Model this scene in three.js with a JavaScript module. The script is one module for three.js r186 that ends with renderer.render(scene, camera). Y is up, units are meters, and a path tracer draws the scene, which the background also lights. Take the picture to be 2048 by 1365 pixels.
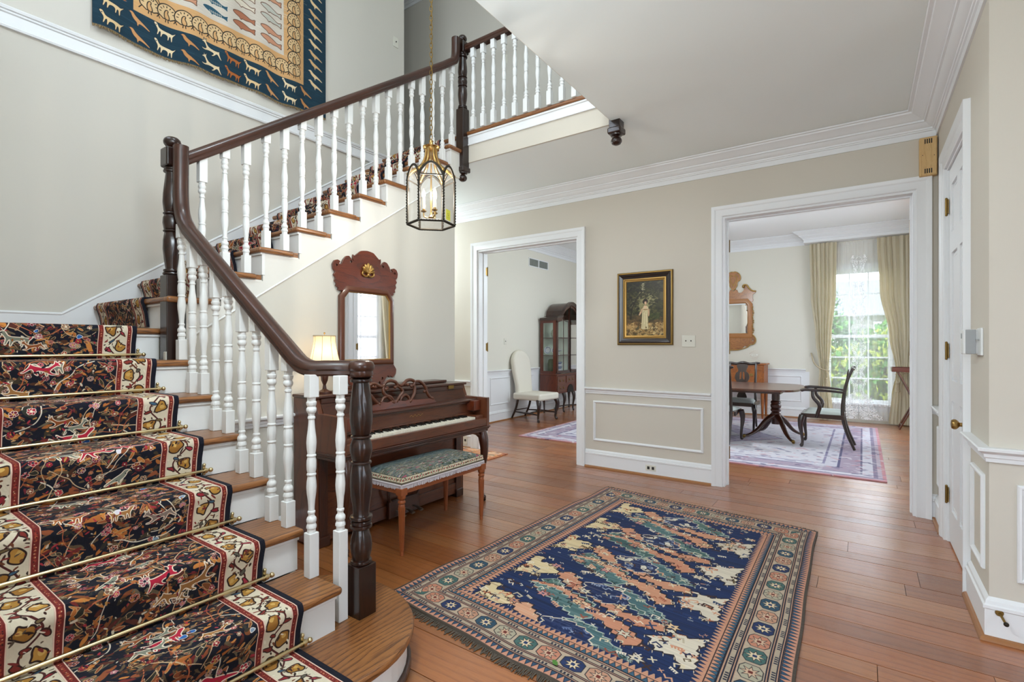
import * as THREE from 'three';
import { RoundedBoxGeometry } from 'three/addons/geometries/RoundedBoxGeometry.js';
import { mergeGeometries, toCreasedNormals, mergeVertices } from 'three/addons/utils/BufferGeometryUtils.js';
import { RectAreaLightUniformsLib } from 'three/addons/lights/RectAreaLightUniformsLib.js';

// ---------------------------------------------------------------- camera, sky, large lights, exposure
const scene = new THREE.Scene();
const camera = new THREE.PerspectiveCamera(2 * Math.atan(682.5 / 1001) * 180 / Math.PI, 2048 / 1365, 0.02, 200);
camera.position.set(0, 1.36, 0);
camera.lookAt(-Math.sin(35 * Math.PI / 180), 1.36, -Math.cos(35 * Math.PI / 180));
camera.setViewOffset(2048, 1365, 0, -7.5, 2048, 1365);
const renderer = new THREE.WebGLRenderer({ antialias: true });
renderer.toneMapping = THREE.LinearToneMapping;
renderer.toneMappingExposure = 0.93;
renderer.shadowMap.enabled = true;
RectAreaLightUniformsLib.init();
scene.background = new THREE.Color(0.87, 0.975, 1.11);
scene.backgroundIntensity = 7;
const HALL_FILL = 7.5, UPPER_FILL = 12, DINING_FILL = 9, REAR_FILL = 5, LANTERN = 0.6;  // strengths of the added fill lamps, then of the lantern

// ---------------------------------------------------------------- helpers
const PI = Math.PI, V = (x, y, z) => new THREE.Vector3(x, y, z);
let seed = 7;
const rnd = () => { seed = (seed + 0x6D2B79F5) | 0; let t = Math.imul(seed ^ (seed >>> 15), 1 | seed); t = (t + Math.imul(t ^ (t >>> 7), 61 | t)) ^ t; return ((t ^ (t >>> 14)) >>> 0) / 4294967296; };
const rr = (a, b) => a + (b - a) * rnd();
const pick = (a) => a[Math.floor(rnd() * a.length)];
const names = {};
function numbered(n) { const k = names[n] = (names[n] ?? -1) + 1; return k ? n + '_' + String(k).padStart(3, '0') : n; }
function tag(o, label, category, group, kind) {
  if (label) o.userData.label = label;
  if (category) o.userData.category = category;
  if (group) o.userData.group = group;
  if (kind) o.userData.kind = kind;
  return o;
}
function thing(name, label, category, pos = [0, 0, 0], turn = 0, group) {
  const o = new THREE.Group(); o.name = numbered(name); scene.add(o);
  o.position.set(...pos); o.rotation.y = turn;
  return tag(o, label, category, group);
}
function mesh(name, geo, mat, parent, label) {
  const m = new THREE.Mesh(Array.isArray(geo) ? merge(geo) : geo, mat);
  m.name = parent ? name : numbered(name); (parent ?? scene).add(m);
  if (label) m.userData.label = label;
  return m;
}
function one(name, geo, mat, label, category, group) { return tag(mesh(name, geo, mat), label, category, group); }
function struct(name, geo, mat, label) {
  const m = mesh(name, geo, mat); m.userData.kind = 'structure'; if (label) m.userData.label = label; return m;
}
function merge(list) {
  list = list.map((g) => { g = g.index ? g.toNonIndexed() : g.clone(); for (const k of Object.keys(g.attributes)) if (!['position', 'normal', 'uv'].includes(k)) g.deleteAttribute(k); if (!g.attributes.uv) g.setAttribute('uv', new THREE.BufferAttribute(new Float32Array(g.attributes.position.count * 2), 2)); return g; });
  return list.length === 1 ? list[0] : mergeGeometries(list);
}
const box = (w, h, d, x = 0, y = 0, z = 0) => new THREE.BoxGeometry(w, h, d).translate(x, y, z);
const bx = (x0, x1, y0, y1, z0, z1) => box(Math.abs(x1 - x0), Math.abs(y1 - y0), Math.abs(z1 - z0), (x0 + x1) / 2, (y0 + y1) / 2, (z0 + z1) / 2);
const rbox = (w, h, d, r, x = 0, y = 0, z = 0, s = 2) => new RoundedBoxGeometry(w, h, d, s, Math.min(r, w / 2.01, h / 2.01, d / 2.01)).translate(x, y, z);
const rbx = (x0, x1, y0, y1, z0, z1, r = 0.005, s = 1) => rbox(Math.abs(x1 - x0), Math.abs(y1 - y0), Math.abs(z1 - z0), r, (x0 + x1) / 2, (y0 + y1) / 2, (z0 + z1) / 2, s);
const lathe = (pts, seg = 24, a0 = 0, a1 = PI * 2) => toCreasedNormals(new THREE.LatheGeometry(pts.map(([r, y]) => new THREE.Vector2(Math.max(r, 0.0001), y)), seg, a0, a1), 0.7);
const tube = (pts, r, seg = 24, rad = 8, closed = false) => new THREE.TubeGeometry(new THREE.CatmullRomCurve3(pts.map((p) => Array.isArray(p) ? V(...p) : p), closed), seg, r, rad, closed);
const ball = (r, x = 0, y = 0, z = 0, a = 16, b = 12) => new THREE.SphereGeometry(r, a, b).translate(x, y, z);
const cyl = (r0, r1, h, x = 0, y = 0, z = 0, seg = 16) => new THREE.CylinderGeometry(r0, r1, h, seg).translate(x, y, z);
function rod(a, b, r, seg = 10, r2 = r) { // cylinder between two points
  const A = V(...a), B = V(...b), d = B.clone().sub(A), g = new THREE.CylinderGeometry(r2, r, d.length(), seg);
  g.applyQuaternion(new THREE.Quaternion().setFromUnitVectors(V(0, 1, 0), d.clone().normalize()));
  return g.translate(...A.add(B).multiplyScalar(0.5).toArray());
}
function extr(pts, depth, bevel = 0, holes = [], curve = 6) { // outline in xy, depth along z centred
  const s = pts instanceof THREE.Shape ? pts : new THREE.Shape(pts.map((p) => new THREE.Vector2(...p)));
  for (const h of holes) s.holes.push(h instanceof THREE.Path ? h : new THREE.Path(h.map((p) => new THREE.Vector2(...p))));
  const g = new THREE.ExtrudeGeometry(s, { depth: depth - 2 * bevel, bevelEnabled: bevel > 0, bevelThickness: bevel, bevelSize: bevel, bevelOffset: -bevel, bevelSegments: 2, curveSegments: curve });
  return g.translate(0, 0, -depth / 2 + bevel);
}
const spline = (pts, n = 8, closed = true) => new THREE.SplineCurve([...pts, ...(closed ? [pts[0]] : [])].map((p) => new THREE.Vector2(...p))).getPoints(n * pts.length).map((p) => [p.x, p.y]);
// u runs with the grain along AXIS, in metres
function grain(g, axis = 'x', off = [0, 0], s = 1) {
  g = g.index ? g.toNonIndexed() : g; if (!g.attributes.normal) g.computeVertexNormals();
  const p = g.attributes.position, n = g.attributes.normal, uv = new Float32Array(p.count * 2), A = 'xyz'.indexOf(axis), o = [0, 1, 2].filter((k) => k !== A);
  const P = (i, k) => k === 0 ? p.getX(i) : k === 1 ? p.getY(i) : p.getZ(i), N = (i, k) => Math.abs(k === 0 ? n.getX(i) : k === 1 ? n.getY(i) : n.getZ(i));
  for (let t = 0; t < p.count; t += 3) {
    const m = [0, 1, 2].map((k) => N(t, k) + N(t + 1, k) + N(t + 2, k)), top = m.indexOf(Math.max(...m));
    const vk = top === A ? o[0] : top === o[0] ? o[1] : o[0], uk = top === A ? o[1] : A;
    for (let i = t; i < t + 3; i++) { uv[2 * i] = P(i, uk) * s + off[0]; uv[2 * i + 1] = P(i, vk) * s + off[1]; }
  }
  g.setAttribute('uv', new THREE.BufferAttribute(uv, 2));
  return g;
}
// a moulding profile [[out, along normal], ...] swept along a polyline in the plane whose normal is N, corners mitred; "out" points to N x direction
function mould(profile, pts, N = V(0, 1, 0), closed = false) {
  pts = pts.map((p) => Array.isArray(p) ? V(...p) : p); const n = pts.length, rows = [];
  for (let i = 0; i < n; i++) {
    const a = i > 0 || closed ? pts[i].clone().sub(pts[(i + n - 1) % n]).normalize() : null, b = i < n - 1 || closed ? pts[(i + 1) % n].clone().sub(pts[i]).normalize() : null;
    const la = a && N.clone().cross(a), lb = b && N.clone().cross(b);
    let m = la && lb ? la.clone().add(lb) : (la ?? lb).clone();
    if (la && lb) { m.normalize(); m.multiplyScalar(1 / Math.max(0.2, m.dot(la))); }
    rows.push(profile.map(([u, v]) => pts[i].clone().addScaledVector(m, u).addScaledVector(N, v)));
  }
  const pos = [], quad = (a, b, c, d) => { for (const p of [a, b, c, a, c, d]) pos.push(p.x, p.y, p.z); };
  for (let i = 0; i < (closed ? n : n - 1); i++) for (let k = 0; k < profile.length - 1; k++) quad(rows[i][k], rows[(i + 1) % n][k], rows[(i + 1) % n][k + 1], rows[i][k + 1]);
  if (!closed) for (const [r, flip] of [[rows[0], false], [rows[n - 1], true]]) {
    for (const f of THREE.ShapeUtils.triangulateShape(profile.map((p) => new THREE.Vector2(...p)), [])) for (const k of flip ? [f[2], f[1], f[0]] : f) pos.push(r[k].x, r[k].y, r[k].z);
  }
  const g = new THREE.BufferGeometry(); g.setAttribute('position', new THREE.Float32BufferAttribute(pos, 3));
  g.computeVertexNormals();
  return toCreasedNormals(g, 0.5);
}
// a closed profile [[side, up], ...] carried along 3-D points; side vectors given or taken from the level direction
function sweep(profile, pts, side0) {
  pts = pts.map((p) => Array.isArray(p) ? V(...p) : p); const rows = [], n = pts.length; let last = side0;
  for (let i = 0; i < n; i++) {
    const t = pts[Math.min(i + 1, n - 1)].clone().sub(pts[Math.max(i - 1, 0)]).normalize();
    let s = last && Math.hypot(t.x, t.z) < 0.35 ? last.clone() : V(-t.z, 0, t.x).normalize();
    if (last && s.dot(last) < 0) s.negate();
    last = s; const u = t.clone().cross(s); if (rows.u ? u.dot(rows.u) < 0 : u.y < -0.01) u.negate(); rows.u = u;
    rows.push(profile.map(([a, b]) => pts[i].clone().addScaledVector(s, a).addScaledVector(u, b)));
  }
  const pos = [], uv = [], m = profile.length; let len = 0;
  for (let i = 0; i < n - 1; i++) {
    const l2 = len + pts[i + 1].distanceTo(pts[i]);
    for (let k = 0; k < m; k++) {
      const a = rows[i][k], b = rows[i + 1][k], c = rows[i + 1][(k + 1) % m], d = rows[i][(k + 1) % m];
      for (const p of [a, b, c, a, c, d]) pos.push(p.x, p.y, p.z);
      const w0 = k * 0.03, w1 = w0 + 0.03; uv.push(len, w0, l2, w0, l2, w1, len, w0, l2, w1, len, w1);
    }
    len = l2;
  }
  for (const r of [rows[0], rows[n - 1]]) for (const f of THREE.ShapeUtils.triangulateShape(profile.map((p) => new THREE.Vector2(...p)), [])) for (const k of f) { pos.push(r[k].x, r[k].y, r[k].z); uv.push(0, 0); }
  const g = new THREE.BufferGeometry(); g.setAttribute('position', new THREE.Float32BufferAttribute(pos, 3)); g.setAttribute('uv', new THREE.Float32BufferAttribute(uv, 2));
  g.computeVertexNormals();
  return toCreasedNormals(g, 0.6);
}
const curve3 = (pts, n) => new THREE.CatmullRomCurve3(pts.map((p) => V(...p)), false, 'centripetal').getPoints(n);
// a sheet f(u,v) -> [x,y,z] with a thickness given by a second sheet
function sheet(f, nu, nv, uvf = (u, v) => [u, v]) {
  const pos = [], uv = [], idx = [];
  for (let j = 0; j <= nv; j++) for (let i = 0; i <= nu; i++) { pos.push(...f(i / nu, j / nv)); uv.push(...uvf(i / nu, j / nv)); }
  for (let j = 0; j < nv; j++) for (let i = 0; i < nu; i++) { const a = j * (nu + 1) + i, b = a + 1, c = a + nu + 1, d = c + 1; idx.push(a, b, d, a, d, c); }
  const g = new THREE.BufferGeometry(); g.setAttribute('position', new THREE.Float32BufferAttribute(pos, 3)); g.setAttribute('uv', new THREE.Float32BufferAttribute(uv, 2)); g.setIndex(idx); g.computeVertexNormals();
  return g;
}
// ---------------------------------------------------------------- textures
function canvasTex(w, h, draw, { repeat, srgb = true, flip = true } = {}) {
  const c = document.createElement('canvas'); c.width = w; c.height = h; const x = c.getContext('2d'); draw(x, w, h);
  const t = new THREE.CanvasTexture(c); t.wrapS = t.wrapT = repeat === false ? THREE.ClampToEdgeWrapping : THREE.RepeatWrapping;
  if (srgb) t.colorSpace = THREE.SRGBColorSpace; if (Array.isArray(repeat)) t.repeat.set(...repeat);
  return t;
}
function vnoise(s) { // tileable value noise on a px x py lattice
  const tab = new Float32Array(65536); { const k = seed; seed = s * 7919 + 13; for (let i = 0; i < 65536; i++) tab[i] = rnd(); seed = k; }
  return (x, y, px, py) => {
    const X = Math.floor(x), Y = Math.floor(y), f = x - X, g = y - Y, a = f * f * (3 - 2 * f), b = g * g * (3 - 2 * g);
    const t = (i, j) => tab[((((i % px) + px) % px) * 251 + (((j % py) + py) % py) * 17 + ((((i % px) + px) % px) * (((j % py) + py) % py) * 7)) & 65535];
    return (t(X, Y) * (1 - a) + t(X + 1, Y) * a) * (1 - b) + (t(X, Y + 1) * (1 - a) + t(X + 1, Y + 1) * a) * b;
  };
}
const hex = (h) => { const c = new THREE.Color(h); c.convertLinearToSRGB(); return [c.r * 255, c.g * 255, c.b * 255]; };
function dataTex(w, h, f, { srgb = true, repeat } = {}) {
  const d = new Uint8Array(w * h * 4);
  for (let j = 0; j < h; j++) for (let i = 0; i < w; i++) { const c = f(i / w, j / h), o = (j * w + i) * 4; for (let k = 0; k < 3; k++) d[o + k] = Math.max(0, Math.min(255, Array.isArray(c) ? c[k] : c)); d[o + 3] = 255; }
  const t = new THREE.DataTexture(d, w, h); t.magFilter = t.minFilter = THREE.LinearFilter; t.wrapS = t.wrapT = THREE.RepeatWrapping; t.needsUpdate = true;
  if (srgb) t.colorSpace = THREE.SRGBColorSpace; if (repeat) t.repeat.set(...repeat);
  return t;
}
const mix3 = (a, b, t) => a.map((v, k) => v + (b[k] - v) * t);
// wood: dark growth bands drawn out along u; one tile is LEN x WID metres
function woodTex(light, mid, dark, { len = 2, wid = 0.5, bands = 9, wobble = 0.5, contrast = 1, s = 1, w = 1024, h = 512, spk = 0.7 } = {}) {
  const n = vnoise(s), a = hex(light), b = hex(mid), c = hex(dark);
  const t = dataTex(w, h, (u, v) => {
    const wob = (n(u * 4, v * 4, 4, 4) - 0.5) * wobble + (n(u * 12, v * 8 + 5, 12, 8) - 0.5) * wobble * 0.25;
    const ring = (((v * bands + wob * 3) % 1) + 1) % 1, late = Math.pow(ring, 3) * contrast;
    const fib = n(u * 30, v * 240, 30, 240) * 0.6 + n(u * 90, v * 480, 90, 480) * 0.4, pat = n(u * 3 + 7, v * 5, 3, 5);
    let col = mix3(a, b, Math.min(1, pat * 0.7 + fib * 0.5)); col = mix3(col, c, Math.min(0.95, Math.max(0, late * (0.35 + 0.6 * fib) + (fib - 0.62) * spk)));
    return col;
  });
  t.repeat.set(1 / len, 1 / wid); return t;
}
const fineNoise = (s, lo, hi, f = 128, w = 512) => { const n = vnoise(s); return dataTex(w, w, (u, v) => lo + (hi - lo) * (0.6 * n(u * f, v * f, f, f) + 0.4 * n(u * f / 4, v * f / 4, f / 4, f / 4)), { srgb: false }); };
const std = (color, o = {}) => new THREE.MeshStandardMaterial({ color, roughness: 0.6, ...o });
const phys = (color, o = {}) => new THREE.MeshPhysicalMaterial({ color, roughness: 0.5, ...o });
// ---------------------------------------------------------------- drawn cloth: shapes used by the carpets and the wall hanging
function blob(x, cx, cy, r, n = 9, irr = 0.45, sx = 1, sy = 1, rot = 0) {
  x.beginPath(); const ps = [];
  for (let i = 0; i < n; i++) { const a = i / n * PI * 2, q = r * (1 - irr + irr * 2 * rnd()); const px = Math.cos(a) * q * sx, py = Math.sin(a) * q * sy; ps.push([cx + px * Math.cos(rot) - py * Math.sin(rot), cy + px * Math.sin(rot) + py * Math.cos(rot)]); }
  for (let i = 0; i < n; i++) { const a = ps[i], b = ps[(i + 1) % n], m = [(a[0] + b[0]) / 2, (a[1] + b[1]) / 2]; if (!i) x.moveTo(m[0], m[1]); else x.quadraticCurveTo(a[0], a[1], m[0], m[1]); }
  const a = ps[0], b = ps[1]; x.quadraticCurveTo(a[0], a[1], (a[0] + b[0]) / 2, (a[1] + b[1]) / 2); x.closePath();
}
const fillS = (x, f, s, w) => { if (f) { x.fillStyle = f; x.fill(); } if (s) { x.strokeStyle = s; x.lineWidth = w; x.stroke(); } };
function poly(x, pts, f, s, w) { x.beginPath(); pts.forEach((p, i) => i ? x.lineTo(...p) : x.moveTo(...p)); x.closePath(); fillS(x, f, s, w); }
function smooth(x, pts, f, s, w, close = true) {
  x.beginPath(); const n = pts.length, m = (i) => [(pts[i % n][0] + pts[(i + 1) % n][0]) / 2, (pts[i % n][1] + pts[(i + 1) % n][1]) / 2];
  if (close) { x.moveTo(...m(0)); for (let i = 1; i <= n; i++) x.quadraticCurveTo(...pts[i % n], ...m(i)); x.closePath(); }
  else { x.moveTo(...pts[0]); for (let i = 1; i < n - 1; i++) x.quadraticCurveTo(...pts[i], ...m(i)); x.lineTo(...pts[n - 1]); }
  fillS(x, f, s, w);
}
const at = (x, px, py, sx, sy, rot, f) => { x.save(); x.translate(px, py); x.rotate(rot); x.scale(sx, sy); f(x); x.restore(); };
function flower(x, cx, cy, r, petal, line, heart, n = 6) {
  for (let i = 0; i < n; i++) { const a = i / n * 6.283 + 0.3; blob(x, cx + Math.cos(a) * r * 0.62, cy + Math.sin(a) * r * 0.62, r * 0.46, 7, 0.2); fillS(x, petal, line, r * 0.13); }
  blob(x, cx, cy, r * 0.3, 7, 0.15); fillS(x, heart);
}
const QUAD = [[-50, -18], [-62, -30], [-60, -40], [-46, -40], [-38, -28], [-28, -14], [0, -14], [30, -16], [44, -12], [58, -26], [62, -24], [50, -4], [46, 4], [48, 34], [40, 36], [36, 8], [30, 6], [28, 34], [20, 34], [20, 4], [-8, 6], [-12, 34], [-20, 34], [-20, 4], [-26, 2], [-32, 32], [-40, 30], [-36, 0]];
const DEER = [[-40, -16], [-54, -34], [-66, -30], [-68, -36], [-56, -44], [-60, -60], [-56, -60], [-50, -46], [-44, -62], [-40, -60], [-42, -42], [-34, -30], [-22, -16], [10, -14], [36, -18], [46, -26], [44, -10], [60, 22], [66, 26], [60, 30], [50, 22], [36, 2], [28, 4], [16, 24], [2, 30], [0, 24], [12, 14], [10, 4], [-20, 6], [-44, 18], [-64, 12], [-62, 6], [-46, 8], [-34, -2]];
const BIRD = [[-58, -22], [-40, -32], [-28, -30], [-14, -14], [14, -2], [44, 14], [64, 26], [58, 32], [30, 22], [8, 18], [2, 30], [8, 36], [-4, 36], [-6, 18], [-20, 12], [-34, -2], [-40, -18]];
const FISH = [[-60, -2], [-44, -14], [-16, -20], [14, -14], [40, -4], [60, -18], [56, 0], [62, 16], [40, 6], [10, 14], [-4, 12], [-12, 22], [-20, 12], [-44, 8]];
const TURT = [[-56, 4], [-44, -6], [-34, -4], [-30, -24], [-18, -22], [-4, -30], [20, -24], [36, -28], [38, -16], [46, 0], [38, 18], [30, 30], [22, 22], [-6, 28], [-24, 20], [-34, 26], [-32, 10], [-46, 14]];
const creature = (x, shape, cx, cy, s, rot, f, line, lw, mir = 1) => at(x, cx, cy, s * mir, s, rot, (c) => smooth(c, shape, f, line, lw));

// stair runner: 0.8 m across (canvas x), 1.6 m along (canvas y)
const runnerTex = canvasTex(1024, 2048, (x, W, H) => {
  seed = 11; const NAVY = '#0b0c1c', K = W / 0.8;
  x.fillStyle = NAVY; x.fillRect(0, 0, W, H);
  const f0 = 0.175 * K, f1 = W - f0, wrap = (fn) => { for (const dy of [-H, 0, H]) { const k = seed; at(x, 0, dy, 1, 1, 0, fn); if (dy < H) seed = k; } };
  x.save(); x.beginPath(); x.rect(f0, 0, f1 - f0, H); x.clip();
  wrap(() => {
    for (let i = 0; i < 1500; i++) { blob(x, rr(f0, f1), rr(0, H), rr(6, 19), 8, 0.5, rr(1, 2.6), rr(0.4, 0.8), rr(-1.2, 1.2)); fillS(x, pick(['#4a2a18', '#7a4422', '#a8622c', '#5c4a34', '#6a5d48', '#3a3020', '#8a4a2a', '#c07a3a', '#54271c', '#2c2a22', '#6e2420']), rnd() < 0.25 ? '#c9a777' : null, 2.2); }
    x.lineCap = 'round';
    for (let i = 0; i < 60; i++) { let px = rr(f0, f1), py = rr(0, H), a = rr(0, 6.28); const ps = []; for (let k = 0; k < 9; k++) { ps.push([px, py]); a += rr(-0.7, 0.7); px += Math.cos(a) * 34; py += Math.sin(a) * 34; } smooth(x, ps, null, pick(['#d8cdb8', '#c8a984', '#b7653f']), rr(3, 6), false); }
    for (let i = 0; i < 150; i++) flower(x, rr(f0, f1), rr(0, H), rr(9, 22), pick(['#8a1626', '#a82a3a', '#9a2f3a', '#7a5644', '#8a6a58', '#a85a68', '#6a1a26', '#9a3f24', '#7a3122']), pick(['#e0d2c0', '#c8a49c', '#c9b898', '#3a1a1c']), pick(['#1a1a2c', '#e8dcc0', '#c98a3c']), pick([5, 6, 7]));
    for (let i = 0; i < 26; i++) creature(x, pick([DEER, QUAD, BIRD, DEER]), rr(f0 + 90, f1 - 90), rr(0, H), rr(0.85, 1.4), rr(-0.3, 0.3), pick(['#8a4a22', '#a35a26', '#8d7b70', '#b21f3a', '#7d8070', '#9a6a3a']), '#ead9c2', 4, pick([-1, 1]));
    for (let i = 0; i < 10; i++) { blob(x, rr(f0, f1), rr(0, H), rr(10, 18), 6, 0.4); fillS(x, pick(['#2a62a8', '#7f93a8', '#d6d0d8']), '#e8e0d8', 3); }
    for (let i = 0; i < 900; i++) { blob(x, rr(f0, f1), rr(0, H), rr(3, 8), 6, 0.5, 1.8, 0.7, rr(-2, 2)); fillS(x, pick(['#b98544', '#a32f3a', '#cfc2ac', '#9a5624', '#70242c', '#0b0c1c', '#0b0c1c', '#0b0c1c'])); }
  });
  x.restore();
  for (const side of [0, 1]) { // borders, the right one mirrored
    x.save(); if (side) { x.translate(W, 0); x.scale(-1, 1); }
    const e = 0.022 * K, r1 = 0.046 * K, c1 = 0.148 * K, r2 = 0.174 * K;
    x.fillStyle = NAVY; x.fillRect(0, 0, e, H);
    x.fillStyle = '#6d1f1b'; x.fillRect(e, 0, r1 - e, H); x.fillRect(c1, 0, r2 - c1, H);
    x.fillStyle = '#d2c6ae'; x.fillRect(r1, 0, c1 - r1, H);
    for (const [a, b] of [[e, r1], [c1, r2]]) { for (let y = 0; y < H; y += 16) { blob(x, (a + b) / 2, y + 8, 8, 6, 0.3, 0.8, 0.9); fillS(x, pick(['#93382a', '#7d2a22', '#a04a30'])); x.fillStyle = pick(['#d9b48a', '#2a1414']); x.fillRect((a + b) / 2 - 2 + rr(-4, 4), y + rr(0, 12), 4, 4); } x.fillStyle = '#e2c3ae'; x.fillRect(a, 0, 5, H); x.fillRect(b - 4, 0, 4, H); }
    x.save(); x.beginPath(); x.rect(r1 + 2, 0, c1 - r1 - 4, H); x.clip();
    const mid = (r1 + c1) / 2, half = (c1 - r1) / 2;
    for (const dy of [-H, 0, H]) { const k = seed; at(x, 0, dy, 1, 1, 0, () => {
      const vine = []; for (let y = 0; y <= H; y += 32) vine.push([mid + Math.sin(y / H * 6.2832 * 9) * half * 0.55, y]); smooth(x, vine, null, '#4a1c1a', 8, false);
      for (let q = 0; q < 18; q++) { const y = (q + 0.5) * H / 18, s = q % 2 ? 1 : -1; blob(x, mid + s * half * 0.42, y, half * 0.5, 10, 0.42, 1, 1.1); fillS(x, pick(['#a87a32', '#b5853c', '#9a6a2a']), '#2a1712', 7); blob(x, mid + s * half * 0.5, y - 8, half * 0.2, 7, 0.4); fillS(x, '#c9a056', null); blob(x, mid - s * half * 0.6, y + 24, half * 0.26, 8, 0.5, 1.4, 0.7, rr(-1, 1)); fillS(x, pick(['#8a1f2a', '#7a2a22', '#a03040']), '#2a1712', 5); blob(x, mid - s * half * 0.3, y - 34, half * 0.2, 7, 0.5, 1.5, 0.7, rr(-1, 1)); fillS(x, pick(['#5a564a', '#7a2a22', '#3a5a72', '#6d5a3a']), '#2a1712', 4); }
      for (let q = 0; q < 260; q++) { blob(x, rr(r1, c1), rr(0, H), rr(4, 10), 7, 0.5, rr(1, 2.2), 0.6, rr(-1.5, 1.5)); fillS(x, pick(['#3a1f1a', '#7a2a26', '#5a4a3c', '#2a1712', '#e0d6c0', '#6a3a22'])); }
    }); if (dy < H) seed = k; }
    x.restore(); x.restore();
  }
});
// hall rug: canvas x across (1.8 m), canvas y along (2.57 m), top of the canvas = far end
const rugTex = canvasTex(1440, 2048, (x, W, H) => {
  seed = 23; const NAVY = '#132650', SAL = '#c98a6a', CRM = '#d8c3a0', TEAL = '#42635f', K = W / 1.8;
  x.fillStyle = '#c99c7c'; x.fillRect(0, 0, W, H);
  const b = 0.34 * K, bt = 0.31 * K;
  // ground of the field
  x.fillStyle = NAVY; x.fillRect(b, bt, W - 2 * b, H - 2 * bt);
  x.save(); x.beginPath(); x.rect(b, bt, W - 2 * b, H - 2 * bt); x.clip();
  const fw = W - 2 * b, cx = W / 2, rows = 4.4, rh = (H - 2 * bt) / rows;
  for (let y = bt; y < H - bt; y += 5) { x.fillStyle = pick(['rgba(30,60,120,.18)', 'rgba(8,14,40,.22)', 'rgba(20,40,90,.1)']); x.fillRect(b, y, fw, rr(3, 9)); }
  const steps = (pts, amp = 6) => { const o = []; pts.forEach((p, i) => { const q = pts[(i + 1) % pts.length], l = Math.hypot(q[0] - p[0], q[1] - p[1]), n = Math.max(1, Math.round(l / 20)); for (let k = 0; k < n; k++) { const t = k / n; o.push([p[0] + (q[0] - p[0]) * t + (k % 2 ? amp : -amp * 0.4), p[1] + (q[1] - p[1]) * t + (k % 2 ? -amp * 0.3 : amp)]); } }); return o; };
  const hook = (px, py, s, c) => at(x, px, py, s, s, rr(-0.6, 0.6), (k) => { k.strokeStyle = c; k.lineWidth = 5; k.beginPath(); const v = Math.floor(rnd() * 4); if (v === 0) { k.moveTo(-16, -6); k.lineTo(-4, 4); k.lineTo(6, -8); k.lineTo(18, 6); } else if (v === 1) { k.moveTo(-14, 8); k.lineTo(-14, -8); k.lineTo(10, -8); k.lineTo(10, 2); k.lineTo(0, 2); } else if (v === 2) { k.moveTo(-16, 0); k.lineTo(16, 0); for (let t = -12; t < 16; t += 8) { k.moveTo(t, 0); k.lineTo(t + 2, 10); } } else { k.moveTo(-10, -10); k.lineTo(10, 10); k.moveTo(10, -10); k.lineTo(-10, 10); } k.stroke(); });
  const shape = (pts, y, s, f, line, marks) => { const P = pts.map(([u, v]) => [cx + s * u * fw / 2, y + s * v * rh]); const S = steps(P, 9); poly(x, S, f, line, 6); x.strokeStyle = line === '#241a20' ? '#d8c8a8' : '#2a3040'; x.lineWidth = 3; for (let i = 0; i < S.length; i += 2) { x.beginPath(); x.moveTo(...S[i]); x.lineTo(S[i][0] + 4, S[i][1] + 15); x.stroke(); } x.save(); poly(x, S); x.clip(); const xs = P.map((p) => p[0]), ys = P.map((p) => p[1]); for (let i = 0; i < 26; i++) { x.fillStyle = pick(['rgba(255,240,220,.12)', 'rgba(60,30,20,.1)']); x.fillRect(Math.min(...xs), rr(Math.min(...ys), Math.max(...ys)), 400, rr(2, 6)); } for (let i = 0; i < 20; i++) hook(rr(Math.min(...xs), Math.max(...xs)), rr(Math.min(...ys), Math.max(...ys)), rr(0.8, 1.7), pick(marks)); x.restore(); };
  for (let i = 0; i < 150; i++) hook(rr(b, W - b), rr(bt, H - bt), rr(0.5, 0.95), pick(['#cdbb98', '#bf8a6e', '#8a8f98', '#a4604a', '#d8cdb8']));
  for (let q = 0; q < 5; q++) {
    const y = bt + (q + 0.42) * rh, SA = pick(['#c98f70', '#c4876a', '#cf9a7a']), mk = ['#3a2420', '#8c4a3a', '#e0cda6', '#2b3a5a', '#a05a40'];
    for (const s of [1, -1]) {
      shape([[-0.62, -0.16], [-0.46, -0.3], [-0.22, -0.06], [0.04, -0.02], [0.28, 0.16], [0.6, 0.1], [0.7, 0.24], [0.42, 0.34], [0.16, 0.26], [-0.1, 0.12], [-0.36, 0.08]], y + (s < 0 ? rh * 0.46 : 0), s, SA, '#241a20', mk);
      shape([[-0.52, 0.0], [-0.34, 0.14], [-0.02, 0.2], [0.08, 0.4], [-0.14, 0.46], [-0.42, 0.28], [-0.62, 0.12]], y + (s < 0 ? rh * 0.1 : 0), s, pick(['#43656a', '#3d5d5c', '#4b6c66']), '#a9b4a6', ['#2a3f3e', '#7a9088', '#b9b8a0', '#8a4a3c']);
      shape([[0.0, -0.36], [0.24, -0.22], [0.54, -0.08], [0.68, 0.04], [0.4, 0.08], [0.14, -0.06], [-0.1, -0.2]], y + (s < 0 ? rh * 0.3 : 0), s, pick(['#45686a', '#3b5a58']), '#a9b4a6', ['#2a3f3e', '#7a9088', '#b9b8a0', '#96503e']);
      shape([[-1, -0.42], [-0.9, -0.5], [-0.84, -0.34], [-0.68, -0.38], [-0.56, -0.18], [-0.74, -0.02], [-0.66, 0.08], [-0.86, 0.06], [-1, 0.18], [-0.96, -0.1]], y + (s < 0 ? rh * 0.24 : rh * 0.05), s, s > 0 ? '#d9c499' : '#d3c8b4', '#241a20', ['#3a2420', '#a65a3a', '#2b3a5a', '#c98a6a', '#5a4a30']);
    }
    shape([[-0.24, -0.22], [-0.04, -0.32], [0.2, -0.26], [0.26, -0.02], [0.06, 0.1], [-0.2, 0.04]], y + rh * 0.04, 1, '#11224e', '#d6c8b0', ['#5a6a90', '#20305a', '#8a94a8']);
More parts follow.
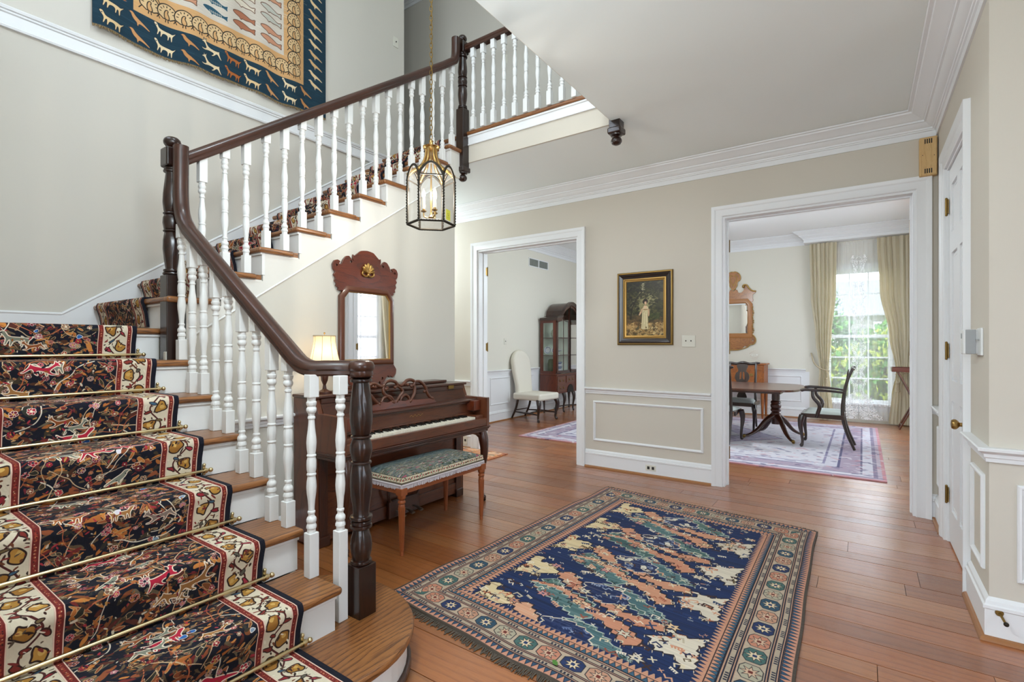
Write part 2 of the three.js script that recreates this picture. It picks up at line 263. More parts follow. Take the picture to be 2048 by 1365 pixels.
    if (q < 3) for (const s of [-1, 1]) at(x, cx + s * fw * 0.06, y - rh * (s > 0 ? 0.02 : 0.12), s * 0.7, 0.85, 0.3 * s, (c) => { poly(c, [[-50, -10], [-30, -34], [-10, -30], [10, -10], [50, -6], [64, 10], [40, 20], [10, 26], [-24, 18], [-34, 0]], '#d5cdbd', '#26222c', 4); c.strokeStyle = '#5a4a4a'; c.lineWidth = 3; for (let k = 0; k < 7; k++) { c.beginPath(); c.moveTo(-14 + k * 10, 0); c.lineTo(-6 + k * 10, 18); c.stroke(); } });
    for (let i = 0; i < 7; i++) { const px = cx + rr(-0.46, 0.46) * fw, py = y + rr(-0.5, 0.5) * rh; poly(x, Array.from({ length: 12 }, (_, k) => { const r = k % 2 ? 13 : 27, a = k / 12 * 6.283; return [px + Math.cos(a) * r * 1.4, py + Math.sin(a) * r]; }), pick(['#c48a86', '#d8b890', '#b9846c', '#cfc3ac']), '#241a20', 3); x.fillStyle = pick(['#8c4a3a', '#2b3a5a']); x.fillRect(px - 6, py - 4, 12, 8); }
  }
  for (let i = 0; i < 260; i++) hook(rr(b, W - b), rr(bt, H - bt), rr(0.8, 1.6), pick(['#e0d3bc', '#cf9a7a', '#1a2346', '#b8aa92', '#d8c8a8', '#3a2420']));
  x.restore();
  // borders: strips running round, drawn on each side in its own frame (d = depth from the edge)
  const border = (len, dep) => {
    const L = dep / 0.34; x.fillStyle = '#b98f74'; x.fillRect(0, 0, len, dep);
    const strip = (a, c, f) => { x.fillStyle = f; x.fillRect(0, a * L, len, (c - a) * L); };
    strip(0, 0.012, '#4a4038'); strip(0.012, 0.05, '#c08a72'); for (let p = 0; p < len; p += 24) { poly(x, [[p, 0.05 * L], [p + 12, 0.016 * L], [p + 20, 0.05 * L]], '#2b4a66', '#1a1c26', 2); }
    for (const d of [0.052, 0.062, 0.088, 0.098, 0.208, 0.218, 0.244, 0.256]) strip(d, d + 0.0055, '#15182a');
    strip(0.0665, 0.086, '#ab9b86'); strip(0.224, 0.243, '#ab9b86');
    for (const d of [0.068, 0.225]) for (let p = 0; p < len; p += 96) for (let k = 0; k < 4; k++) { x.fillStyle = '#1b2034'; x.fillRect(p + k * 13, d * L, 7, 0.014 * L); }
    strip(0.103, 0.205, '#b3a08a');
    for (let p = 0, q = 0; p < len; p += 0.128 * L, q++) { const mx = p + 0.06 * L, my = 0.154 * L, r = 0.045 * L, c = ['#20305a', '#bd7f66', '#42635f', '#a8a08a', '#2b4a5e', '#b98a70'][q % 6]; poly(x, [[mx - r * 1.2, my - r * 0.6], [mx - r * 0.6, my - r], [mx + r * 0.6, my - r], [mx + r * 1.2, my - r * 0.6], [mx + r * 1.2, my + r * 0.6], [mx + r * 0.6, my + r], [mx - r * 0.6, my + r], [mx - r * 1.2, my + r * 0.6]], c, '#26242c', 3); poly(x, Array.from({ length: 16 }, (_, k) => { const g = k % 2 ? r * 0.42 : r * 0.92, a = k / 16 * 6.283; return [mx + Math.cos(a) * g, my + Math.sin(a) * g]; }), q % 2 ? '#c9a88c' : '#d8c3a0', '#2a2228', 2); x.fillStyle = q % 2 ? '#6a2a22' : '#20305a'; x.fillRect(mx - 7, my - 7, 14, 14); }
    strip(0.262, 0.325, '#c28c70'); for (let p = 0; p < len; p += 22) { poly(x, [[p, 0.262 * L], [p + 11, 0.296 * L], [p + 22, 0.262 * L]], '#34576e', '#1a1c26', 2); poly(x, [[p, 0.34 * L], [p + 11, 0.31 * L], [p + 18, 0.34 * L]], '#15244c'); }
    strip(0.297, 0.301, '#241a20');
  };
  const put = (tx, ty, rot, len, dep) => { x.save(); x.translate(tx, ty); x.rotate(rot); x.beginPath(); x.moveTo(0, 0); x.lineTo(len, 0); x.lineTo(len - dep, dep); x.lineTo(dep, dep); x.closePath(); x.clip(); border(len, dep); x.restore(); };
  put(0, 0, 0, W, bt); put(W, H, PI, W, bt); put(W, 0, PI / 2, H, b); put(0, H, -PI / 2, H, b);
  // weave
  for (let y = 0; y < H; y += 3) { x.fillStyle = `rgba(${rnd() < 0.5 ? '20,16,20' : '230,220,200'},${rr(0, 0.07)})`; x.fillRect(0, y, W, 2); }
}, { repeat: false });
// wall hanging: 1.9 m wide (canvas x), 2.3 m high
const hangTex = canvasTex(1560, 1890, (x, W, H) => {
  seed = 31; x.fillStyle = '#12303f'; x.fillRect(0, 0, W, H); const K = W / 1.9;
  for (let i = 0; i < 900; i++) { x.fillStyle = pick(['rgba(10,36,56,.35)', 'rgba(40,86,104,.25)', 'rgba(20,40,60,.3)']); x.fillRect(rr(0, W), rr(0, H), rr(20, 110), rr(2, 7)); }
  const b = 0.25 * K, b2 = 0.46 * K;
  x.fillStyle = '#c89a66'; x.fillRect(b, b, W - 2 * b, H - 2 * b); for (let i = 0; i < 500; i++) { x.fillStyle = pick(['rgba(180,130,80,.3)', 'rgba(220,180,130,.3)']); x.fillRect(rr(b, W - b), rr(b, H - b), rr(20, 90), rr(2, 6)); }
  x.fillStyle = '#c9beb0'; x.fillRect(b2, b2, W - 2 * b2, H - 2 * b2); for (let i = 0; i < 400; i++) { x.fillStyle = pick(['rgba(190,180,165,.5)', 'rgba(220,212,200,.4)']); x.fillRect(rr(b2, W - b2), rr(b2, H - b2), rr(20, 90), rr(2, 8)); }
  const pair = (px, py, rot, i) => { const kind = [QUAD, BIRD, QUAD, BIRD, DEER, QUAD][i % 6], col = ['#d8b98a', '#c08a58', '#e0cba4', '#b77f4c', '#d9c39c', '#a9602c'][i % 6], s = 1.05; at(x, px, py, 1, 1, rot, (c) => { for (const dy of [-52, 50]) { creature(c, kind, 0, dy, s, 0.12, col, '#16202c', 3); c.fillStyle = '#1c2c3c'; c.fillRect(-50, dy - 36, 6, 6); } }); };
  let i = 0; for (let px = 90; px < W - 60; px += 142) { pair(px, H - b / 2, 0, i++); pair(px, b / 2, 0, i + 2); }
  for (let py = b + 60; py < H - b; py += 168) { for (const px of [b / 2, W - b / 2]) { const k = i++; creature(x, [QUAD, BIRD, DEER, BIRD][k % 4], px, py - 40, 1.1, 0, ['#b77f4c', '#c9a06c', '#a9602c', '#d9b98a'][k % 4], '#24405a', 3, px > W / 2 ? 1 : -1); creature(x, [QUAD, BIRD, DEER, BIRD][k % 4], px, py + 40, 1.1, 0, ['#b77f4c', '#c9a06c', '#a9602c', '#d9b98a'][k % 4], '#24405a', 3, px > W / 2 ? 1 : -1); } }
  const peacock = (px, py) => at(x, px, py, 1.05, 1.05, 0, (c) => { c.strokeStyle = '#2a241e'; c.lineWidth = 6; c.beginPath(); c.arc(0, 0, 52, PI * 0.86, PI * 2.16); c.lineTo(20, 40); c.lineTo(-20, 40); c.closePath(); c.fillStyle = '#cfae80'; c.fill(); c.stroke(); c.lineWidth = 5; for (let k = 0; k < 7; k++) { const a = PI * (1.0 + k / 6); c.beginPath(); c.moveTo(Math.cos(a) * 30, Math.sin(a) * 30); c.lineTo(Math.cos(a) * 42, Math.sin(a) * 42); c.stroke(); } smooth(c, [[-12, 40], [-16, 8], [-8, -14], [4, -18], [8, -8], [2, 0], [14, 24], [12, 42]], '#c89a66', '#2a241e', 5); c.beginPath(); c.moveTo(-6, 42); c.lineTo(-8, 60); c.moveTo(6, 42); c.lineTo(8, 60); c.moveTo(-40, 26); c.lineTo(-56, 50); c.moveTo(40, 26); c.lineTo(54, 52); c.stroke(); });
  const m = (b + b2) / 2; for (let px = m; px < W - b; px += (W - 2 * m) / 10) { peacock(px, H - m); peacock(px, m); }
  for (let py = m + 110; py < H - m - 60; py += (H - 2 * m) / 13) { peacock(m, py); peacock(W - m, py); }
  for (let row = 0; row < 7; row++) for (let col = 0; col < 4; col++) { const px = b2 + (col + 0.5) * (W - 2 * b2) / 4, py = H - b2 - (row + 0.6) * (H - 2 * b2) / 7, k = (row * 3 + col * 2 + 1) % 6; for (const dy of [-34, 38]) { if (k === 0) creature(x, TURT, px, py + dy, 1.25, 0.1, '#5e564e', '#3a352f', 3); else if (k === 3) { creature(x, FISH, px, py + dy, 1.45, 0.1, '#2c5264', '#cfc6b6', 3); x.strokeStyle = '#d8cdb8'; x.lineWidth = 4; for (let q = -3; q < 4; q++) { x.beginPath(); x.moveTo(px + q * 12, py + dy - 2); x.lineTo(px + q * 12 + 6, py + dy + 12); x.stroke(); } } else creature(x, FISH, px, py + dy, 1.4, 0.08, ['', '#c28a6c', '#d6c9b6', '', '#b8b6aa', '#a86a4e'][k], '#6a4a3a', 4, 1); } }
  for (let y = 0; y < H; y += 3) { x.fillStyle = `rgba(${rnd() < 0.5 ? '20,16,10' : '240,230,210'},${rr(0, 0.06)})`; x.fillRect(0, y, W, 2); }
}, { repeat: false });
// pale distressed rug of the dining room, 4.4 x 4 m
const paleRugTex = canvasTex(1400, 1280, (x, W, H) => {
  seed = 41; x.fillStyle = '#c3bfcb'; x.fillRect(0, 0, W, H);
  const fr = (d, f) => { x.fillStyle = f; x.fillRect(d, d, W - 2 * d, H - 2 * d); };
  fr(0, '#c58e94'); fr(10, '#b9a9b6'); fr(22, '#8e8298'); fr(34, '#cdc8d2'); fr(64, '#6f6a84'); fr(70, '#a898aa'); fr(130, '#5f5c7c'); fr(138, '#c9c5d0'); fr(176, '#8b84a0'); fr(184, '#cfcbd3');
  poly(x, [[W / 2, H * 0.2], [W * 0.74, H / 2], [W / 2, H * 0.8], [W * 0.26, H / 2]], '#b3abc0', '#77708e', 8); poly(x, [[W / 2, H * 0.32], [W * 0.62, H / 2], [W / 2, H * 0.68], [W * 0.38, H / 2]], '#d2cfd6', '#8b84a0', 6);
  for (let i = 0; i < 2600; i++) { blob(x, rr(0, W), rr(0, H), rr(3, 13), 7, 0.6, rr(0.8, 2), 0.7, rr(-1, 1)); fillS(x, pick(['rgba(84,78,110,.55)', 'rgba(216,212,218,.6)', 'rgba(190,120,130,.45)', 'rgba(120,112,140,.5)', 'rgba(220,216,220,.6)', 'rgba(205,170,176,.5)'])); }
  for (let i = 0; i < 1200; i++) { x.fillStyle = `rgba(222,220,224,${rr(0.1, 0.45)})`; x.fillRect(rr(0, W), rr(0, H), rr(8, 60), rr(1, 4)); }
}, { repeat: false });
// small orange rug in the rear hall
const smallRugTex = canvasTex(512, 320, (x, W, H) => {
  seed = 43; x.fillStyle = '#b5714e'; x.fillRect(0, 0, W, H); x.fillStyle = '#d6a987'; x.fillRect(16, 16, W - 32, H - 32); x.fillStyle = '#c08460'; x.fillRect(70, 70, W - 140, H - 140);
  for (let i = 0; i < 240; i++) { blob(x, rr(0, W), rr(0, H), rr(4, 13), 7, 0.5); fillS(x, pick(['#3a3a4c', '#a85a34', '#e0c29c', '#5f6a58', '#c9853c', '#7a3a2c'])); }
}, { repeat: false });
// needlework seat of the piano bench: landscape on top
const benchTex = canvasTex(768, 384, (x, W, H) => {
  seed = 47; x.fillStyle = '#5f6a66'; x.fillRect(0, 0, W, H);
  for (let i = 0; i < 2200; i++) { const v = rnd(); x.save(); x.translate(rr(0, W), v * H); x.rotate(rr(-0.7, 0.5)); x.fillStyle = v < 0.4 ? pick(['#4e5d6a', '#6d7c86', '#3a4a52', '#7f8a86', '#54675c']) : pick(['#4a5546', '#7a7258', '#8f8a78', '#35402f', '#a39a86', '#5a5140', '#6f6a78']); x.fillRect(-16, -2, rr(8, 44), rr(2, 6)); x.restore(); }
  for (let i = 0; i < 90; i++) { blob(x, rr(0, W), rr(H * 0.55, H), rr(3, 9), 6, 0.5, 2, 0.7); fillS(x, pick(['#a05a6a', '#8a4a52', '#b9a8a0', '#2d3528'])); }
}, { repeat: false });
const bandTex = canvasTex(768, 64, (x, W, H) => {
  seed = 53; x.fillStyle = '#d9cdb2'; x.fillRect(0, 0, W, H); x.fillStyle = '#54452e'; x.fillRect(0, 0, W, 5); x.fillRect(0, H - 5, W, 5);
  for (let p = 20; p < W; p += 48) { flower(x, p, 32, 12, pick(['#a8323e', '#b54a55', '#8a2a38']), '#5a2a2a', '#e2c98a', 5); for (let k = 0; k < 4; k++) { blob(x, p + rr(14, 36), rr(14, 50), rr(4, 9), 6, 0.4, 1.6, 0.7, rr(-1, 1)); fillS(x, pick(['#3d5a36', '#56703e', '#2c3f2a'])); } }
});
// picture: figure in a pale dress under dark trees
const paintTex = canvasTex(512, 688, (x, W, H) => {
  seed = 59; const U = W / 384, V2 = H / 512; x.fillStyle = '#4a4730'; x.fillRect(0, 0, W, H);
  const dab = (n, x0, x1, y0, y1, r0, r1, cs, sx = 1.6) => { for (let i = 0; i < n; i++) { x.globalAlpha = rr(0.35, 0.9); blob(x, rr(x0, x1) * W, rr(y0, y1) * H, rr(r0, r1), 7, 0.5, rr(1, sx), rr(0.5, 1), rr(-0.9, 0.9)); fillS(x, pick(cs)); } x.globalAlpha = 1; };
  dab(300, 0.2, 0.8, 0.2, 0.56, 10, 34, ['#7d7a54', '#8f8a60', '#6b6846', '#9a946c', '#77704a']); dab(200, 0, 1, 0.64, 0.8, 8, 26, ['#4a3c24', '#5f4a2a', '#3a301c', '#6e5632'], 3); dab(320, 0, 1, 0.78, 1, 6, 22, ['#9a7a48', '#b9935a', '#cfae74', '#7a5c34', '#a88a58', '#5a4526'], 2.6);
  dab(420, 0, 1, -0.02, 0.2, 7, 26, ['#12130c', '#1c1e12', '#2a2b18', '#38391f', '#0d0e09']); dab(240, 0, 0.34, 0.16, 0.62, 6, 20, ['#15160d', '#23250f', '#303218', '#45431f', '#1b1d10']); dab(200, 0.38, 0.9, 0.08, 0.32, 6, 18, ['#15160d', '#23250f', '#2d2f17', '#3b3b1e']); dab(240, 0.62, 1, 0.36, 0.66, 6, 20, ['#1a1c10', '#2a2c16', '#383a1d', '#4a4924']); dab(110, 0.56, 0.9, 0.6, 0.7, 6, 18, ['#3a4220', '#2c331a', '#4d5426'], 3);
  x.strokeStyle = '#16140c'; x.lineCap = 'round'; for (const [w, p] of [[14, [[60, 480], [70, 360], [110, 270], [170, 180], [260, 90]]], [8, [[100, 290], [60, 220], [40, 150]]], [7, [[150, 205], [220, 190], [300, 150]]]]) smooth(x, p, null, '#1d190f', w, false);
  dab(40, 0.4, 0.5, 0.03, 0.16, 4, 10, ['#a8a486', '#8d8a6a', '#c2bc9c']); x.save(); x.scale(U, V2);
  smooth(x, [[196, 228], [168, 250], [166, 300], [158, 420], [150, 456], [232, 456], [226, 400], [226, 300], [238, 262], [222, 232]], '#cfc196', '#6f6140', 3);
  for (let i = 0; i < 60; i++) { x.globalAlpha = rr(0.25, 0.6); x.strokeStyle = pick(['#e6dab0', '#b3a476', '#f0e6c2', '#9a8a60', '#d8caa0']); x.lineWidth = rr(1.5, 4); const px = rr(168, 222), q = (px - 195) * 0.35; x.beginPath(); x.moveTo(px, rr(275, 320)); x.lineTo(px + q, rr(380, 452)); x.stroke(); } x.globalAlpha = 1;
  smooth(x, [[172, 242], [150, 276], [128, 318], [138, 328], [168, 290]], '#cfa985', '#6b4c34', 2); smooth(x, [[228, 244], [246, 290], [238, 336], [228, 334], [228, 290]], '#cfa985', '#6b4c34', 2); smooth(x, [[178, 236], [196, 228], [218, 236], [214, 258], [182, 258]], '#d9b893');
  blob(x, 200, 192, 27, 10, 0.18); fillS(x, '#20140e'); smooth(x, [[192, 192], [188, 206], [194, 220], [202, 226], [211, 218], [213, 204], [208, 192]], '#dcb793', '#8a6248', 2); x.fillStyle = '#4a2a20'; x.fillRect(195, 204, 3, 2); x.fillRect(204, 204, 3, 2); x.fillStyle = '#a0503e'; x.fillRect(198, 216, 6, 2); smooth(x, [[176, 262], [224, 262], [226, 274], [174, 274]], '#9a7a56');
  x.restore(); dab(70, 0.5, 0.84, 0.84, 0.98, 4, 12, ['#e0cf9a', '#3a2c18', '#c9b078', '#2a2012', '#a88a52']); dab(160, 0, 1, 0, 1, 3, 10, ['rgba(30,26,14,.4)', 'rgba(150,130,80,.25)']);
}, { repeat: false });
// lace: white threads, alpha in the map used as alphaMap
const laceTex = canvasTex(512, 1024, (x, W, H) => {
  seed = 61; x.fillStyle = '#3a3a3a'; x.fillRect(0, 0, W, H); x.strokeStyle = '#fff'; x.lineWidth = 7;
  for (let i = 0; i < 90; i++) { const r = rr(14, 46), px = rr(0, W), py = rr(0, H); x.beginPath(); x.arc(px, py, r, 0, 6.3); x.stroke(); if (rnd() < 0.6) { x.beginPath(); x.arc(px, py, r * 0.5, 0, 6.3); x.fillStyle = '#e8e8e8'; x.fill(); } }
  for (let i = 0; i < 60; i++) { let px = rr(0, W), py = rr(0, H), a = rr(0, 6); const ps = []; for (let k = 0; k < 7; k++) { ps.push([px, py]); a += rr(-1, 1); px += Math.cos(a) * 30; py += Math.sin(a) * 30; } smooth(x, ps, null, '#fff', 8, false); }
}, { srgb: false });
const stickerTex = canvasTex(128, 128, (x) => { x.fillStyle = '#e2dc4a'; x.fillRect(0, 0, 128, 128); x.fillStyle = '#26281c'; x.font = '46px sans-serif'; x.fillText('12', 34, 76); x.fillStyle = '#b9b43a'; x.fillRect(20, 92, 84, 6); }, { repeat: false });
const scriptTex = canvasTex(256, 48, (x) => { x.clearRect(0, 0, 256, 48); x.strokeStyle = '#c9a05c'; x.lineWidth = 4; const ps = []; for (let p = 8; p < 248; p += 7) ps.push([p, 24 + Math.sin(p * 1.7) * 12]); smooth(x, ps, null, '#c9a05c', 4, false); }, { repeat: false });

// ---------------------------------------------------------------- materials
const pileBump = fineNoise(3, 60, 255, 256), plasterBump = fineNoise(5, 110, 150, 64), clothBump = fineNoise(8, 60, 220, 256);
const floorTex = woodTex('#b5743f', '#9c6031', '#6a3d1f', { len: 2.4, wid: 0.55, bands: 11, wobble: 0.5, contrast: 0.6, spk: 0.25, s: 2, w: 2048, h: 512 });
const oakTex = woodTex('#a06a38', '#7d4c24', '#351a0b', { len: 1.1, wid: 0.34, bands: 13, wobble: 0.6, contrast: 1.2, s: 4 });
const mahogTex = woodTex('#6e3a20', '#512812', '#260f07', { len: 1.4, wid: 0.5, bands: 6, wobble: 0.9, contrast: 0.7, s: 6 });
const darkTex = woodTex('#5a321c', '#3a1e10', '#190b05', { len: 1.2, wid: 0.4, bands: 14, wobble: 0.5, contrast: 0.9, s: 9 });
const burlTex = woodTex('#b9793a', '#99602a', '#5a3012', { len: 0.7, wid: 0.4, bands: 6, wobble: 1.6, contrast: 0.8, s: 17, w: 512, h: 256 });
const beechTex = woodTex('#a8683c', '#94552e', '#6a3717', { len: 0.9, wid: 0.3, bands: 7, wobble: 0.4, contrast: 0.5, s: 12 });
const pineTex = woodTex('#d9b983', '#cfa972', '#a97c46', { len: 0.8, wid: 0.3, bands: 10, wobble: 0.3, contrast: 0.6, s: 15, w: 512, h: 256 });
const scuff = (() => { const n = vnoise(21); return dataTex(1024, 1024, (u, v) => { const s = n(u * 40, v * 12, 40, 12), q = n(u * 260, v * 260, 260, 260), d = n(u * 7, v * 7, 7, 7); return [0, 90 + 46 * d + 50 * Math.max(0, s - 0.55) + 24 * q, 0]; }, { srgb: false }); })();
scuff.repeat.set(0.6, 0.6);
const floorTints = ['#ffffff', '#eadfd6', '#f6e4d2', '#dccbbd', '#fff2e4'];
const M = {
  floors: floorTints.map((c) => phys(c, { map: floorTex, roughnessMap: scuff, roughness: 0.8, clearcoat: 1, clearcoatRoughness: 0.27 })),
  subfloor: std('#2a170d', { roughness: 0.9 }),
  wallBeige: std('#cdc6b9', { roughness: 0.85, bumpMap: plasterBump, bumpScale: 0.0006 }),
  wallPale: std('#cdc8be', { roughness: 0.85, bumpMap: plasterBump, bumpScale: 0.0006 }),
  wallDining: std('#dedacd', { roughness: 0.85 }),
  white: std('#e6e7e8', { roughness: 0.42 }),
  whiteStair: std('#e3e3e1', { roughness: 0.45 }), stairSide: std('#dbd9d2', { roughness: 0.6 }), wallStair: std('#cbc8be', { roughness: 0.8 }),
  ceiling: std('#ecf2f0', { roughness: 0.9 }),
  ceilingDining: std('#f0f1f1', { roughness: 0.9 }),
  oak: phys('#ffffff', { map: oakTex, roughness: 0.42, clearcoat: 0.35, clearcoatRoughness: 0.25 }),
  rail: phys('#d9c0ac', { map: darkTex, roughness: 0.36, clearcoat: 0.4, clearcoatRoughness: 0.12 }),
  newel: phys('#8f7a6c', { map: darkTex, roughness: 0.3, clearcoat: 0.4, clearcoatRoughness: 0.06 }),
  mahog: phys('#ffffff', { map: mahogTex, roughness: 0.35, clearcoat: 0.5, clearcoatRoughness: 0.14 }),
  mahogDark: phys('#b5a49c', { map: mahogTex, roughness: 0.35, clearcoat: 0.5, clearcoatRoughness: 0.14 }),
  mahogRed: phys('#ffca9c', { map: mahogTex, roughness: 0.35, clearcoat: 0.5, clearcoatRoughness: 0.18 }),
  satinwood: phys('#f4d8b0', { map: burlTex, roughness: 0.5, clearcoat: 0.2, clearcoatRoughness: 0.3 }),
  burl: phys('#ffffff', { map: burlTex, roughness: 0.45, clearcoat: 0.3, clearcoatRoughness: 0.2 }),
  beech: phys('#f2d8c4', { map: beechTex, roughness: 0.45, clearcoat: 0.25 }),
  pine: std('#ffffff', { map: pineTex, roughness: 0.5 }),
  chairWood: phys('#cbb8b0', { map: darkTex, roughness: 0.3, clearcoat: 0.6, clearcoatRoughness: 0.12 }),
  brass: std('#a98a56', { metalness: 1, roughness: 0.32 }),
  brassBright: std('#a98852', { metalness: 1, roughness: 0.33 }), rodBrass: std('#d3c094', { metalness: 1, roughness: 0.3 }),
  brassOld: std('#8a6f3e', { metalness: 1, roughness: 0.42 }),
  gilt: std('#b08c50', { metalness: 0.85, roughness: 0.42 }),
  bronze: std('#2f2a22', { metalness: 0.7, roughness: 0.5 }),
  steel: std('#b9b8b2', { metalness: 1, roughness: 0.3 }),
  ivory: std('#e6dfcd', { roughness: 0.3 }),
  ebony: std('#15120f', { roughness: 0.32 }),
  black: std('#141210', { roughness: 0.6 }),
  mirror: std('#eeeeee', { metalness: 1, roughness: 0.015 }),
  glass: phys('#ffffff', { roughness: 0.02, transmission: 1, thickness: 0, ior: 1.45 }),
  crystal: phys('#ffffff', { roughness: 0.02, transmission: 1, thickness: 0, ior: 1.5 }),
  runner: std('#ffffff', { map: runnerTex, roughness: 1, bumpMap: pileBump, bumpScale: 0.002 }),
  rug: std('#ffffff', { map: rugTex, roughness: 1, bumpMap: pileBump, bumpScale: 0.001 }),
  rugEdge: std('#5d5348', { roughness: 1 }),
  hanging: std('#ffffff', { map: hangTex, roughness: 1, bumpMap: clothBump, bumpScale: 0.001 }),
  fringe: std('#8a7450', { roughness: 1 }),
  paleRug: std('#ffffff', { map: paleRugTex, roughness: 1 }),
  smallRug: std('#ffffff', { map: smallRugTex, roughness: 1 }),
  needle: std('#ffffff', { map: benchTex, roughness: 1, bumpMap: clothBump, bumpScale: 0.001 }),
  needleBand: std('#ffffff', { map: bandTex, roughness: 1 }),
  welt: std('#6f6355', { roughness: 1 }),
  trimFringe: std('#c9bfc2', { roughness: 1 }),
  painting: std('#ffffff', { map: paintTex, roughness: 0.35 }),
  frameDark: phys('#241712', { roughness: 0.3, clearcoat: 0.5 }),
  cream: std('#ddd7c9', { roughness: 0.95, bumpMap: clothBump, bumpScale: 0.001 }),
  seatPale: std('#c9d0cc', { roughness: 0.95 }),
  curtain: phys('#eae1c8', { roughness: 0.8, transmission: 0.35, thickness: 0, side: THREE.DoubleSide }),
  cord: std('#b8a98c', { roughness: 0.9 }),
  sheer: phys('#ffffff', { roughness: 1, transparent: true, opacity: 0.3, side: THREE.DoubleSide }),
  lace: phys('#ffffff', { roughness: 1, transparent: true, opacity: 1, alphaMap: laceTex, side: THREE.DoubleSide }),
  shade: phys('#f0dfbd', { roughness: 0.95, transmission: 0.35, thickness: 0, side: THREE.DoubleSide }),
  plastic: std('#d8d5c8', { roughness: 0.4 }),
  device: std('#dfe0df', { roughness: 0.4 }),
  deviceGrey: std('#9a9c9c', { roughness: 0.5 }),
  dark: std('#2a2622', { roughness: 0.6 }),
  ventGrey: std('#8f938c', { roughness: 0.6 }),
  greenPot: std('#3f4a2a', { roughness: 0.35 }), china: std('#d3d9de', { roughness: 0.25 }), chinaBlue: std('#5b6f92', { roughness: 0.25 }), celadon: std('#a9b8a4', { roughness: 0.3 }), olive: std('#55603f', { roughness: 0.5 }),
  leafA: std('#4f7f33', { roughness: 0.8, side: THREE.DoubleSide }), leafB: std('#35602f', { roughness: 0.8, side: THREE.DoubleSide }), leafC: std('#9ca83c', { roughness: 0.8, side: THREE.DoubleSide }),
  bark: std('#5a4634', { roughness: 1 }), lawn: std('#5f7f3a', { roughness: 1 }), brick: std('#a8a29a', { roughness: 1 }), bounceGround: std('#b9b6ae', { roughness: 1 }), roof: std('#6f7276', { roughness: 1 }),
  flame: new THREE.MeshStandardMaterial({ color: '#fff0cc', emissive: '#ffdca0', emissiveIntensity: 10 }),
  fillGlow: new THREE.MeshStandardMaterial({ color: '#ffffff', emissive: '#f4f6ff', emissiveIntensity: 3 }),
  candle: std('#e9dfc6', { roughness: 0.6 }),
  sticker: std('#ffffff', { map: stickerTex, roughness: 0.6, side: THREE.DoubleSide }),
  goldScript: std('#ffffff', { map: scriptTex, transparent: true, metalness: 0.4, roughness: 0.4 }),
};
// ---------------------------------------------------------------- room shell
const CEIL = 3.165, FLOOR2 = 3.46, CEIL2 = 6.42, ZB = -5.08, XR = 0.48, ZJ = -3.165, XT = -4.47, DCEIL = 3.4, DZ = -10.7, DX0 = -5.3, DX1 = 1.0;
const WX = -1.66, WZ = -3.815;                                   // edges of the stairwell in the hall ceiling
{ // floor: random-width boards running across the hall, continued into the dining room
  seed = 101;
  const fl = new THREE.Group(); fl.name = 'floor'; fl.userData = { kind: 'structure', label: 'glossy orange brown random width plank floor' }; scene.add(fl);
  mesh('subfloor', [bx(-6.6, 2.9, -0.12, -0.022, -10.8, 1.35)], M.subfloor, fl);
  const widths = [0.18, 0.12, 0.175, 0.25, 0.17, 0.13, 0.235, 0.15, 0.2, 0.14, 0.22, 0.16];
  let z = -10.8, i = 0; const cuts = [];
  while (z < 1.3) { const w = widths[(i * 5 + 3) % 12]; cuts.push([z, Math.min(z + w, 1.35)]); z += w; i++; }
  cuts.forEach(([z0, z1], row) => {
    let x = -6.6; x -= rr(0, 1.5);
    while (x < 2.9) {
      const len = rr(2.6, 4.4), a = Math.max(x, -6.6), b = Math.min(x + len, 2.9); x += len;
      if (b - a < 0.15) continue;
      const g = grain(bx(a + 0.0012, b - 0.0012, -0.022, -0.0006 * rnd(), z0 + 0.0021, z1 - 0.0021), 'x', [rnd() * 5, rnd() * 5]);
      mesh('floor_plank', g, M.floors[Math.floor(rnd() * 5)], fl);
    }
  });
}
// opening helper: a wall slab on x or z with rectangular holes [[a0, a1, y0, y1], ...]
function slab(axis, at0, at1, a0, a1, y0, y1, holes = []) {
  const cut = [a0, a1, ...holes.flatMap((h) => [h[0], h[1]])].sort((p, q) => p - q), out = [];
  for (let i = 0; i < cut.length - 1; i++) {
    const p = cut[i], q = cut[i + 1]; if (q - p < 1e-4) continue;
    const hs = holes.filter((h) => h[0] < q - 1e-4 && h[1] > p + 1e-4).sort((u, v) => u[2] - v[2]); let y = y0;
    for (const h of [...hs, [0, 0, y1, y1]]) { if (h[2] - y > 1e-4) out.push(axis === 'z' ? bx(p, q, y, h[2], at0, at1) : bx(at0, at1, y, h[2], p, q)); y = h[3]; }
  }
  return merge(out);
}
const OPL = [-4.10, -2.645, 0, 2.585], OPR = [-1.095, 0.345, 0, 2.585], OPD = [-4.58, -3.76, 0, 2.58];
struct('wall_back', slab('z', ZB - 0.16, ZB, -6.5, 1.2, 0, CEIL, [OPL, OPR]), M.wallBeige, 'beige hall wall with two cased openings to the dining room');
struct('wall_right', slab('x', XR, XR + 0.14, ZB, ZJ, 0, CEIL, [OPD]), M.wallBeige, 'narrow beige wall holding the white panelled door');
struct('wall_right_return', slab('z', ZJ - 0.14, ZJ, XR + 0.14, 2.9, 0, CEIL), M.wallBeige);
struct('wall_side', slab('x', 2.8, 2.94, ZJ, 1.3, 0, CEIL, [[-1.5, -0.3, 0.7, 2.6]]), M.wallBeige);
struct('wall_front', slab('z', 1.2, 1.36, -0.9, 2.94, 0, CEIL, [[-0.7, 0.8, 0.05, 2.7]]), M.wallBeige);
struct('wall_front_return', slab('x', -1.04, -0.9, -0.1, 1.36, 0, CEIL), M.wallBeige);
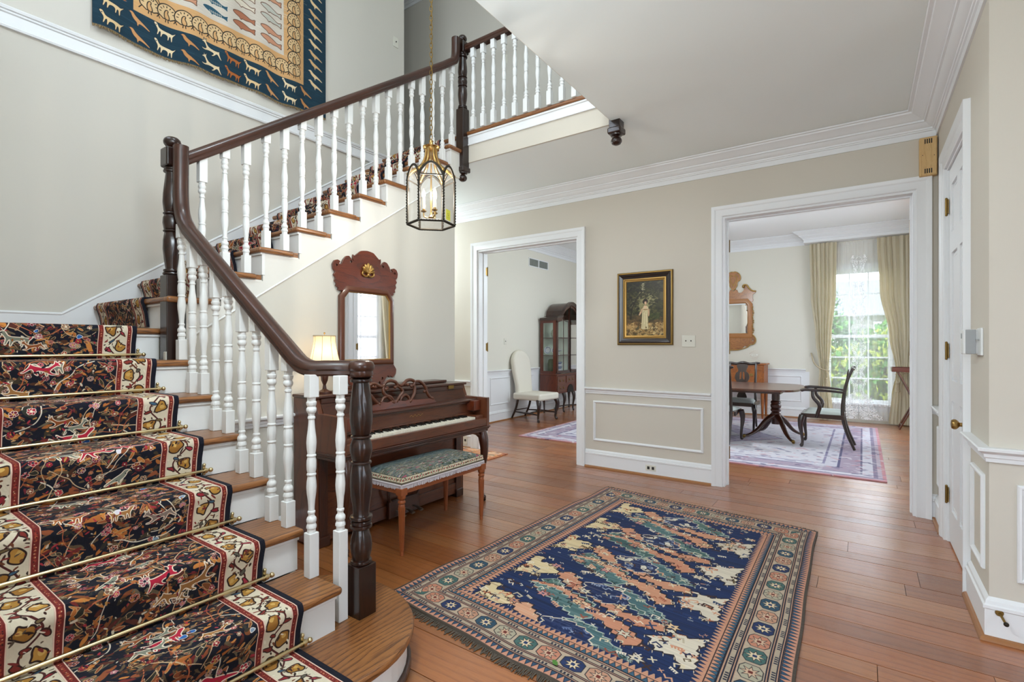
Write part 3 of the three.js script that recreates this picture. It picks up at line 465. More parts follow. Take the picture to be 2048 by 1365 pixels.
struct('wall_stair_front', slab('z', -0.1, 0.06, -4.62, 1.5, 0, CEIL2, [[-4.0, -2.4, 3.85, 6.0], [-0.9, 1.5, 0, FLOOR2]]), M.wallPale);
struct('wall_left', [slab('x', XT - 0.14, XT, -4.143, -0.1, FLOOR2 - 0.3, CEIL2), slab('x', XT - 0.14, XT, -3.66, -0.1, 0, FLOOR2 - 0.3)], M.wallPale, 'tall pale grey stairwell wall behind the tapestry');
struct('wall_rear_left', slab('x', -6.64, -6.5, ZB - 0.16, -3.5, 0, CEIL2), M.wallBeige);
struct('wall_rear_front', slab('z', -3.66, -3.52, -6.5, XT - 0.14, 0, CEIL), M.wallBeige);
struct('wall_upper_return', slab('z', -4.143, -4.0, -6.5, XT - 0.14, FLOOR2, CEIL2), M.wallPale);
struct('wall_upper_back', slab('z', ZB - 0.16, ZB, -6.5, 1.64, FLOOR2, CEIL2), M.wallPale, 'pale upstairs hall wall behind the landing balusters');
struct('wall_upper_right', slab('x', 1.5, 1.64, ZB, -0.1, FLOOR2, CEIL2), M.wallPale);
const hole = (x0, x1, z0, z1, y0, y1) => bx(x0, x1, y0, y1, z0, z1);
struct('ceiling', [hole(WX, 2.94, ZB, 1.36, CEIL, CEIL + 0.12), hole(-6.5, WX, ZB, WZ - 0.02, CEIL, CEIL + 0.12)], M.ceiling, 'smooth white hall ceiling with stairwell opening');
struct('floor_upper', [hole(WX, 1.5, ZB, -0.1, CEIL + 0.12, FLOOR2), hole(-6.5, WX, ZB, WZ - 0.02, CEIL + 0.12, FLOOR2)], M.subfloor);
struct('ceiling_upper', hole(-6.64, 1.64, ZB - 0.16, 0.06, CEIL2, CEIL2 + 0.14), M.ceiling);
// dining room
const WIN = [-0.52, 0.41, 0.34, 2.68];
struct('wall_dining_far', slab('z', DZ - 0.2, DZ, DX0 - 0.16, DX1 + 0.16, 0, DCEIL, [WIN]), M.wallDining, 'cream far wall of the dining room with tall window');
struct('wall_dining_left', slab('x', DX0 - 0.16, DX0, DZ, ZB - 0.16, 0, DCEIL), M.wallDining, 'cream side wall behind upholstered chair and cabinet');
struct('wall_dining_right', slab('x', DX1, DX1 + 0.16, DZ, ZB - 0.16, 0, DCEIL, [[-9.6, -8.2, 0.4, 2.7], [-6.3, -5.5, 0.34, 2.68]]), M.wallDining);
struct('wall_dining_near', slab('z', ZB - 0.18, ZB - 0.16, DX0, DX1, 0, DCEIL, [OPL, OPR]), M.wallDining);
struct('ceiling_dining', hole(DX0 - 0.16, DX1 + 0.16, DZ - 0.2, ZB - 0.16, DCEIL, DCEIL + 0.15), M.ceilingDining);

// ---------------------------------------------------------------- mouldings
const CROWN = [[0, -0.18], [0.012, -0.18], [0.014, -0.138], [0.024, -0.134], [0.026, -0.126], [0.034, -0.124], [0.036, -0.112], [0.05, -0.106], [0.066, -0.094], [0.078, -0.08], [0.09, -0.078], [0.092, -0.066], [0.104, -0.062], [0.12, -0.05], [0.146, -0.034], [0.168, -0.024], [0.172, -0.014], [0.192, -0.012], [0.196, -0.002], [0, -0.002]];
const BASE = [[0, 0.0], [0.018, 0.0], [0.018, 0.142], [0.024, 0.147], [0.024, 0.16], [0.016, 0.165], [0.014, 0.18], [0.006, 0.19], [0, 0.196]];
const SHOE = [[0.018, 0], [0.038, 0], [0.036, 0.009], [0.029, 0.017], [0.018, 0.021]];
const RAILM = [[0, -0.068], [0.012, -0.068], [0.014, -0.05], [0.02, -0.046], [0.022, -0.03], [0.034, -0.022], [0.044, -0.016], [0.046, -0.004], [0.04, 0], [0, 0]];
const PANEL = [[0, 0], [0, 0.01], [0.006, 0.016], [0.014, 0.016], [0.02, 0.008], [0.026, 0.005], [0.026, 0]];
const CASE = [[0, 0], [0, 0.014], [0.006, 0.019], [0.016, 0.016], [0.06, 0.02], [0.07, 0.027], [0.084, 0.03], [0.098, 0.032], [0.098, 0]];
const lift = (pts, y) => pts.map(([x, z]) => [x, y, z]);
const trimN = (() => { let k = 0; return () => 'trim_' + ++k; })();
const cA = [2.8, ZJ], cB = [XR, ZJ], cC = [XR, ZB];
struct(trimN(), mould(CROWN, lift([cA, cB, cC, [-6.5, ZB]], CEIL)), M.white, 'white stepped crown moulding round the hall');
const dz0 = OPD[0] - 0.12, dz1 = OPD[1] + 0.12, runs = [[cA, cB, [XR, dz1]], [[XR, dz0], cC, [OPR[1] + 0.1, ZB]], [[OPR[0] - 0.1, ZB], [OPL[1] + 0.1, ZB]], [[OPL[0] - 0.1, ZB], [-6.5, ZB]]];
runs.forEach((r, i) => {
  struct(['baseboard_right', 'baseboard_corner', 'baseboard_back', 'baseboard_rear'][i], mould(BASE, lift(r, 0)), M.white);
  struct(trimN(), mould(SHOE, lift(r, 0)), M.oak);
  struct(trimN(), mould(RAILM, lift(r, 0.887)), M.white, ['white chair rail wrapping the wall corner by the door', 'short white chair rail between door and opening', 'white chair rail below the portrait', 'white chair rail behind the piano end'][i]);
});
const frameN = (pts, N) => mould(PANEL, pts, N, true);
const panelZ = (x0, x1, y0, y1, z) => frameN([[x0, y0, z], [x0, y1, z], [x1, y1, z], [x1, y0, z]].reverse(), V(0, 0, 1));
const panelXneg = (z0, z1, y0, y1, x) => frameN([[x, y0, z0], [x, y1, z0], [x, y1, z1], [x, y0, z1]].reverse(), V(-1, 0, 0));
const panelXpos = (z0, z1, y0, y1, x) => frameN([[x, y0, z1], [x, y1, z1], [x, y1, z0], [x, y0, z0]].reverse(), V(1, 0, 0));
struct(trimN(), panelZ(-2.45, -1.272, 0.298, 0.74, ZB), M.white, 'white picture frame moulding under the portrait');
struct(trimN(), panelZ(-5.6, -4.33, 0.298, 0.74, ZB), M.white);
struct(trimN(), panelZ(0.572, 2.2, 0.285, 0.725, ZJ), M.white);
struct(trimN(), panelXneg(-3.56, -3.25, 0.29, 0.74, XR), M.white);
struct(trimN(), panelXneg(-5.0, -4.78, 0.29, 0.74, XR), M.white);
const caseZ = (o, z, N = V(0, 0, 1), p = CASE) => mould(p, N.z > 0 ? [[o[0], 0, z], [o[0], o[3], z], [o[1], o[3], z], [o[1], 0, z]] : [[o[1], 0, z], [o[1], o[3], z], [o[0], o[3], z], [o[0], 0, z]], N);
const jambZ = (o, z0, z1) => [bx(o[0] - 0.001, o[0] + 0.018, 0, o[3], z0, z1), bx(o[1] - 0.018, o[1] + 0.001, 0, o[3], z0, z1), bx(o[0] + 0.018, o[1] - 0.018, o[3] - 0.018, o[3] + 0.001, z0, z1), bx(o[0] + 0.018, o[0] + 0.03, 0, o[3] - 0.018, z0 + 0.05, z0 + 0.09), bx(o[1] - 0.03, o[1] - 0.018, 0, o[3] - 0.018, z0 + 0.05, z0 + 0.09), bx(o[0] + 0.03, o[1] - 0.03, o[3] - 0.03, o[3] - 0.018, z0 + 0.05, z0 + 0.09)];
function casedOpening(o, label, hingeSides) {
  const g = new THREE.Group(); g.name = trimN(); g.userData = { kind: 'structure', label }; scene.add(g);
  mesh('casing', caseZ(o, ZB), M.white, g); mesh('casing', caseZ(o, ZB - 0.18, V(0, 0, -1)), M.white, g);
  mesh('jamb', jambZ(o, ZB - 0.18, ZB), M.white, g);
  for (const s of hingeSides) for (const y of [0.3, 1.33, 2.33]) { const x = s < 0 ? o[0] + 0.0195 : o[1] - 0.0195; mesh('hinge', [rbox(0.003, 0.1, 0.045, 0.002, x, y, ZB - 0.152), cyl(0.006, 0.006, 0.104, x - s * 0.004, y, ZB - 0.178, 8), ball(0.007, x - s * 0.004, y + 0.055, ZB - 0.178, 8, 6), ball(0.007, x - s * 0.004, y - 0.055, ZB - 0.178, 8, 6)], M.brassOld, g, 'aged brass hinge'); }
  return g;
}
casedOpening(OPL, 'white casing of the opening beside the piano', [-1]);
casedOpening(OPR, 'white casing of the wide opening towards the dining table', [-1, 1]);
{ // six-panel door on the right wall
  const g = new THREE.Group(); g.name = 'door_1'; g.userData = { kind: 'structure', label: 'white six panel door with brass knob' }; scene.add(g);
  const [z0, z1, , h] = OPD;
  mesh('casing', mould([...CASE.slice(0, -2), [0.118, 0.032], [0.118, 0]], [[XR, 0, z0], [XR, h, z0], [XR, h, z1], [XR, 0, z1]], V(-1, 0, 0)), M.white, g);
  mesh('jamb', [bx(XR, XR + 0.14, 0, h, z0 - 0.001, z0 + 0.015), bx(XR, XR + 0.14, 0, h, z1 - 0.015, z1 + 0.001), bx(XR, XR + 0.14, h - 0.015, h + 0.001, z0 + 0.015, z1 - 0.015)], M.white, g);
  const X = XR + 0.012, a = z0 + 0.018, b = z1 - 0.018, st = 0.105, md = (a + b) / 2, rows = [[0.24, 0.98], [1.12, 1.98], [2.12, 2.44]];
  const slabs = [bx(X, X + 0.04, 0.012, h - 0.02, a, a + st), bx(X, X + 0.04, 0.012, h - 0.02, b - st, b), bx(X, X + 0.04, 0.012, h - 0.02, md - st / 2, md + st / 2)], ys = [0.012, ...rows.flat(), h - 0.02];
  for (let k = 0; k < ys.length; k += 2) for (const [p, q] of [[a + st, md - st / 2], [md + st / 2, b - st]]) slabs.push(bx(X, X + 0.04, ys[k], ys[k + 1], p, q));
  mesh('door_slab', slabs, M.white, g);
  for (const [y0, y1] of rows) for (const [p, q] of [[a + st, md - st / 2], [md + st / 2, b - st]]) {
    mesh('panel', [bx(X + 0.018, X + 0.03, y0, y1, p, q), mould([[0, 0], [0, 0.004], [-0.03, 0.014], [-0.034, 0.014], [-0.034, 0]].map(([u, v]) => [-u, v]), [[X + 0.018, y0, p], [X + 0.018, y1, p], [X + 0.018, y1, q], [X + 0.018, y0, q]].reverse(), V(-1, 0, 0), true), bx(X + 0.006, X + 0.018, y0 + 0.034, y1 - 0.034, p + 0.034, q - 0.034)], M.white, g);
  }
  for (const y of [0.327, 1.319, 2.314]) mesh('hinge', [rbox(0.006, 0.1, 0.04, 0.002, XR + 0.004, y, a - 0.002), cyl(0.007, 0.007, 0.104, XR - 0.004, y, a - 0.002, 8), ball(0.008, XR - 0.004, y + 0.056, a - 0.002, 8, 6), ball(0.008, XR - 0.004, y - 0.056, a - 0.002, 8, 6)], M.brassOld, g, 'aged brass hinge');
  const k = mesh('knob', lathe([[0, 0], [0.033, 0], [0.033, 0.006], [0.02, 0.01], [0.012, 0.016], [0.012, 0.034], [0.02, 0.04], [0.029, 0.05], [0.03, 0.06], [0.024, 0.07], [0, 0.074]]).rotateZ(PI / 2).translate(X, 0.9, b - 0.06), M.brassBright, g, 'polished brass knob'); k.name = 'door_knob';
}
// dining room mouldings
const DB = ZB - 0.18, dpath = [[DX1, DB], [DX1, DZ], [DX0, DZ], [DX0, DB]];
const DCROWN = CROWN.map(([u, v]) => [u * 0.95, v * 1.1]);
const cz = DZ + 0.24; // the crown breaks forward over the window as a cornice box
struct(trimN(), mould(DCROWN, lift([[DX1, DB], [DX1, DZ], [0.72, DZ], [0.72, cz], [-0.86, cz], [-0.86, DZ], [DX0, DZ], [DX0, DB]], DCEIL)), M.white, 'white crown moulding stepping out as a cornice over the curtains');
struct(trimN(), bx(-0.86, 0.72, DCEIL - 0.2, DCEIL, DZ, cz), M.white);
for (const [p, n] of [[[[DX1, DZ], [0.7, DZ]], 'c'], [[[-0.86, DZ], [DX0, DZ], [DX0, DB]], 'a']]) {
  struct(n === 'a' ? 'baseboard_dining' : 'baseboard_dining_corner', mould(BASE, lift(p, 0)), M.white); struct(trimN(), mould(SHOE, lift(p, 0)), M.oak); struct(trimN(), mould(RAILM, lift(p, 0.91)), M.white);
}
for (const [a, b] of [[-1.95, -0.92], [-3.2, -2.1], [-4.6, -3.4]]) struct(trimN(), panelZ(a, b, 0.3, 0.78, DZ), M.white);
for (const [a, b] of [[-7.5, -6.9], [-8.3, -7.65], [-6.75, -5.6], [-10.4, -9.75]]) struct(trimN(), panelXpos(a, b, 0.3, 0.78, DX0), M.white);
// white painted dado below the dining chair rail
struct('wall_dining_dado', bx(DX0 + 0.0005, DX0 + 0.004, 0, 0.86, DZ, DB), M.white); struct('wall_dining_dado_far', bx(DX0 + 0.005, -0.8, 0, 0.86, DZ + 0.0005, DZ + 0.004), M.white);
// upstairs mouldings
struct(trimN(), mould(CROWN, lift([[1.5, ZB], [-6.5, ZB]], CEIL2)), M.white); struct('baseboard_upper', mould(BASE, lift([[1.5, ZB], [-6.5, ZB]], FLOOR2)), M.white);
struct(trimN(), mould([[0, 0], [0.016, 0], [0.02, 0.012], [0.014, 0.02], [0.014, 0.09], [0.022, 0.096], [0.022, 0.108], [0.03, 0.112], [0.034, 0.128], [0.026, 0.136], [0, 0.136]], lift([[-6.5, -4.143], [XT, -4.143], [XT, -0.1]].map(([x, z]) => [x, z]), 3.38)), M.white, 'white band moulding along the stairwell wall below the tapestry');
// ---------------------------------------------------------------- windows that let the daylight in
function windowZ(n, o, z, cols, rows, inward = 1, label) {
  const g = new THREE.Group(); g.name = 'window_' + n; g.userData = { kind: 'structure', label }; scene.add(g);
  const [x0, x1, y0, y1] = o, f = 0.05, d = 0.05;
  mesh('window_frame', [bx(x0, x0 + f, y0, y1, z - d / 2, z + d / 2), bx(x1 - f, x1, y0, y1, z - d / 2, z + d / 2), bx(x0 + f, x1 - f, y0, y0 + f, z - d / 2, z + d / 2), bx(x0 + f, x1 - f, y1 - f, y1, z - d / 2, z + d / 2)], M.white, g);
  const cw = (x1 - x0 - 2 * f) / cols, ch = (y1 - y0 - 2 * f) / rows;
  for (let i = 1; i < cols; i++) mesh('muntin', bx(x0 + f + i * cw - 0.011, x0 + f + i * cw + 0.011, y0 + f, y1 - f, z - 0.015, z + 0.015), M.white, g);
  for (let j = 1; j < rows; j++) mesh(j * 2 === rows ? 'meeting_rail' : 'muntin', bx(x0 + f, x1 - f, y0 + f + j * ch - (j * 2 === rows ? 0.026 : 0.011), y0 + f + j * ch + (j * 2 === rows ? 0.026 : 0.011), z - 0.018, z + 0.018), M.white, g);
  for (let i = 0; i < cols; i++) for (let j = 0; j < rows; j++) mesh('pane', new THREE.PlaneGeometry(cw, ch).translate(x0 + f + (i + 0.5) * cw, y0 + f + (j + 0.5) * ch, z), M.glass, g);
  return g;
}
const w1 = windowZ(1, WIN, DZ - 0.1, 3, 6, 1, 'tall white multi pane window behind lace curtain');
mesh('window_casing', [mould(CASE, [[WIN[0], WIN[2], DZ], [WIN[0], WIN[3], DZ], [WIN[1], WIN[3], DZ], [WIN[1], WIN[2], DZ]], V(0, 0, 1))], M.white, w1); mesh('window_sill', rbx(WIN[0] - 0.12, WIN[1] + 0.12, WIN[2] - 0.04, WIN[2], DZ - 0.08, DZ + 0.06), M.white, w1); mesh('apron_panel', [bx(WIN[0] - 0.06, WIN[1] + 0.06, 0.2, WIN[2] - 0.04, DZ, DZ + 0.012)], M.white, w1);
windowZ(2, [-4.0, -2.4, 3.85, 6.0], -0.02, 4, 4, -1, 'large unseen stairwell window in the front wall that lights the stairs');  // out of view, placed and sized to light the stairwell
windowZ(3, [-0.7, 0.8, 0.05, 2.7], 1.28, 3, 4, -1, 'unseen glazed entrance that lights the hall');  // unseen front glazing, sized for the daylight wanted in the hall
windowZ(4, [0, 1.4, 0.4, 2.7], 0, 3, 6, 1, 'unseen side window that lights the dining room').position.set(0, 0, 0);  // out of view, lets more daylight onto the dining table and floor
{ const w4 = scene.getObjectByName('window_4'); w4.rotation.y = PI / 2; w4.position.set(DX1 + 0.08, 0, -8.2); const w6 = windowZ(6, [0, 0.8, 0.34, 2.68], 0, 2, 6, 1, 'dining room window reflected in the hall mirror'); w6.rotation.y = PI / 2; w6.position.set(DX1 + 0.08, 0, -5.5); const w5 = windowZ(5, [0, 1.2, 0.7, 2.6], 0, 3, 4, 1, 'unseen side window that lights the entrance hall'); w5.rotation.y = PI / 2; w5.position.set(2.87, 0, -0.3); }  // the hall side window is out of view, placed to light the hall
// ---------------------------------------------------------------- staircase
const RISE = 0.182, GO = 0.271, GU = 0.262, ZE = -1.291, ZN = -0.11, XU = -3.215;
const nx = (k) => -1.752 - GO * (k - 2), nz = (k) => k === 19 ? -3.80 : -1.2 - GU * (k - 9);
{
  const st = thing('staircase', 'two flight staircase with white risers, oak treads and quarter landing', 'staircase');
  seed = 201;
  // step 1, a wide curved bullnose step
  const bull = (g) => { const p = []; for (let i = 0; i <= 26; i++) { const a = i / 26 * PI; p.push([-1.94 + (0.5 + g) * Math.cos(a), -1.21 - (0.45 + g) * Math.sin(a)]); } return [[-1.44 + g, ZN], ...p, [-2.44 - g, ZN]]; };
  const flat = (pts, y0, y1, bev) => extr(pts.map(([x, z]) => [x, -z]), y1 - y0, bev).rotateX(-PI / 2).translate(0, (y0 + y1) / 2, 0);
  mesh('tread', grain(flat(bull(0), RISE - 0.034, RISE, 0.012), 'z', [0.2, 0.1]), M.oak, st, 'curved bullnose bottom tread');
  mesh('riser', flat(bull(-0.03), 0.0, RISE - 0.034, 0), M.whiteStair, st); mesh('shoe_moulding', flat(bull(-0.012), 0, 0.035, 0.01), M.rail, st);
  mesh('cove', flat(bull(-0.018), RISE - 0.046, RISE - 0.034, 0.004), M.rail, st);
  for (let k = 2; k <= 7; k++) {
    mesh('riser', [bx(nx(k) - 0.05, nx(k) - 0.03, (k - 1) * RISE, k * RISE - 0.03, -1.272, ZN), rbx(nx(k) - 0.03, nx(k) - 0.018, k * RISE - 0.05, k * RISE - 0.034, -1.275, ZN, 0.004)], M.whiteStair, st);
    mesh('tread', grain(rbx(nx(k + 1) - 0.03, nx(k), k * RISE - 0.034, k * RISE, ZE, ZN, 0.015, 3), 'z', [k * 0.37, k * 0.21]), M.oak, st);
  }
  mesh('riser', [bx(nx(8) - 0.05, nx(8) - 0.03, 7 * RISE, 8 * RISE - 0.03, -1.23, ZN), rbx(nx(8) - 0.03, nx(8) - 0.018, 8 * RISE - 0.05, 8 * RISE - 0.034, -1.235, ZN, 0.004)], M.whiteStair, st);
  mesh('landing', grain(rbx(XT, nx(8), 8 * RISE - 0.034, 8 * RISE, -1.24, ZN, 0.014, 3), 'z', [0.5, 0.4]), M.oak, st);
  // side of the lower flight
  { const p = [[-2.3, 0]]; for (let k = 2; k <= 7; k++) { p.push([nx(k) - 0.03, (k - 1) * RISE], [nx(k) - 0.03, k * RISE - 0.034]); } p[0] = [nx(2) - 0.03, 0]; p.push([-3.36, 7 * RISE - 0.034], [-3.36, 0]); for (const q of p) { if (q[0] > -3.3) q[0] -= 0.012; q[1] = Math.max(0, q[1] - 0.006); } mesh('stringer', extr(p, 0.025).translate(0, 0, -1.255), M.whiteStair, st, 'white side of the lower flight'); }
  for (let k = 9; k <= 18; k++) {
    mesh('riser', [bx(XT, k === 9 ? -3.3 : -3.236, (k - 1) * RISE + 0.001, k * RISE - 0.03, nz(k) - 0.05, nz(k) - 0.03), rbx(XT, k === 9 ? -3.3 : -3.23, k * RISE - 0.05, k * RISE - 0.034, nz(k) - 0.03, nz(k) - 0.018, 0.004)], M.whiteStair, st);
    mesh('tread', [grain(bx(XT, -3.245, k * RISE - 0.033, k * RISE - 0.001, nz(k + 1) - 0.03, nz(k) - 0.03), 'x', [k * 0.31, k * 0.17]), grain(rbx(XT, XU, k * RISE - 0.034, k * RISE, nz(k) - 0.09, nz(k), 0.015, 3), 'x', [k * 0.31, k * 0.17]), grain(rbx(-3.29, XU + 0.001, k * RISE - 0.0345, k * RISE + 0.0006, nz(k + 1) + 0.012, nz(k) + 0.001, 0.015, 3), 'z', [k * 0.31, k * 0.17])], M.oak, st);
    mesh('bracket', [bx(-3.27, -3.2385, k * RISE - 0.05, k * RISE - 0.034, nz(k + 1) - 0.03, k === 9 ? -1.31 : nz(k) - 0.02)], M.stairSide, st);
  }
  mesh('riser', bx(XT, -3.245, 18 * RISE, FLOOR2 - 0.03, nz(19) - 0.05, nz(19) - 0.03), M.whiteStair, st);
  // stepped stringer of the upper flight and the wall below it, with a bead along the seam
  const off = (z) => 1.318 + (-1.2 - z) * 0.682; // lower edge of the stringer
  const p = [];
  p.push([1.305, 9 * RISE - 0.04]); for (let k = 10; k <= 18; k++) p.push([-(nz(k) - 0.038), (k - 1) * RISE - 0.04], [-(nz(k) - 0.038), k * RISE - 0.04]);
  p.push([3.66, 18 * RISE - 0.04], [3.66, off(-3.66)], [1.305, off(-1.305)]);
  mesh('stringer', extr(p, 0.03).rotateY(PI / 2).translate(-3.2545, 0, 0), M.stairSide, st, 'white stepped stringer of the upper flight');
  mesh('newel_end_panel', bx(-3.27, -3.2395, off(-3.66), 18 * RISE - 0.034, -3.79, -3.6605), M.stairSide, st);
  mesh('seam_bead', rod([-3.2385, off(-1.3), -1.3], [-3.2385, off(-3.66), -3.66], 0.006, 8), M.whiteStair, st);
  // raking skirting on the stairwell wall
  const q = [[0.11, 8 * RISE], [0.11, 8 * RISE + 0.113], [1.03, 8 * RISE + 0.113], [1.21, 1.694], [3.75, 3.447], [3.75, 3.1], [1.2, 8 * RISE]];
  mesh('wall_skirting', extr(q, 0.018).rotateY(PI / 2).translate(XT + 0.0095, 0, 0), M.white, st); const qq = q.slice(1, 5).map(([z, y]) => [XT + 0.012, y, -z]);
  mesh('skirting_bead', [0, 1, 2].map((i) => rod(qq[i], qq[i + 1], 0.011, 8)), M.white, st);
}
struct('wall_understair', (() => { const off = (z) => 1.318 + (-1.2 - z) * 0.682; const p = [[1.2, 0], [1.2, 1.3], [1.2, off(-1.2)], [3.66, off(-3.66)], [3.66, 0]]; return merge([extr(p, 0.03).rotateY(PI / 2).translate(-3.256, 0, 0), bx(XT, -3.272, 0, off(-3.66) + 0.16, -3.66, -3.63)]); })(), M.wallStair, 'pale wall under the upper flight behind the piano');
struct('baseboard_understair', mould(BASE, [[-3.241, 0, -3.66], [-3.241, 0, -1.3]]), M.white);
struct(trimN(), mould(RAILM, [[-3.241, 0.887, -3.66], [-3.241, 0.887, -1.3]]), M.white);
// stairwell edge: nosing, fascia boards
struct(trimN(), [grain(rbx(-3.24, WX + 0.03, FLOOR2 - 0.03, FLOOR2 + 0.004, WZ - 0.1, WZ + 0.03, 0.012, 2), 'x'), grain(rbx(XT, -3.24, FLOOR2 - 0.03, FLOOR2 + 0.004, WZ - 0.1, nz(19), 0.012, 2), 'x')], M.oak, 'oak nosing along the landing edge');
struct(trimN(), [bx(-3.24, WX, FLOOR2 - 0.12, FLOOR2 - 0.03, WZ - 0.02, WZ + 0.008), rbx(-3.24, WX, FLOOR2 - 0.05, FLOOR2 - 0.03, WZ, WZ + 0.018, 0.006), rbx(-3.24, WX, FLOOR2 - 0.13, FLOOR2 - 0.118, WZ, WZ + 0.014, 0.004)], M.white, 'white apron board below the landing nosing');
struct('wall_well_edge', [bx(-3.24, WX, CEIL, FLOOR2 - 0.1, WZ - 0.022, WZ), bx(WX - 0.002, WX + 0.002, CEIL, FLOOR2, WZ, -0.1)], M.wallBeige, 'beige edge of the upper floor over the hall');
// ---------------------------------------------------------------- balustrades
const HR = [[-0.028, 0], [-0.033, 0.008], [-0.031, 0.022], [-0.037, 0.03], [-0.037, 0.044], [-0.03, 0.058], [-0.014, 0.067], [0.014, 0.067], [0.03, 0.058], [0.037, 0.044], [0.037, 0.03], [0.031, 0.022], [0.033, 0.008], [0.028, 0]];
const halfTurn = [[0, 0.0205], [0.02, 0.0198], [0.034, 0.0165], [0.038, 0.0195], [0.043, 0.0195], [0.047, 0.0162], [0.07, 0.0195], [0.095, 0.021], [0.12, 0.0195], [0.15, 0.0155], [0.18, 0.013], [0.196, 0.0125], [0.199, 0.0158], [0.206, 0.0158], [0.209, 0.0128], [0.22, 0.0135], [0.226, 0.0185], [0.234, 0.0212], [0.243, 0.0205], [0.25, 0.0162], [0.254, 0.0185], [0.262, 0.0212], [0.27, 0.0212], [0.273, 0.0178], [0.29, 0.0178]];
const turnProfile = [...halfTurn.map(([t, r]) => [r, 0.29 - t]).reverse(), ...halfTurn.slice(1).map(([t, r]) => [r, 0.29 + t])];
const turned = lathe(turnProfile, 14), cache = {};
function balusterGeo(bottom, top) {
  const key = bottom.toFixed(3) + '/' + top.toFixed(3);
  return cache[key] ??= merge([rbox(0.045, bottom, 0.045, 0.003, 0, bottom / 2, 0, 1), turned.clone().translate(0, bottom, 0), rbox(0.045, top, 0.045, 0.003, 0, bottom + 0.58 + top / 2, 0, 1)]);
}
function baluster(parent, x, z, y0, y1, bottom = 0.115) { const b = mesh('baluster', balusterGeo(bottom, y1 - y0 - 0.58 - bottom), M.whiteStair, parent); b.position.set(x, y0, z); return b; }
const NT = (s, y0, pts) => lathe(pts.map(([r, y]) => [r * s, y + y0]), 28);
const ringP = (y, r, h, inner) => [[inner, y - h / 2 - 0.002], [r, y - h / 2], [r + 0.002, y], [r, y + h / 2], [inner, y + h / 2 + 0.002]];
const lowRail = (x) => 1.229 + 0.6716 * (-2.0 - x), upRail = (z) => 2.41 + 0.708 * (-1.31 - z);
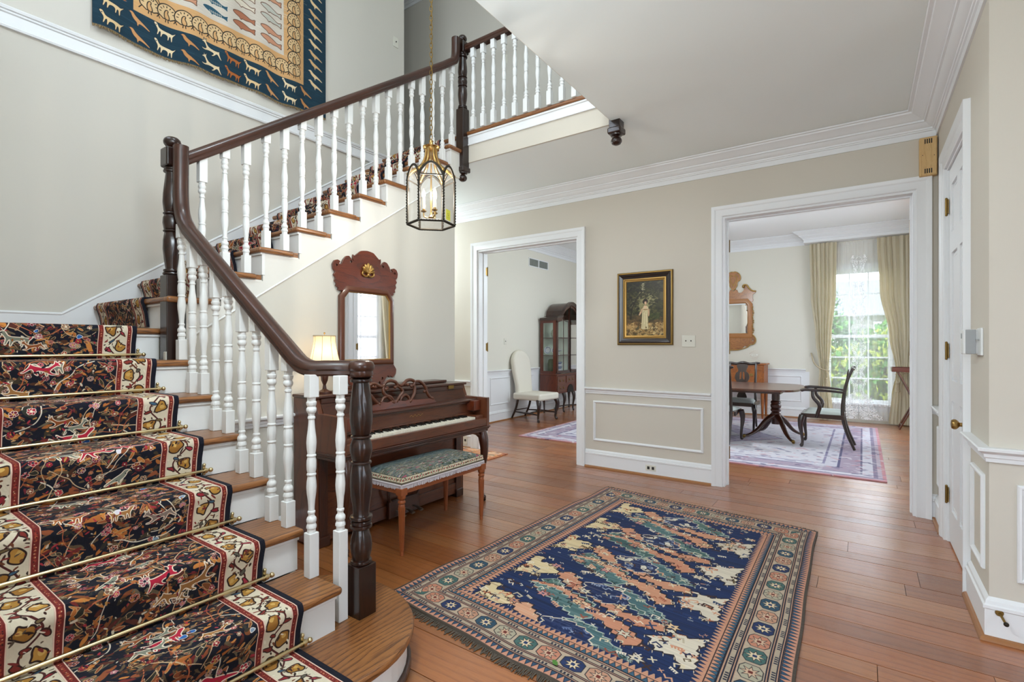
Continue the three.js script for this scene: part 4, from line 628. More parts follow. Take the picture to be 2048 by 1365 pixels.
{
  const sb = thing('stair_balustrade', 'white turned balusters under dark walnut handrail along both stair flights', 'balustrade');
  for (const k of [3, 4, 5, 6]) for (const d of [0.085, 0.2205]) { const x = nx(k) - d; baluster(sb, x, -1.262, k * RISE, lowRail(x) + 0.02); }
  baluster(sb, nx(7) - 0.085, -1.262, 7 * RISE, lowRail(nx(7) - 0.085) + 0.02);
  baluster(sb, -1.94, -1.268, 2 * RISE, 1.232, 0.19); baluster(sb, -1.832, -1.335, RISE, 1.228, 0.385);
  for (let k = 9; k <= 18; k++) for (const d of [0.062, 0.193]) { const z = nz(k) - d; if (z > -1.32 || z < -3.69) continue; baluster(sb, -3.245, z, k * RISE, upRail(z) + 0.02 + (z < -3.5 ? 0.03 : 0)); }
  // newel at the foot
  const n1 = mesh('newel_post', [NT(1, RISE, [[0, 0.22], [0.034, 0.22], ...ringP(0.232, 0.044, 0.014, 0.036), [0.037, 0.245], [0.045, 0.275], [0.047, 0.305], [0.043, 0.335], [0.036, 0.36], [0.034, 0.372], ...ringP(0.385, 0.046, 0.012, 0.038), ...ringP(0.404, 0.043, 0.012, 0.038), ...ringP(0.424, 0.047, 0.014, 0.036), [0.034, 0.442], [0.036, 0.47], [0.044, 0.52], [0.048, 0.565], [0.046, 0.61], [0.038, 0.652], ...ringP(0.663, 0.043, 0.01, 0.036), [0.04, 0.68], [0.048, 0.715], [0.047, 0.74], [0.038, 0.765], ...ringP(0.776, 0.043, 0.01, 0.036), [0.041, 0.79], [0.048, 0.84], [0.049, 0.88], [0.046, 0.93], [0.038, 0.985], [0.034, 1.012], ...ringP(1.022, 0.045, 0.012, 0.036), [0.05, 1.036], [0, 1.04]])], M.newel, sb, 'dark turned newel post at the foot of the stair');
  n1.position.set(-1.80, 0, -1.418); mesh('newel_base', grain(rbox(0.09, 0.222, 0.09, 0.003, 0, RISE + 0.111, 0), 'y'), M.newel, n1);
  // corner newel
  const tz = (y) => 7 * RISE + y;
  const n2 = mesh('newel_post', [NT(1, 7 * RISE, [[0, 0.48], [0.036, 0.487], ...ringP(0.497, 0.046, 0.012, 0.036), ...ringP(0.515, 0.043, 0.012, 0.034), [0.034, 0.53], [0.041, 0.58], [0.047, 0.64], [0.046, 0.69], [0.039, 0.735], ...ringP(0.744, 0.044, 0.009, 0.037), [0.042, 0.755], [0.048, 0.79], [0.046, 0.82], [0.039, 0.837], ...ringP(0.846, 0.044, 0.009, 0.037), [0.042, 0.86], [0.048, 0.91], [0.046, 0.96], [0.038, 1.03], [0.033, 1.075], ...ringP(1.09, 0.043, 0.011, 0.034), ...ringP(1.105, 0.04, 0.01, 0.034), [0, 1.115]]), lathe([[0, 1.222], [0.024, 1.222], [0.02, 1.229], [0.034, 1.236], [0.043, 1.25], [0.045, 1.262], [0.041, 1.276], [0.03, 1.287], [0.014, 1.292], [0, 1.293]].map(([r, y]) => [r, tz(y)]), 24)], M.newel, sb, 'dark turned corner newel with ball finial');
  n2.position.set(-3.285, 0, -1.25); mesh('newel_base', grain(rbox(0.092, 0.487 + 0.2, 0.092, 0.005, 0, tz(0.1435), 0), 'y'), M.newel, n2); mesh('newel_cap', grain(rbox(0.092, 0.11, 0.092, 0.01, 0, tz(1.168), 0), 'y'), M.newel, n2);
  // handrails with goosenecks
  const lo = [...curve3([[-1.80, 1.224, -1.418], [-1.85, 1.224, -1.385], [-1.91, 1.225, -1.325], [-1.965, 1.226, -1.28], [-2.02, 1.246, -1.264], [-2.07, 1.276, -1.262]], 20), ...curve3([[-2.12, lowRail(-2.12), -1.262], [-2.6, lowRail(-2.6), -1.262], [-3.08, lowRail(-3.08), -1.262]], 10), ...curve3([[-3.12, lowRail(-3.12) + 0.002, -1.262], [-3.18, 2.043, -1.262], [-3.216, 2.11, -1.262], [-3.232, 2.2, -1.262], [-3.233, 2.35, -1.262], [-3.233, 2.5, -1.262]], 24)];
  mesh('handrail', sweep(HR, lo), M.rail, sb, 'dark walnut lower handrail rising to a gooseneck'); mesh('rail_cap', lathe([[0, 1.22], [0.046, 1.22], [0.052, 1.23], [0.05, 1.245], [0.057, 1.254], [0.057, 1.27], [0.05, 1.284], [0.034, 1.2925], [0, 1.2935]], 32).translate(-1.80, 0, -1.418), M.rail, sb);
  const up = [...curve3([[-3.24, upRail(-1.285), -1.285], [-3.24, upRail(-2.4), -2.4], [-3.24, upRail(-3.46), -3.46]], 16), ...curve3([[-3.24, upRail(-3.52), -3.52], [-3.24, upRail(-3.6) + 0.005, -3.6], [-3.24, 4.085, -3.665], [-3.24, 4.15, -3.695], [-3.24, 4.23, -3.703], [-3.24, 4.345, -3.703]], 20)];
  mesh('handrail', sweep(HR, up), M.rail, sb, 'dark walnut upper handrail');
  const lb = thing('landing_balustrade', 'white balusters and dark rail guarding the upstairs landing', 'balustrade');
  const post = (x, name) => { const n = mesh('newel_post', [NT(1, FLOOR2, [[0, 0.225], [0.035, 0.23], ...ringP(0.24, 0.045, 0.012, 0.036), ...ringP(0.256, 0.042, 0.01, 0.034), [0.034, 0.27], [0.042, 0.32], [0.047, 0.37], [0.044, 0.42], [0.038, 0.45], ...ringP(0.458, 0.044, 0.009, 0.037), [0.041, 0.47], [0.047, 0.5], [0.044, 0.525], ...ringP(0.543, 0.044, 0.009, 0.037), [0.041, 0.555], [0.047, 0.6], [0.044, 0.65], [0.034, 0.73], ...ringP(0.745, 0.046, 0.014, 0.034), [0.034, 0.757], [0.046, 0.775], [0, 0.78]]), lathe([[0, 0.885], [0.022, 0.885], [0.02, 0.893], [0.034, 0.902], [0.043, 0.918], [0.043, 0.932], [0.034, 0.95], [0.016, 0.96], [0, 0.962]].map(([r, y]) => [r, FLOOR2 + y]), 22)], M.newel, lb);
    n.position.set(x, 0, -3.775); mesh('newel_base', grain(rbox(0.092, 0.225 + 0.39, 0.092, 0.004, 0, FLOOR2 + 0.225 - 0.3075, 0), 'y'), M.newel, n); mesh('newel_cap', grain(rbox(0.09, 0.115, 0.09, 0.008, 0, FLOOR2 + 0.83, 0), 'y'), M.newel, n);
    mesh('pendant_drop', [rbox(0.115, 0.05, 0.115, 0.012, 0, 3.085, 0), lathe([[0, 3.062], [0.05, 3.062], [0.046, 3.05], [0.024, 3.045], [0.02, 3.04], [0.036, 3.03], [0.044, 3.014], [0.044, 3.0], [0.034, 2.984], [0.016, 2.975], [0, 2.974]].reverse(), 22)], M.newel, n, 'ball drop below the newel'); return n; };
  post(-3.24); post(-1.63).position.z = -3.80;
  for (let i = 0; i < 12; i++) baluster(lb, -3.115 + i * 0.1235, -3.79, FLOOR2 + 0.004, 4.265, 0.125);
  mesh('handrail', sweep(HR, [[-3.2, 4.255, -3.79], [-2.4, 4.255, -3.79], [-1.62, 4.255, -3.79]]), M.rail, lb, 'dark walnut landing handrail');
}
// ---------------------------------------------------------------- stair carpet and rods
function carpet(name, label, pts, place, w0, w1, v0 = 0) { // pts [[h, y]] along the run, outer face; thickness 12 mm inwards
  const n = pts.length, nor = pts.map((p, i) => { const a = pts[Math.max(i - 1, 0)], b = pts[Math.min(i + 1, n - 1)], d = [b[0] - a[0], b[1] - a[1]], l = Math.hypot(...d) || 1; return [d[1] / l, -d[0] / l]; });
  const pos = [], uv = [], Q = (a, b, c, d, ua, ub, uc, ud) => { for (const [p, t] of [[a, ua], [b, ub], [c, uc], [a, ua], [c, uc], [d, ud]]) { pos.push(...p); uv.push(...t); } }; let s = v0;
  for (let i = 0; i < n - 1; i++) {
    const l = Math.hypot(pts[i + 1][0] - pts[i][0], pts[i + 1][1] - pts[i][1]), s2 = s + l, A = pts[i], B = pts[i + 1], c = nor[i], e = nor[i + 1], T = 0.011;
    Q(place(...A, w0), place(...A, w1), place(...B, w1), place(...B, w0), [0, s / 1.6], [1, s / 1.6], [1, s2 / 1.6], [0, s2 / 1.6]);
    for (const [w, u] of [[w0, 0.005], [w1, 0.995]]) Q(place(...A, w), place(...B, w), place(B[0] - e[0] * T, B[1] - e[1] * T, w), place(A[0] - c[0] * T, A[1] - c[1] * T, w), [u, 0], [u, 0.01], [u, 0.01], [u, 0]);
    s = s2;
  }
  const g = new THREE.BufferGeometry(); g.setAttribute('position', new THREE.Float32BufferAttribute(pos, 3)); g.setAttribute('uv', new THREE.Float32BufferAttribute(uv, 2)); g.computeVertexNormals();
  return one(name, toCreasedNormals(g, 0.9), M.runner, label, 'carpet');
}
const T = 0.012;
function stepPts(nose, y, depth) { // one step: up the riser, round the nosing, over the tread; h grows downhill
  return [[nose - 0.03 + T, y - RISE + T], [nose - 0.02 + T, y - 0.09], [nose - 0.004 + T * 0.8, y - 0.04], [nose + T, y - 0.02], [nose + T * 0.8, y - 0.004], [nose + T * 0.2, y + T * 0.8], [nose - 0.02, y + T], [nose - depth - 0.03 + T + 0.004, y + T]];
}
{
  const P = [[-1.44 + 0.05, T * 0.4]]; P.push([-1.47 + T, T], ...stepPts(-1.44, RISE, 0.312).slice(1)); for (let k = 2; k <= 8; k++) P.push(...stepPts(nx(k), k * RISE, k === 8 ? 0.86 : GO));
  carpet('stair_carpet', 'navy floral oriental carpet runner on the lower stair flight', P, (h, y, w) => [h, y, w], -0.3, -1.105);
  const U = []; for (let k = 9; k <= 18; k++) U.push(...stepPts(nz(k), k * RISE, GU)); U.push(...stepPts(nz(19), FLOOR2 + 0.004, 0.3).slice(0, 7));
  carpet('stair_carpet', 'navy floral oriental carpet runner on the upper stair flight', U, (h, y, w) => [w, y, h], -4.36, -3.55, 0.7);
  for (let k = 1; k <= 7; k++) {
    const r = thing('stair_rod', `brass carpet rod across the ${['first', 'second', 'third', 'fourth', 'fifth', 'sixth', 'seventh'][k - 1]} tread up from the hall floor`, 'stair rod', [nx(k + 1) - 0.03 + 0.024, k * RISE + 0.03, 0], 0, 'brass rods holding the lower stair carpet');
    mesh('rod', cyl(0.0075, 0.0075, 0.86, 0, 0, 0, 12).rotateX(PI / 2).translate(0, 0, -0.7), M.rodBrass, r);
    for (const z of [-0.285, -1.118]) { mesh('bracket', [rbox(0.012, 0.045, 0.014, 0.004, -0.016, 0, z), cyl(0.012, 0.012, 0.014, 0, 0, 0, 12).rotateX(PI / 2).translate(0, 0, z), rbox(0.022, 0.01, 0.012, 0.003, -0.008, 0, z)], M.rodBrass, r); mesh('finial', [ball(0.011, 0, 0, z + (z < -0.5 ? -0.024 : 0.024), 12, 8), ball(0.008, -0.012, 0.026, z, 10, 8)], M.rodBrass, r); }
  }
}
// ---------------------------------------------------------------- hall furniture
// a limb of round section through points [x, y, z, radius]
function limb(pts, n = 24, seg = 10, squash = 1) {
  const c = new THREE.CatmullRomCurve3(pts.map((p) => V(p[0], p[1], p[2])), false, 'centripetal'), P = c.getPoints(n), rad = (t) => { const f = t * (pts.length - 1), i = Math.min(Math.floor(f), pts.length - 2), u = f - i, e = u * u * (3 - 2 * u); return pts[i][3] * (1 - e) + pts[i + 1][3] * e; };
  let s = null; const pos = [], rows = [];
  for (let i = 0; i <= n; i++) { const t = P[Math.min(i + 1, n)].clone().sub(P[Math.max(i - 1, 0)]).normalize(); if (!s) s = Math.abs(t.x) < 0.8 ? V(1, 0, 0) : V(0, 0, 1); s = s.clone().addScaledVector(t, -s.dot(t)).normalize(); const b = t.clone().cross(s), r = rad(i / n); rows.push(Array.from({ length: seg }, (_, k) => { const a = k / seg * 2 * PI; return P[i].clone().addScaledVector(s, Math.cos(a) * r).addScaledVector(b, Math.sin(a) * r * squash); })); }
  const tri = (a, b, q) => { for (const p of [a, b, q]) pos.push(p.x, p.y, p.z); };
  for (let i = 0; i < n; i++) for (let k = 0; k < seg; k++) { const k2 = (k + 1) % seg; tri(rows[i][k], rows[i][k2], rows[i + 1][k2]); tri(rows[i][k], rows[i + 1][k2], rows[i + 1][k]); }
  for (let k = 0; k < seg; k++) { tri(P[0], rows[0][(k + 1) % seg], rows[0][k]); tri(P[n], rows[n][k], rows[n][(k + 1) % seg]); }
  const g = new THREE.BufferGeometry(); g.setAttribute('position', new THREE.Float32BufferAttribute(pos, 3)); g.computeVertexNormals();
  return toCreasedNormals(g, 1.0);
}
const cabriole = (x, z, h, dx, dz, r) => limb([[x, h, z, r * 1.25], [x + dx * 0.55, h * 0.86, z + dz * 0.55, r * 1.25], [x + dx * 0.75, h * 0.68, z + dz * 0.75, r], [x + dx * 0.2, h * 0.36, z + dz * 0.2, r * 0.62], [x, h * 0.14, z, r * 0.52], [x + dx * 0.35, h * 0.055, z + dz * 0.35, r * 0.75], [x + dx * 0.75, 0.018, z + dz * 0.75, 0.018]], 24, 10);
{ // upright piano: local x = out from the wall, z along it
  const p = thing('upright_piano', 'brown mahogany console piano with scrollwork music desk against stair wall', 'piano', [-3.215, 0, -2.72]);
  const L = 0.755, W = (g, a = 'z') => grain(g, a, [rnd(), rnd()]);
  const side = [[0, 0.02], [0, 1.0], [0.25, 1.0], [0.262, 0.965], [0.285, 0.905], [0.54, 0.9], [0.54, 0.655], [0.24, 0.63], [0.24, 0.02]];
  for (const s of [-1, 1]) mesh('side_panel', W(extr(side, 0.034, 0.003).translate(0, 0, s * (L - 0.017)), 'y'), M.mahog, p);
  mesh('back_panel', bx(0.0, 0.03, 0.03, 0.99, -L + 0.03, L - 0.03), M.mahogDark, p);
  mesh('lid', [W(rbx(-0.003, 0.272, 1.0, 1.022, -L - 0.012, L + 0.012, 0.008, 2)), W(rbx(0.0, 0.15, 1.023, 1.045, -L + 0.12, 0.33, 0.006, 2))], M.mahogDark, p, 'folded dark lid');
  for (const z of [-0.55, 0.58]) mesh('lid_hinge', rbox(0.006, 0.03, 0.07, 0.002, 0.276, 0.99, z), M.brassOld, p);
  mesh('upper_panel', [W(extr([[0.25, 1.0], [0.262, 0.96], [0.3, 0.884], [0.285, 0.884], [0.235, 0.96], [0.235, 1.0]], 2 * L - 0.07).translate(0, 0, 0)), W(rbx(0.25, 0.268, 0.965, 1.0, -L + 0.034, L - 0.034, 0.004))], M.mahogDark, p);
  mesh('music_shelf', [W(rbx(0.24, 0.43, 0.866, 0.884, -L + 0.034, L - 0.034, 0.007, 2)), W(rbx(0.3, 0.415, 0.852, 0.866, -L + 0.034, L - 0.034, 0.005))], M.mahogDark, p);
  mesh('fallboard', [W(extr([[0.3, 0.86], [0.395, 0.852], [0.39, 0.765], [0.3, 0.765]], 2 * L - 0.07)), W(rbx(0.33, 0.398, 0.755, 0.767, -L + 0.034, L - 0.034, 0.004)), W(rbx(0.34, 0.39, 0.738, 0.756, -L + 0.034, L - 0.034, 0.006))], M.mahog, p, 'glossy fallboard above the keys');
  for (const s of [-1, 1]) mesh('ledge_end', W(rbx(0.39, 0.475, 0.79, 0.876, s * (L - 0.036), s * (L - 0.13), 0.004), 'y'), M.mahogRed, p);
  { const q = new THREE.PlaneGeometry(0.15, 0.026).rotateY(PI / 2).translate(0.3975, 0.815, -0.02); const m = mesh('gold_script', q, M.goldScript, p); m.name = 'maker_script'; }
  mesh('keybed', [W(rbx(0.05, 0.5, 0.63, 0.7, -L + 0.03, L - 0.03, 0.004)), W(rbx(0.5, 0.536, 0.655, 0.724, -L + 0.03, L - 0.03, 0.006, 2))], M.mahog, p);
  for (const s of [-1, 1]) mesh('cheek_block', W(rbx(0.38, 0.5, 0.7, 0.752, s * (L - 0.036), s * 0.625, 0.008, 2)), M.mahog, p);
  const kw = 1.222 / 52, white = rbox(0.15, 0.022, kw - 0.0014, 0.0025, 0.425, 0.729, 0, 1), black = extr([[0.36, 0.73], [0.36, 0.753], [0.442, 0.751], [0.452, 0.735]], 0.0105, 0.0015);
  for (let i = 0; i < 52; i++) { const k = mesh('white_key', white, M.ivory, p); k.position.z = 0.611 - (i + 0.5) * kw; if (i < 51 && [0, 2, 3, 5, 6].includes(i % 7)) { const b = mesh('black_key', black, M.ebony, p); b.position.z = 0.611 - (i + 1) * kw; } }
  mesh('moulding', [W(rbx(0.2, 0.548, 0.642, 0.656, -L - 0.008, L + 0.008, 0.006, 2)), W(rbx(0.2, 0.538, 0.628, 0.642, -L - 0.003, L + 0.003, 0.004)), W(rbx(0.2, 0.53, 0.606, 0.628, -L + 0.004, L - 0.004, 0.007, 2))], M.mahogDark, p);
  mesh('lower_panel', [W(rbx(0.2, 0.222, 0.12, 0.61, -L + 0.09, L - 0.09, 0.002)), W(rbx(0.2, 0.236, 0.03, 0.125, -L + 0.03, L - 0.03, 0.004)), W(rbx(0.2, 0.234, 0.575, 0.61, -L + 0.03, L - 0.03, 0.004))], M.mahog, p);
  for (const s of [-1, 1]) { mesh('pilaster', W(rbx(0.2, 0.246, 0.03, 0.61, s * (L - 0.034), s * (L - 0.1), 0.004), 'y'), M.mahogDark, p); mesh('foot_block', W(rbx(0.0, 0.262, 0, 0.07, s * (L - 0.02), s * (L - 0.11), 0.008)), M.mahogDark, p); }
  for (const s of [-1, 1]) { const leg = mesh('leg', [cabriole(0.485, s * (L - 0.05), 0.63, 0.04, s * 0.012, 0.034), limb([[0.36, 0.612, s * (L - 0.05), 0.012], [0.43, 0.6, s * (L - 0.05), 0.02], [0.475, 0.56, s * (L - 0.05), 0.02]], 10, 8), limb([[0.485, 0.612, s * (L - 0.2), 0.01], [0.485, 0.6, s * (L - 0.12), 0.018], [0.487, 0.56, s * (L - 0.06), 0.02]], 10, 8), rbox(0.075, 0.05, 0.075, 0.012, 0.487, 0.6, s * (L - 0.05)), tube([[0.525, 0.585, s * (L - 0.05)], [0.545, 0.52, s * (L - 0.05)], [0.535, 0.44, s * (L - 0.05)], [0.51, 0.36, s * (L - 0.05)]], 0.009, 14, 6), ball(0.02, 0.515, 0.036, s * (L - 0.047))], M.mahogDark, p, 'carved cabriole leg'); mesh('caster', [cyl(0.016, 0.016, 0.016, 0, 0, 0, 12).rotateX(PI / 2).translate(0.515, 0.016, s * (L - 0.045))], M.bronze, leg); }
  // music desk with pierced scrolls, leaning back
  const d = new THREE.Group(); d.name = 'music_desk'; p.add(d); d.position.set(0.345, 0.884, 0); d.rotation.z = 0.1;
  mesh('desk_board', W(extr([[-0.29, 0], [0.44, 0], [0.43, 0.03], [0.3, 0.05], [0.27, 0.06], [0.22, 0.05], [0.16, 0.062], [0.1, 0.052], [0.05, 0.045], [0, 0.055], [-0.08, 0.045], [-0.2, 0.042], [-0.26, 0.045]].map(([z, y]) => [-z, y]), 0.014, 0.002).rotateY(PI / 2)), M.mahogRed, d);
  const scrolls = [[[0.393, 0.167], [0.361, 0.191], [0.318, 0.193], [0.275, 0.171], [0.241, 0.176]], [[0.241, 0.176], [0.221, 0.198], [0.171, 0.208], [0.124, 0.192], [0.114, 0.167], [0.135, 0.157]], [[0.114, 0.183], [0.077, 0.165], [0.04, 0.183], [0.013, 0.199], [-0.031, 0.203], [-0.065, 0.187], [-0.054, 0.16], [-0.031, 0.154]], [[-0.065, 0.187], [-0.116, 0.187], [-0.157, 0.162], [-0.18, 0.135], [-0.192, 0.109], [-0.169, 0.102]], [[-0.18, 0.135], [-0.195, 0.092], [-0.228, 0.049], [-0.252, 0.04]], [[0.231, 0.187], [0.251, 0.15], [0.246, 0.118], [0.206, 0.086], [0.171, 0.05]], [[0.221, 0.167], [0.211, 0.155], [0.226, 0.148]], [[0.119, 0.168], [0.072, 0.137], [0.064, 0.112], [0.093, 0.086], [0.13, 0.05]], [[-0.059, 0.177], [-0.065, 0.131], [-0.052, 0.086], [-0.015, 0.045]], [[0.275, 0.056], [0.251, 0.084], [0.206, 0.094], [0.171, 0.073], [0.16, 0.045]], [[0.093, 0.05], [0.077, 0.075], [0.04, 0.09], [0.007, 0.069], [-0.004, 0.037]], [[0.384, 0.137], [0.361, 0.105], [0.328, 0.068], [0.295, 0.046]], [[0.029, 0.194], [0.031, 0.174], [0.01, 0.169]], [[0.318, 0.189], [0.323, 0.17], [0.342, 0.175]]];
  const strips = []; for (const c of scrolls) { const n = c.length; strips.push(limb(c.map(([z, y], i) => [0, y, z, 0.0085 + 0.005 * Math.sin(i / (n - 1) * PI)]), 22, 7), ball(0.013, 0, c[n - 1][1], c[n - 1][0], 8, 6)); }
  mesh('scrollwork', strips, M.mahog, d, 'carved open scrolls');
  const pb = new THREE.Group(); pb.name = 'pedal_lyre'; p.add(pb); pb.position.set(0.24, 0, -0.02);
  mesh('lyre_board', [W(rbx(0, 0.03, 0.03, 0.16, -0.16, 0.16, 0.006), 'z'), ...[-1, 1].map((s) => tube([[0.02, 0.15, s * 0.14], [0.03, 0.22, s * 0.17], [0.03, 0.3, s * 0.14], [0.03, 0.3, s * 0.07], [0.03, 0.24, s * 0.055], [0.03, 0.22, s * 0.09], [0.03, 0.245, s * 0.1]], 0.011, 26, 8))], M.mahogDark, pb);
  for (const z of [-0.09, 0, 0.09]) mesh('pedal', [limb([[0.02, 0.075, z, 0.012], [0.07, 0.072, z, 0.013], [0.11, 0.06, z, 0.022], [0.125, 0.056, z, 0.02]], 12, 10, 0.35)], M.steel, pb, 'metal pedal');
}
{ // bench
  const b = thing('piano_bench', 'long piano bench with needlework cushion and fluted wooden legs', 'bench', [-2.62, 0, -2.647]);
  const hx = 0.2, hz = 0.425, legG = lathe([[0, 0], [0.012, 0], [0.013, 0.02], [0.011, 0.026], [0.0135, 0.03], [0.019, 0.3], [0.0215, 0.325], [0.016, 0.333], [0.0245, 0.34], [0.0245, 0.35], [0.017, 0.358], [0.027, 0.372], [0.027, 0.4], [0, 0.4]], 16);
  const flutes = []; for (let i = 0; i < 10; i++) { const a = i / 10 * 2 * PI; flutes.push(rod([Math.cos(a) * 0.0125, 0.05, Math.sin(a) * 0.0125], [Math.cos(a) * 0.0195, 0.31, Math.sin(a) * 0.0195], 0.0028, 5, 0.004)); }
  const leg = merge([legG, ...flutes]);
  for (const sx of [-1, 1]) for (const sz of [-1, 1]) { const l = mesh('leg', leg, M.beech, b); l.position.set(sx * (hx - 0.014), 0, sz * (hz - 0.014)); mesh('corner_block', rbox(0.054, 0.046, 0.054, 0.003, 0, 0.412, 0), M.beech, l); }
  mesh('apron', [bx(hx - 0.025, hx - 0.005, 0.395, 0.432, -hz + 0.02, hz - 0.02), bx(-hx + 0.005, -hx + 0.025, 0.395, 0.432, -hz + 0.02, hz - 0.02), bx(-hx + 0.02, hx - 0.02, 0.395, 0.432, hz - 0.025, hz - 0.005), bx(-hx + 0.02, hx - 0.02, 0.395, 0.432, -hz + 0.005, -hz + 0.025)].map((g) => grain(g, 'z')), M.beech, b);
  mesh('seat_base', rbox(2 * hx, 0.042, 2 * hz, 0.012, 0, 0.446, 0), M.welt, b, 'taupe fabric seat edge');
  const cush = sheet((u, v) => { const a = (u - 0.5) * 2, c = (v - 0.5) * 2, e = Math.pow(Math.max(0, (1 - Math.pow(Math.abs(a), 6)) * (1 - Math.pow(Math.abs(c), 10))), 0.5); return [-(a) * (hx - 0.008), 0.478 + 0.052 * e, c * (hz - 0.008)]; }, 24, 40, (u, v) => [v, u]);
  mesh('cushion_top', cush, M.needle, b, 'needlework landscape cushion');
  const bandG = (pts) => { const pos = [], uv = []; let s = 0; for (let i = 0; i < pts.length - 1; i++) { const [a, c] = [pts[i], pts[i + 1]], l = Math.hypot(c[0] - a[0], c[1] - a[1]), s2 = s + l; const P = (q, y, o) => [q[0] * o, y, q[1] * (1 - (1 - o) * 0.5)]; for (const [q, y, t, vv, o] of [[a, 0.466, s, 0, 1], [c, 0.466, s2, 0, 1], [c, 0.502, s2, 1, 0.975], [a, 0.466, s, 0, 1], [c, 0.502, s2, 1, 0.975], [a, 0.502, s, 1, 0.975]]) { pos.push(...P(q, y, o)); uv.push(t / 0.42, vv); } s = s2; } const g = new THREE.BufferGeometry(); g.setAttribute('position', new THREE.Float32BufferAttribute(pos, 3)); g.setAttribute('uv', new THREE.Float32BufferAttribute(uv, 2)); g.computeVertexNormals(); return g; };
  mesh('cushion_border', bandG([[hx, hz], [hx, -hz], [-hx, -hz], [-hx, hz], [hx, hz]].map(([x, z]) => [x * 0.995, z * 0.997])), M.needleBand, b, 'cream floral cushion border');
  const tf = []; seed = 301; for (let i = 0; i < 420; i++) { const t = i / 420 * (4 * hx + 4 * hz), s = t < 2 * hz ? [hx, hz - t] : t < 2 * hz + 2 * hx ? [hx - (t - 2 * hz), -hz] : t < 4 * hz + 2 * hx ? [-hx, -hz + (t - 2 * hz - 2 * hx)] : [-hx + (t - 4 * hz - 2 * hx), hz]; tf.push(rod([s[0] * 1.012, 0.45, s[1] * 1.005], [s[0] * 1.03 + rr(-0.003, 0.003), 0.426 + rr(-0.004, 0.004), s[1] * 1.01 + rr(-0.003, 0.003)], 0.0028, 4)); }
  mesh('fringe', [...tf, ...[[hx, 0], [-hx, 0]].map(([x]) => rod([x * 1.01, 0.452, -hz], [x * 1.01, 0.452, hz], 0.006, 6)), ...[hz, -hz].map((z) => rod([-hx, 0.452, z * 1.005], [hx, 0.452, z * 1.005], 0.006, 6))], M.trimFringe, b, 'pale mauve fringe');
}
// wall frames: outlines drawn u to the right, v up, then turned to face the room
// rounds the curved stretches of an outline, keeping its long straight sides
function smoothOutline(pts) { const n = pts.length, out = []; for (let i = 0; i < n; i++) { const a = pts[i], b = pts[(i + 1) % n]; out.push(a); if (Math.hypot(a[0] - b[0], a[1] - b[1]) < 0.075) { const p = pts[(i + n - 1) % n], q = pts[(i + 2) % n]; for (const t of [0.25, 0.5, 0.75]) { const f = (k) => 0.5 * (2 * a[k] + (b[k] - p[k]) * t * 0.8 + (2 * p[k] - 5 * a[k] + 4 * b[k] - q[k]) * t * t * 0.8 + (3 * a[k] - p[k] - 3 * b[k] + q[k]) * t * t * t * 0.8) * 1, lin = (k) => a[k] + (b[k] - a[k]) * t; out.push([lin(0) + (f(0) - lin(0)) * 0.55, lin(1) + (f(1) - lin(1)) * 0.55]); } } } return out; }
function scrollMirror(name, label, glass, outer, crest, holes, base, baseHoles, mats, place) {
  const m = thing(name, label, 'mirror'); const put = (g) => place(g);
  const mirrorHalf = (h) => [...h, ...h.slice().reverse().filter(([u]) => Math.abs(u) > 1e-6).map(([u, v]) => [-u, v])];
  mesh('crest', put(grain(extr(smoothOutline(mirrorHalf(crest)), 0.018, 0.002, holes.flatMap(([u, v, r]) => [u, -u].map((q) => { const c = new THREE.Path(); c.absarc(q, v, r, 0, 2 * PI, true); return c; })), 8).translate(0, 0, 0.012), 'x')), mats.wood, m);
  mesh('pendant_apron', put(grain(extr(smoothOutline(mirrorHalf(base)), 0.018, 0.002, baseHoles.flatMap(([u, v, r]) => [u, -u].map((q) => { const c = new THREE.Path(); c.absarc(q, v, r, 0, 2 * PI, true); return c; })), 8).translate(0, 0, 0.012), 'x')), mats.wood, m);
  const [g0, g1, h0, h1] = glass, [o0, o1, p0, p1] = outer, c = 0.05, w = g0 - o0;
  const inner = [[g0, h0, 0.02], [g1, h0, 0.02], [g1, h1 - c, 0.02], [g1 - c * 0.8, h1, 0.02], [g0 + c * 0.8, h1, 0.02], [g0, h1 - c, 0.02]];
  mesh('frame', put(merge([mould([[0, 0], [0, 0.014], [-0.012, 0.022], [-w * 0.6, 0.02], [-w, 0.012], [-w, -0.015]].map(([u, v]) => [u, v]), inner, V(0, 0, 1), true)])), mats.frame, m);
  mesh('gilt_slip', put(mould([[0.008, 0.0], [0.006, 0.008], [0, 0.014], [-0.003, 0.014]], inner, V(0, 0, 1), true)), M.gilt, m, 'gilt inner edge');
  mesh('looking_glass', put(new THREE.ShapeGeometry(new THREE.Shape(inner.map(([u, v]) => new THREE.Vector2(u, v)))).translate(0, 0, 0.024)), M.mirror, m, 'bevelled mirror glass');
  return [m, put];
}
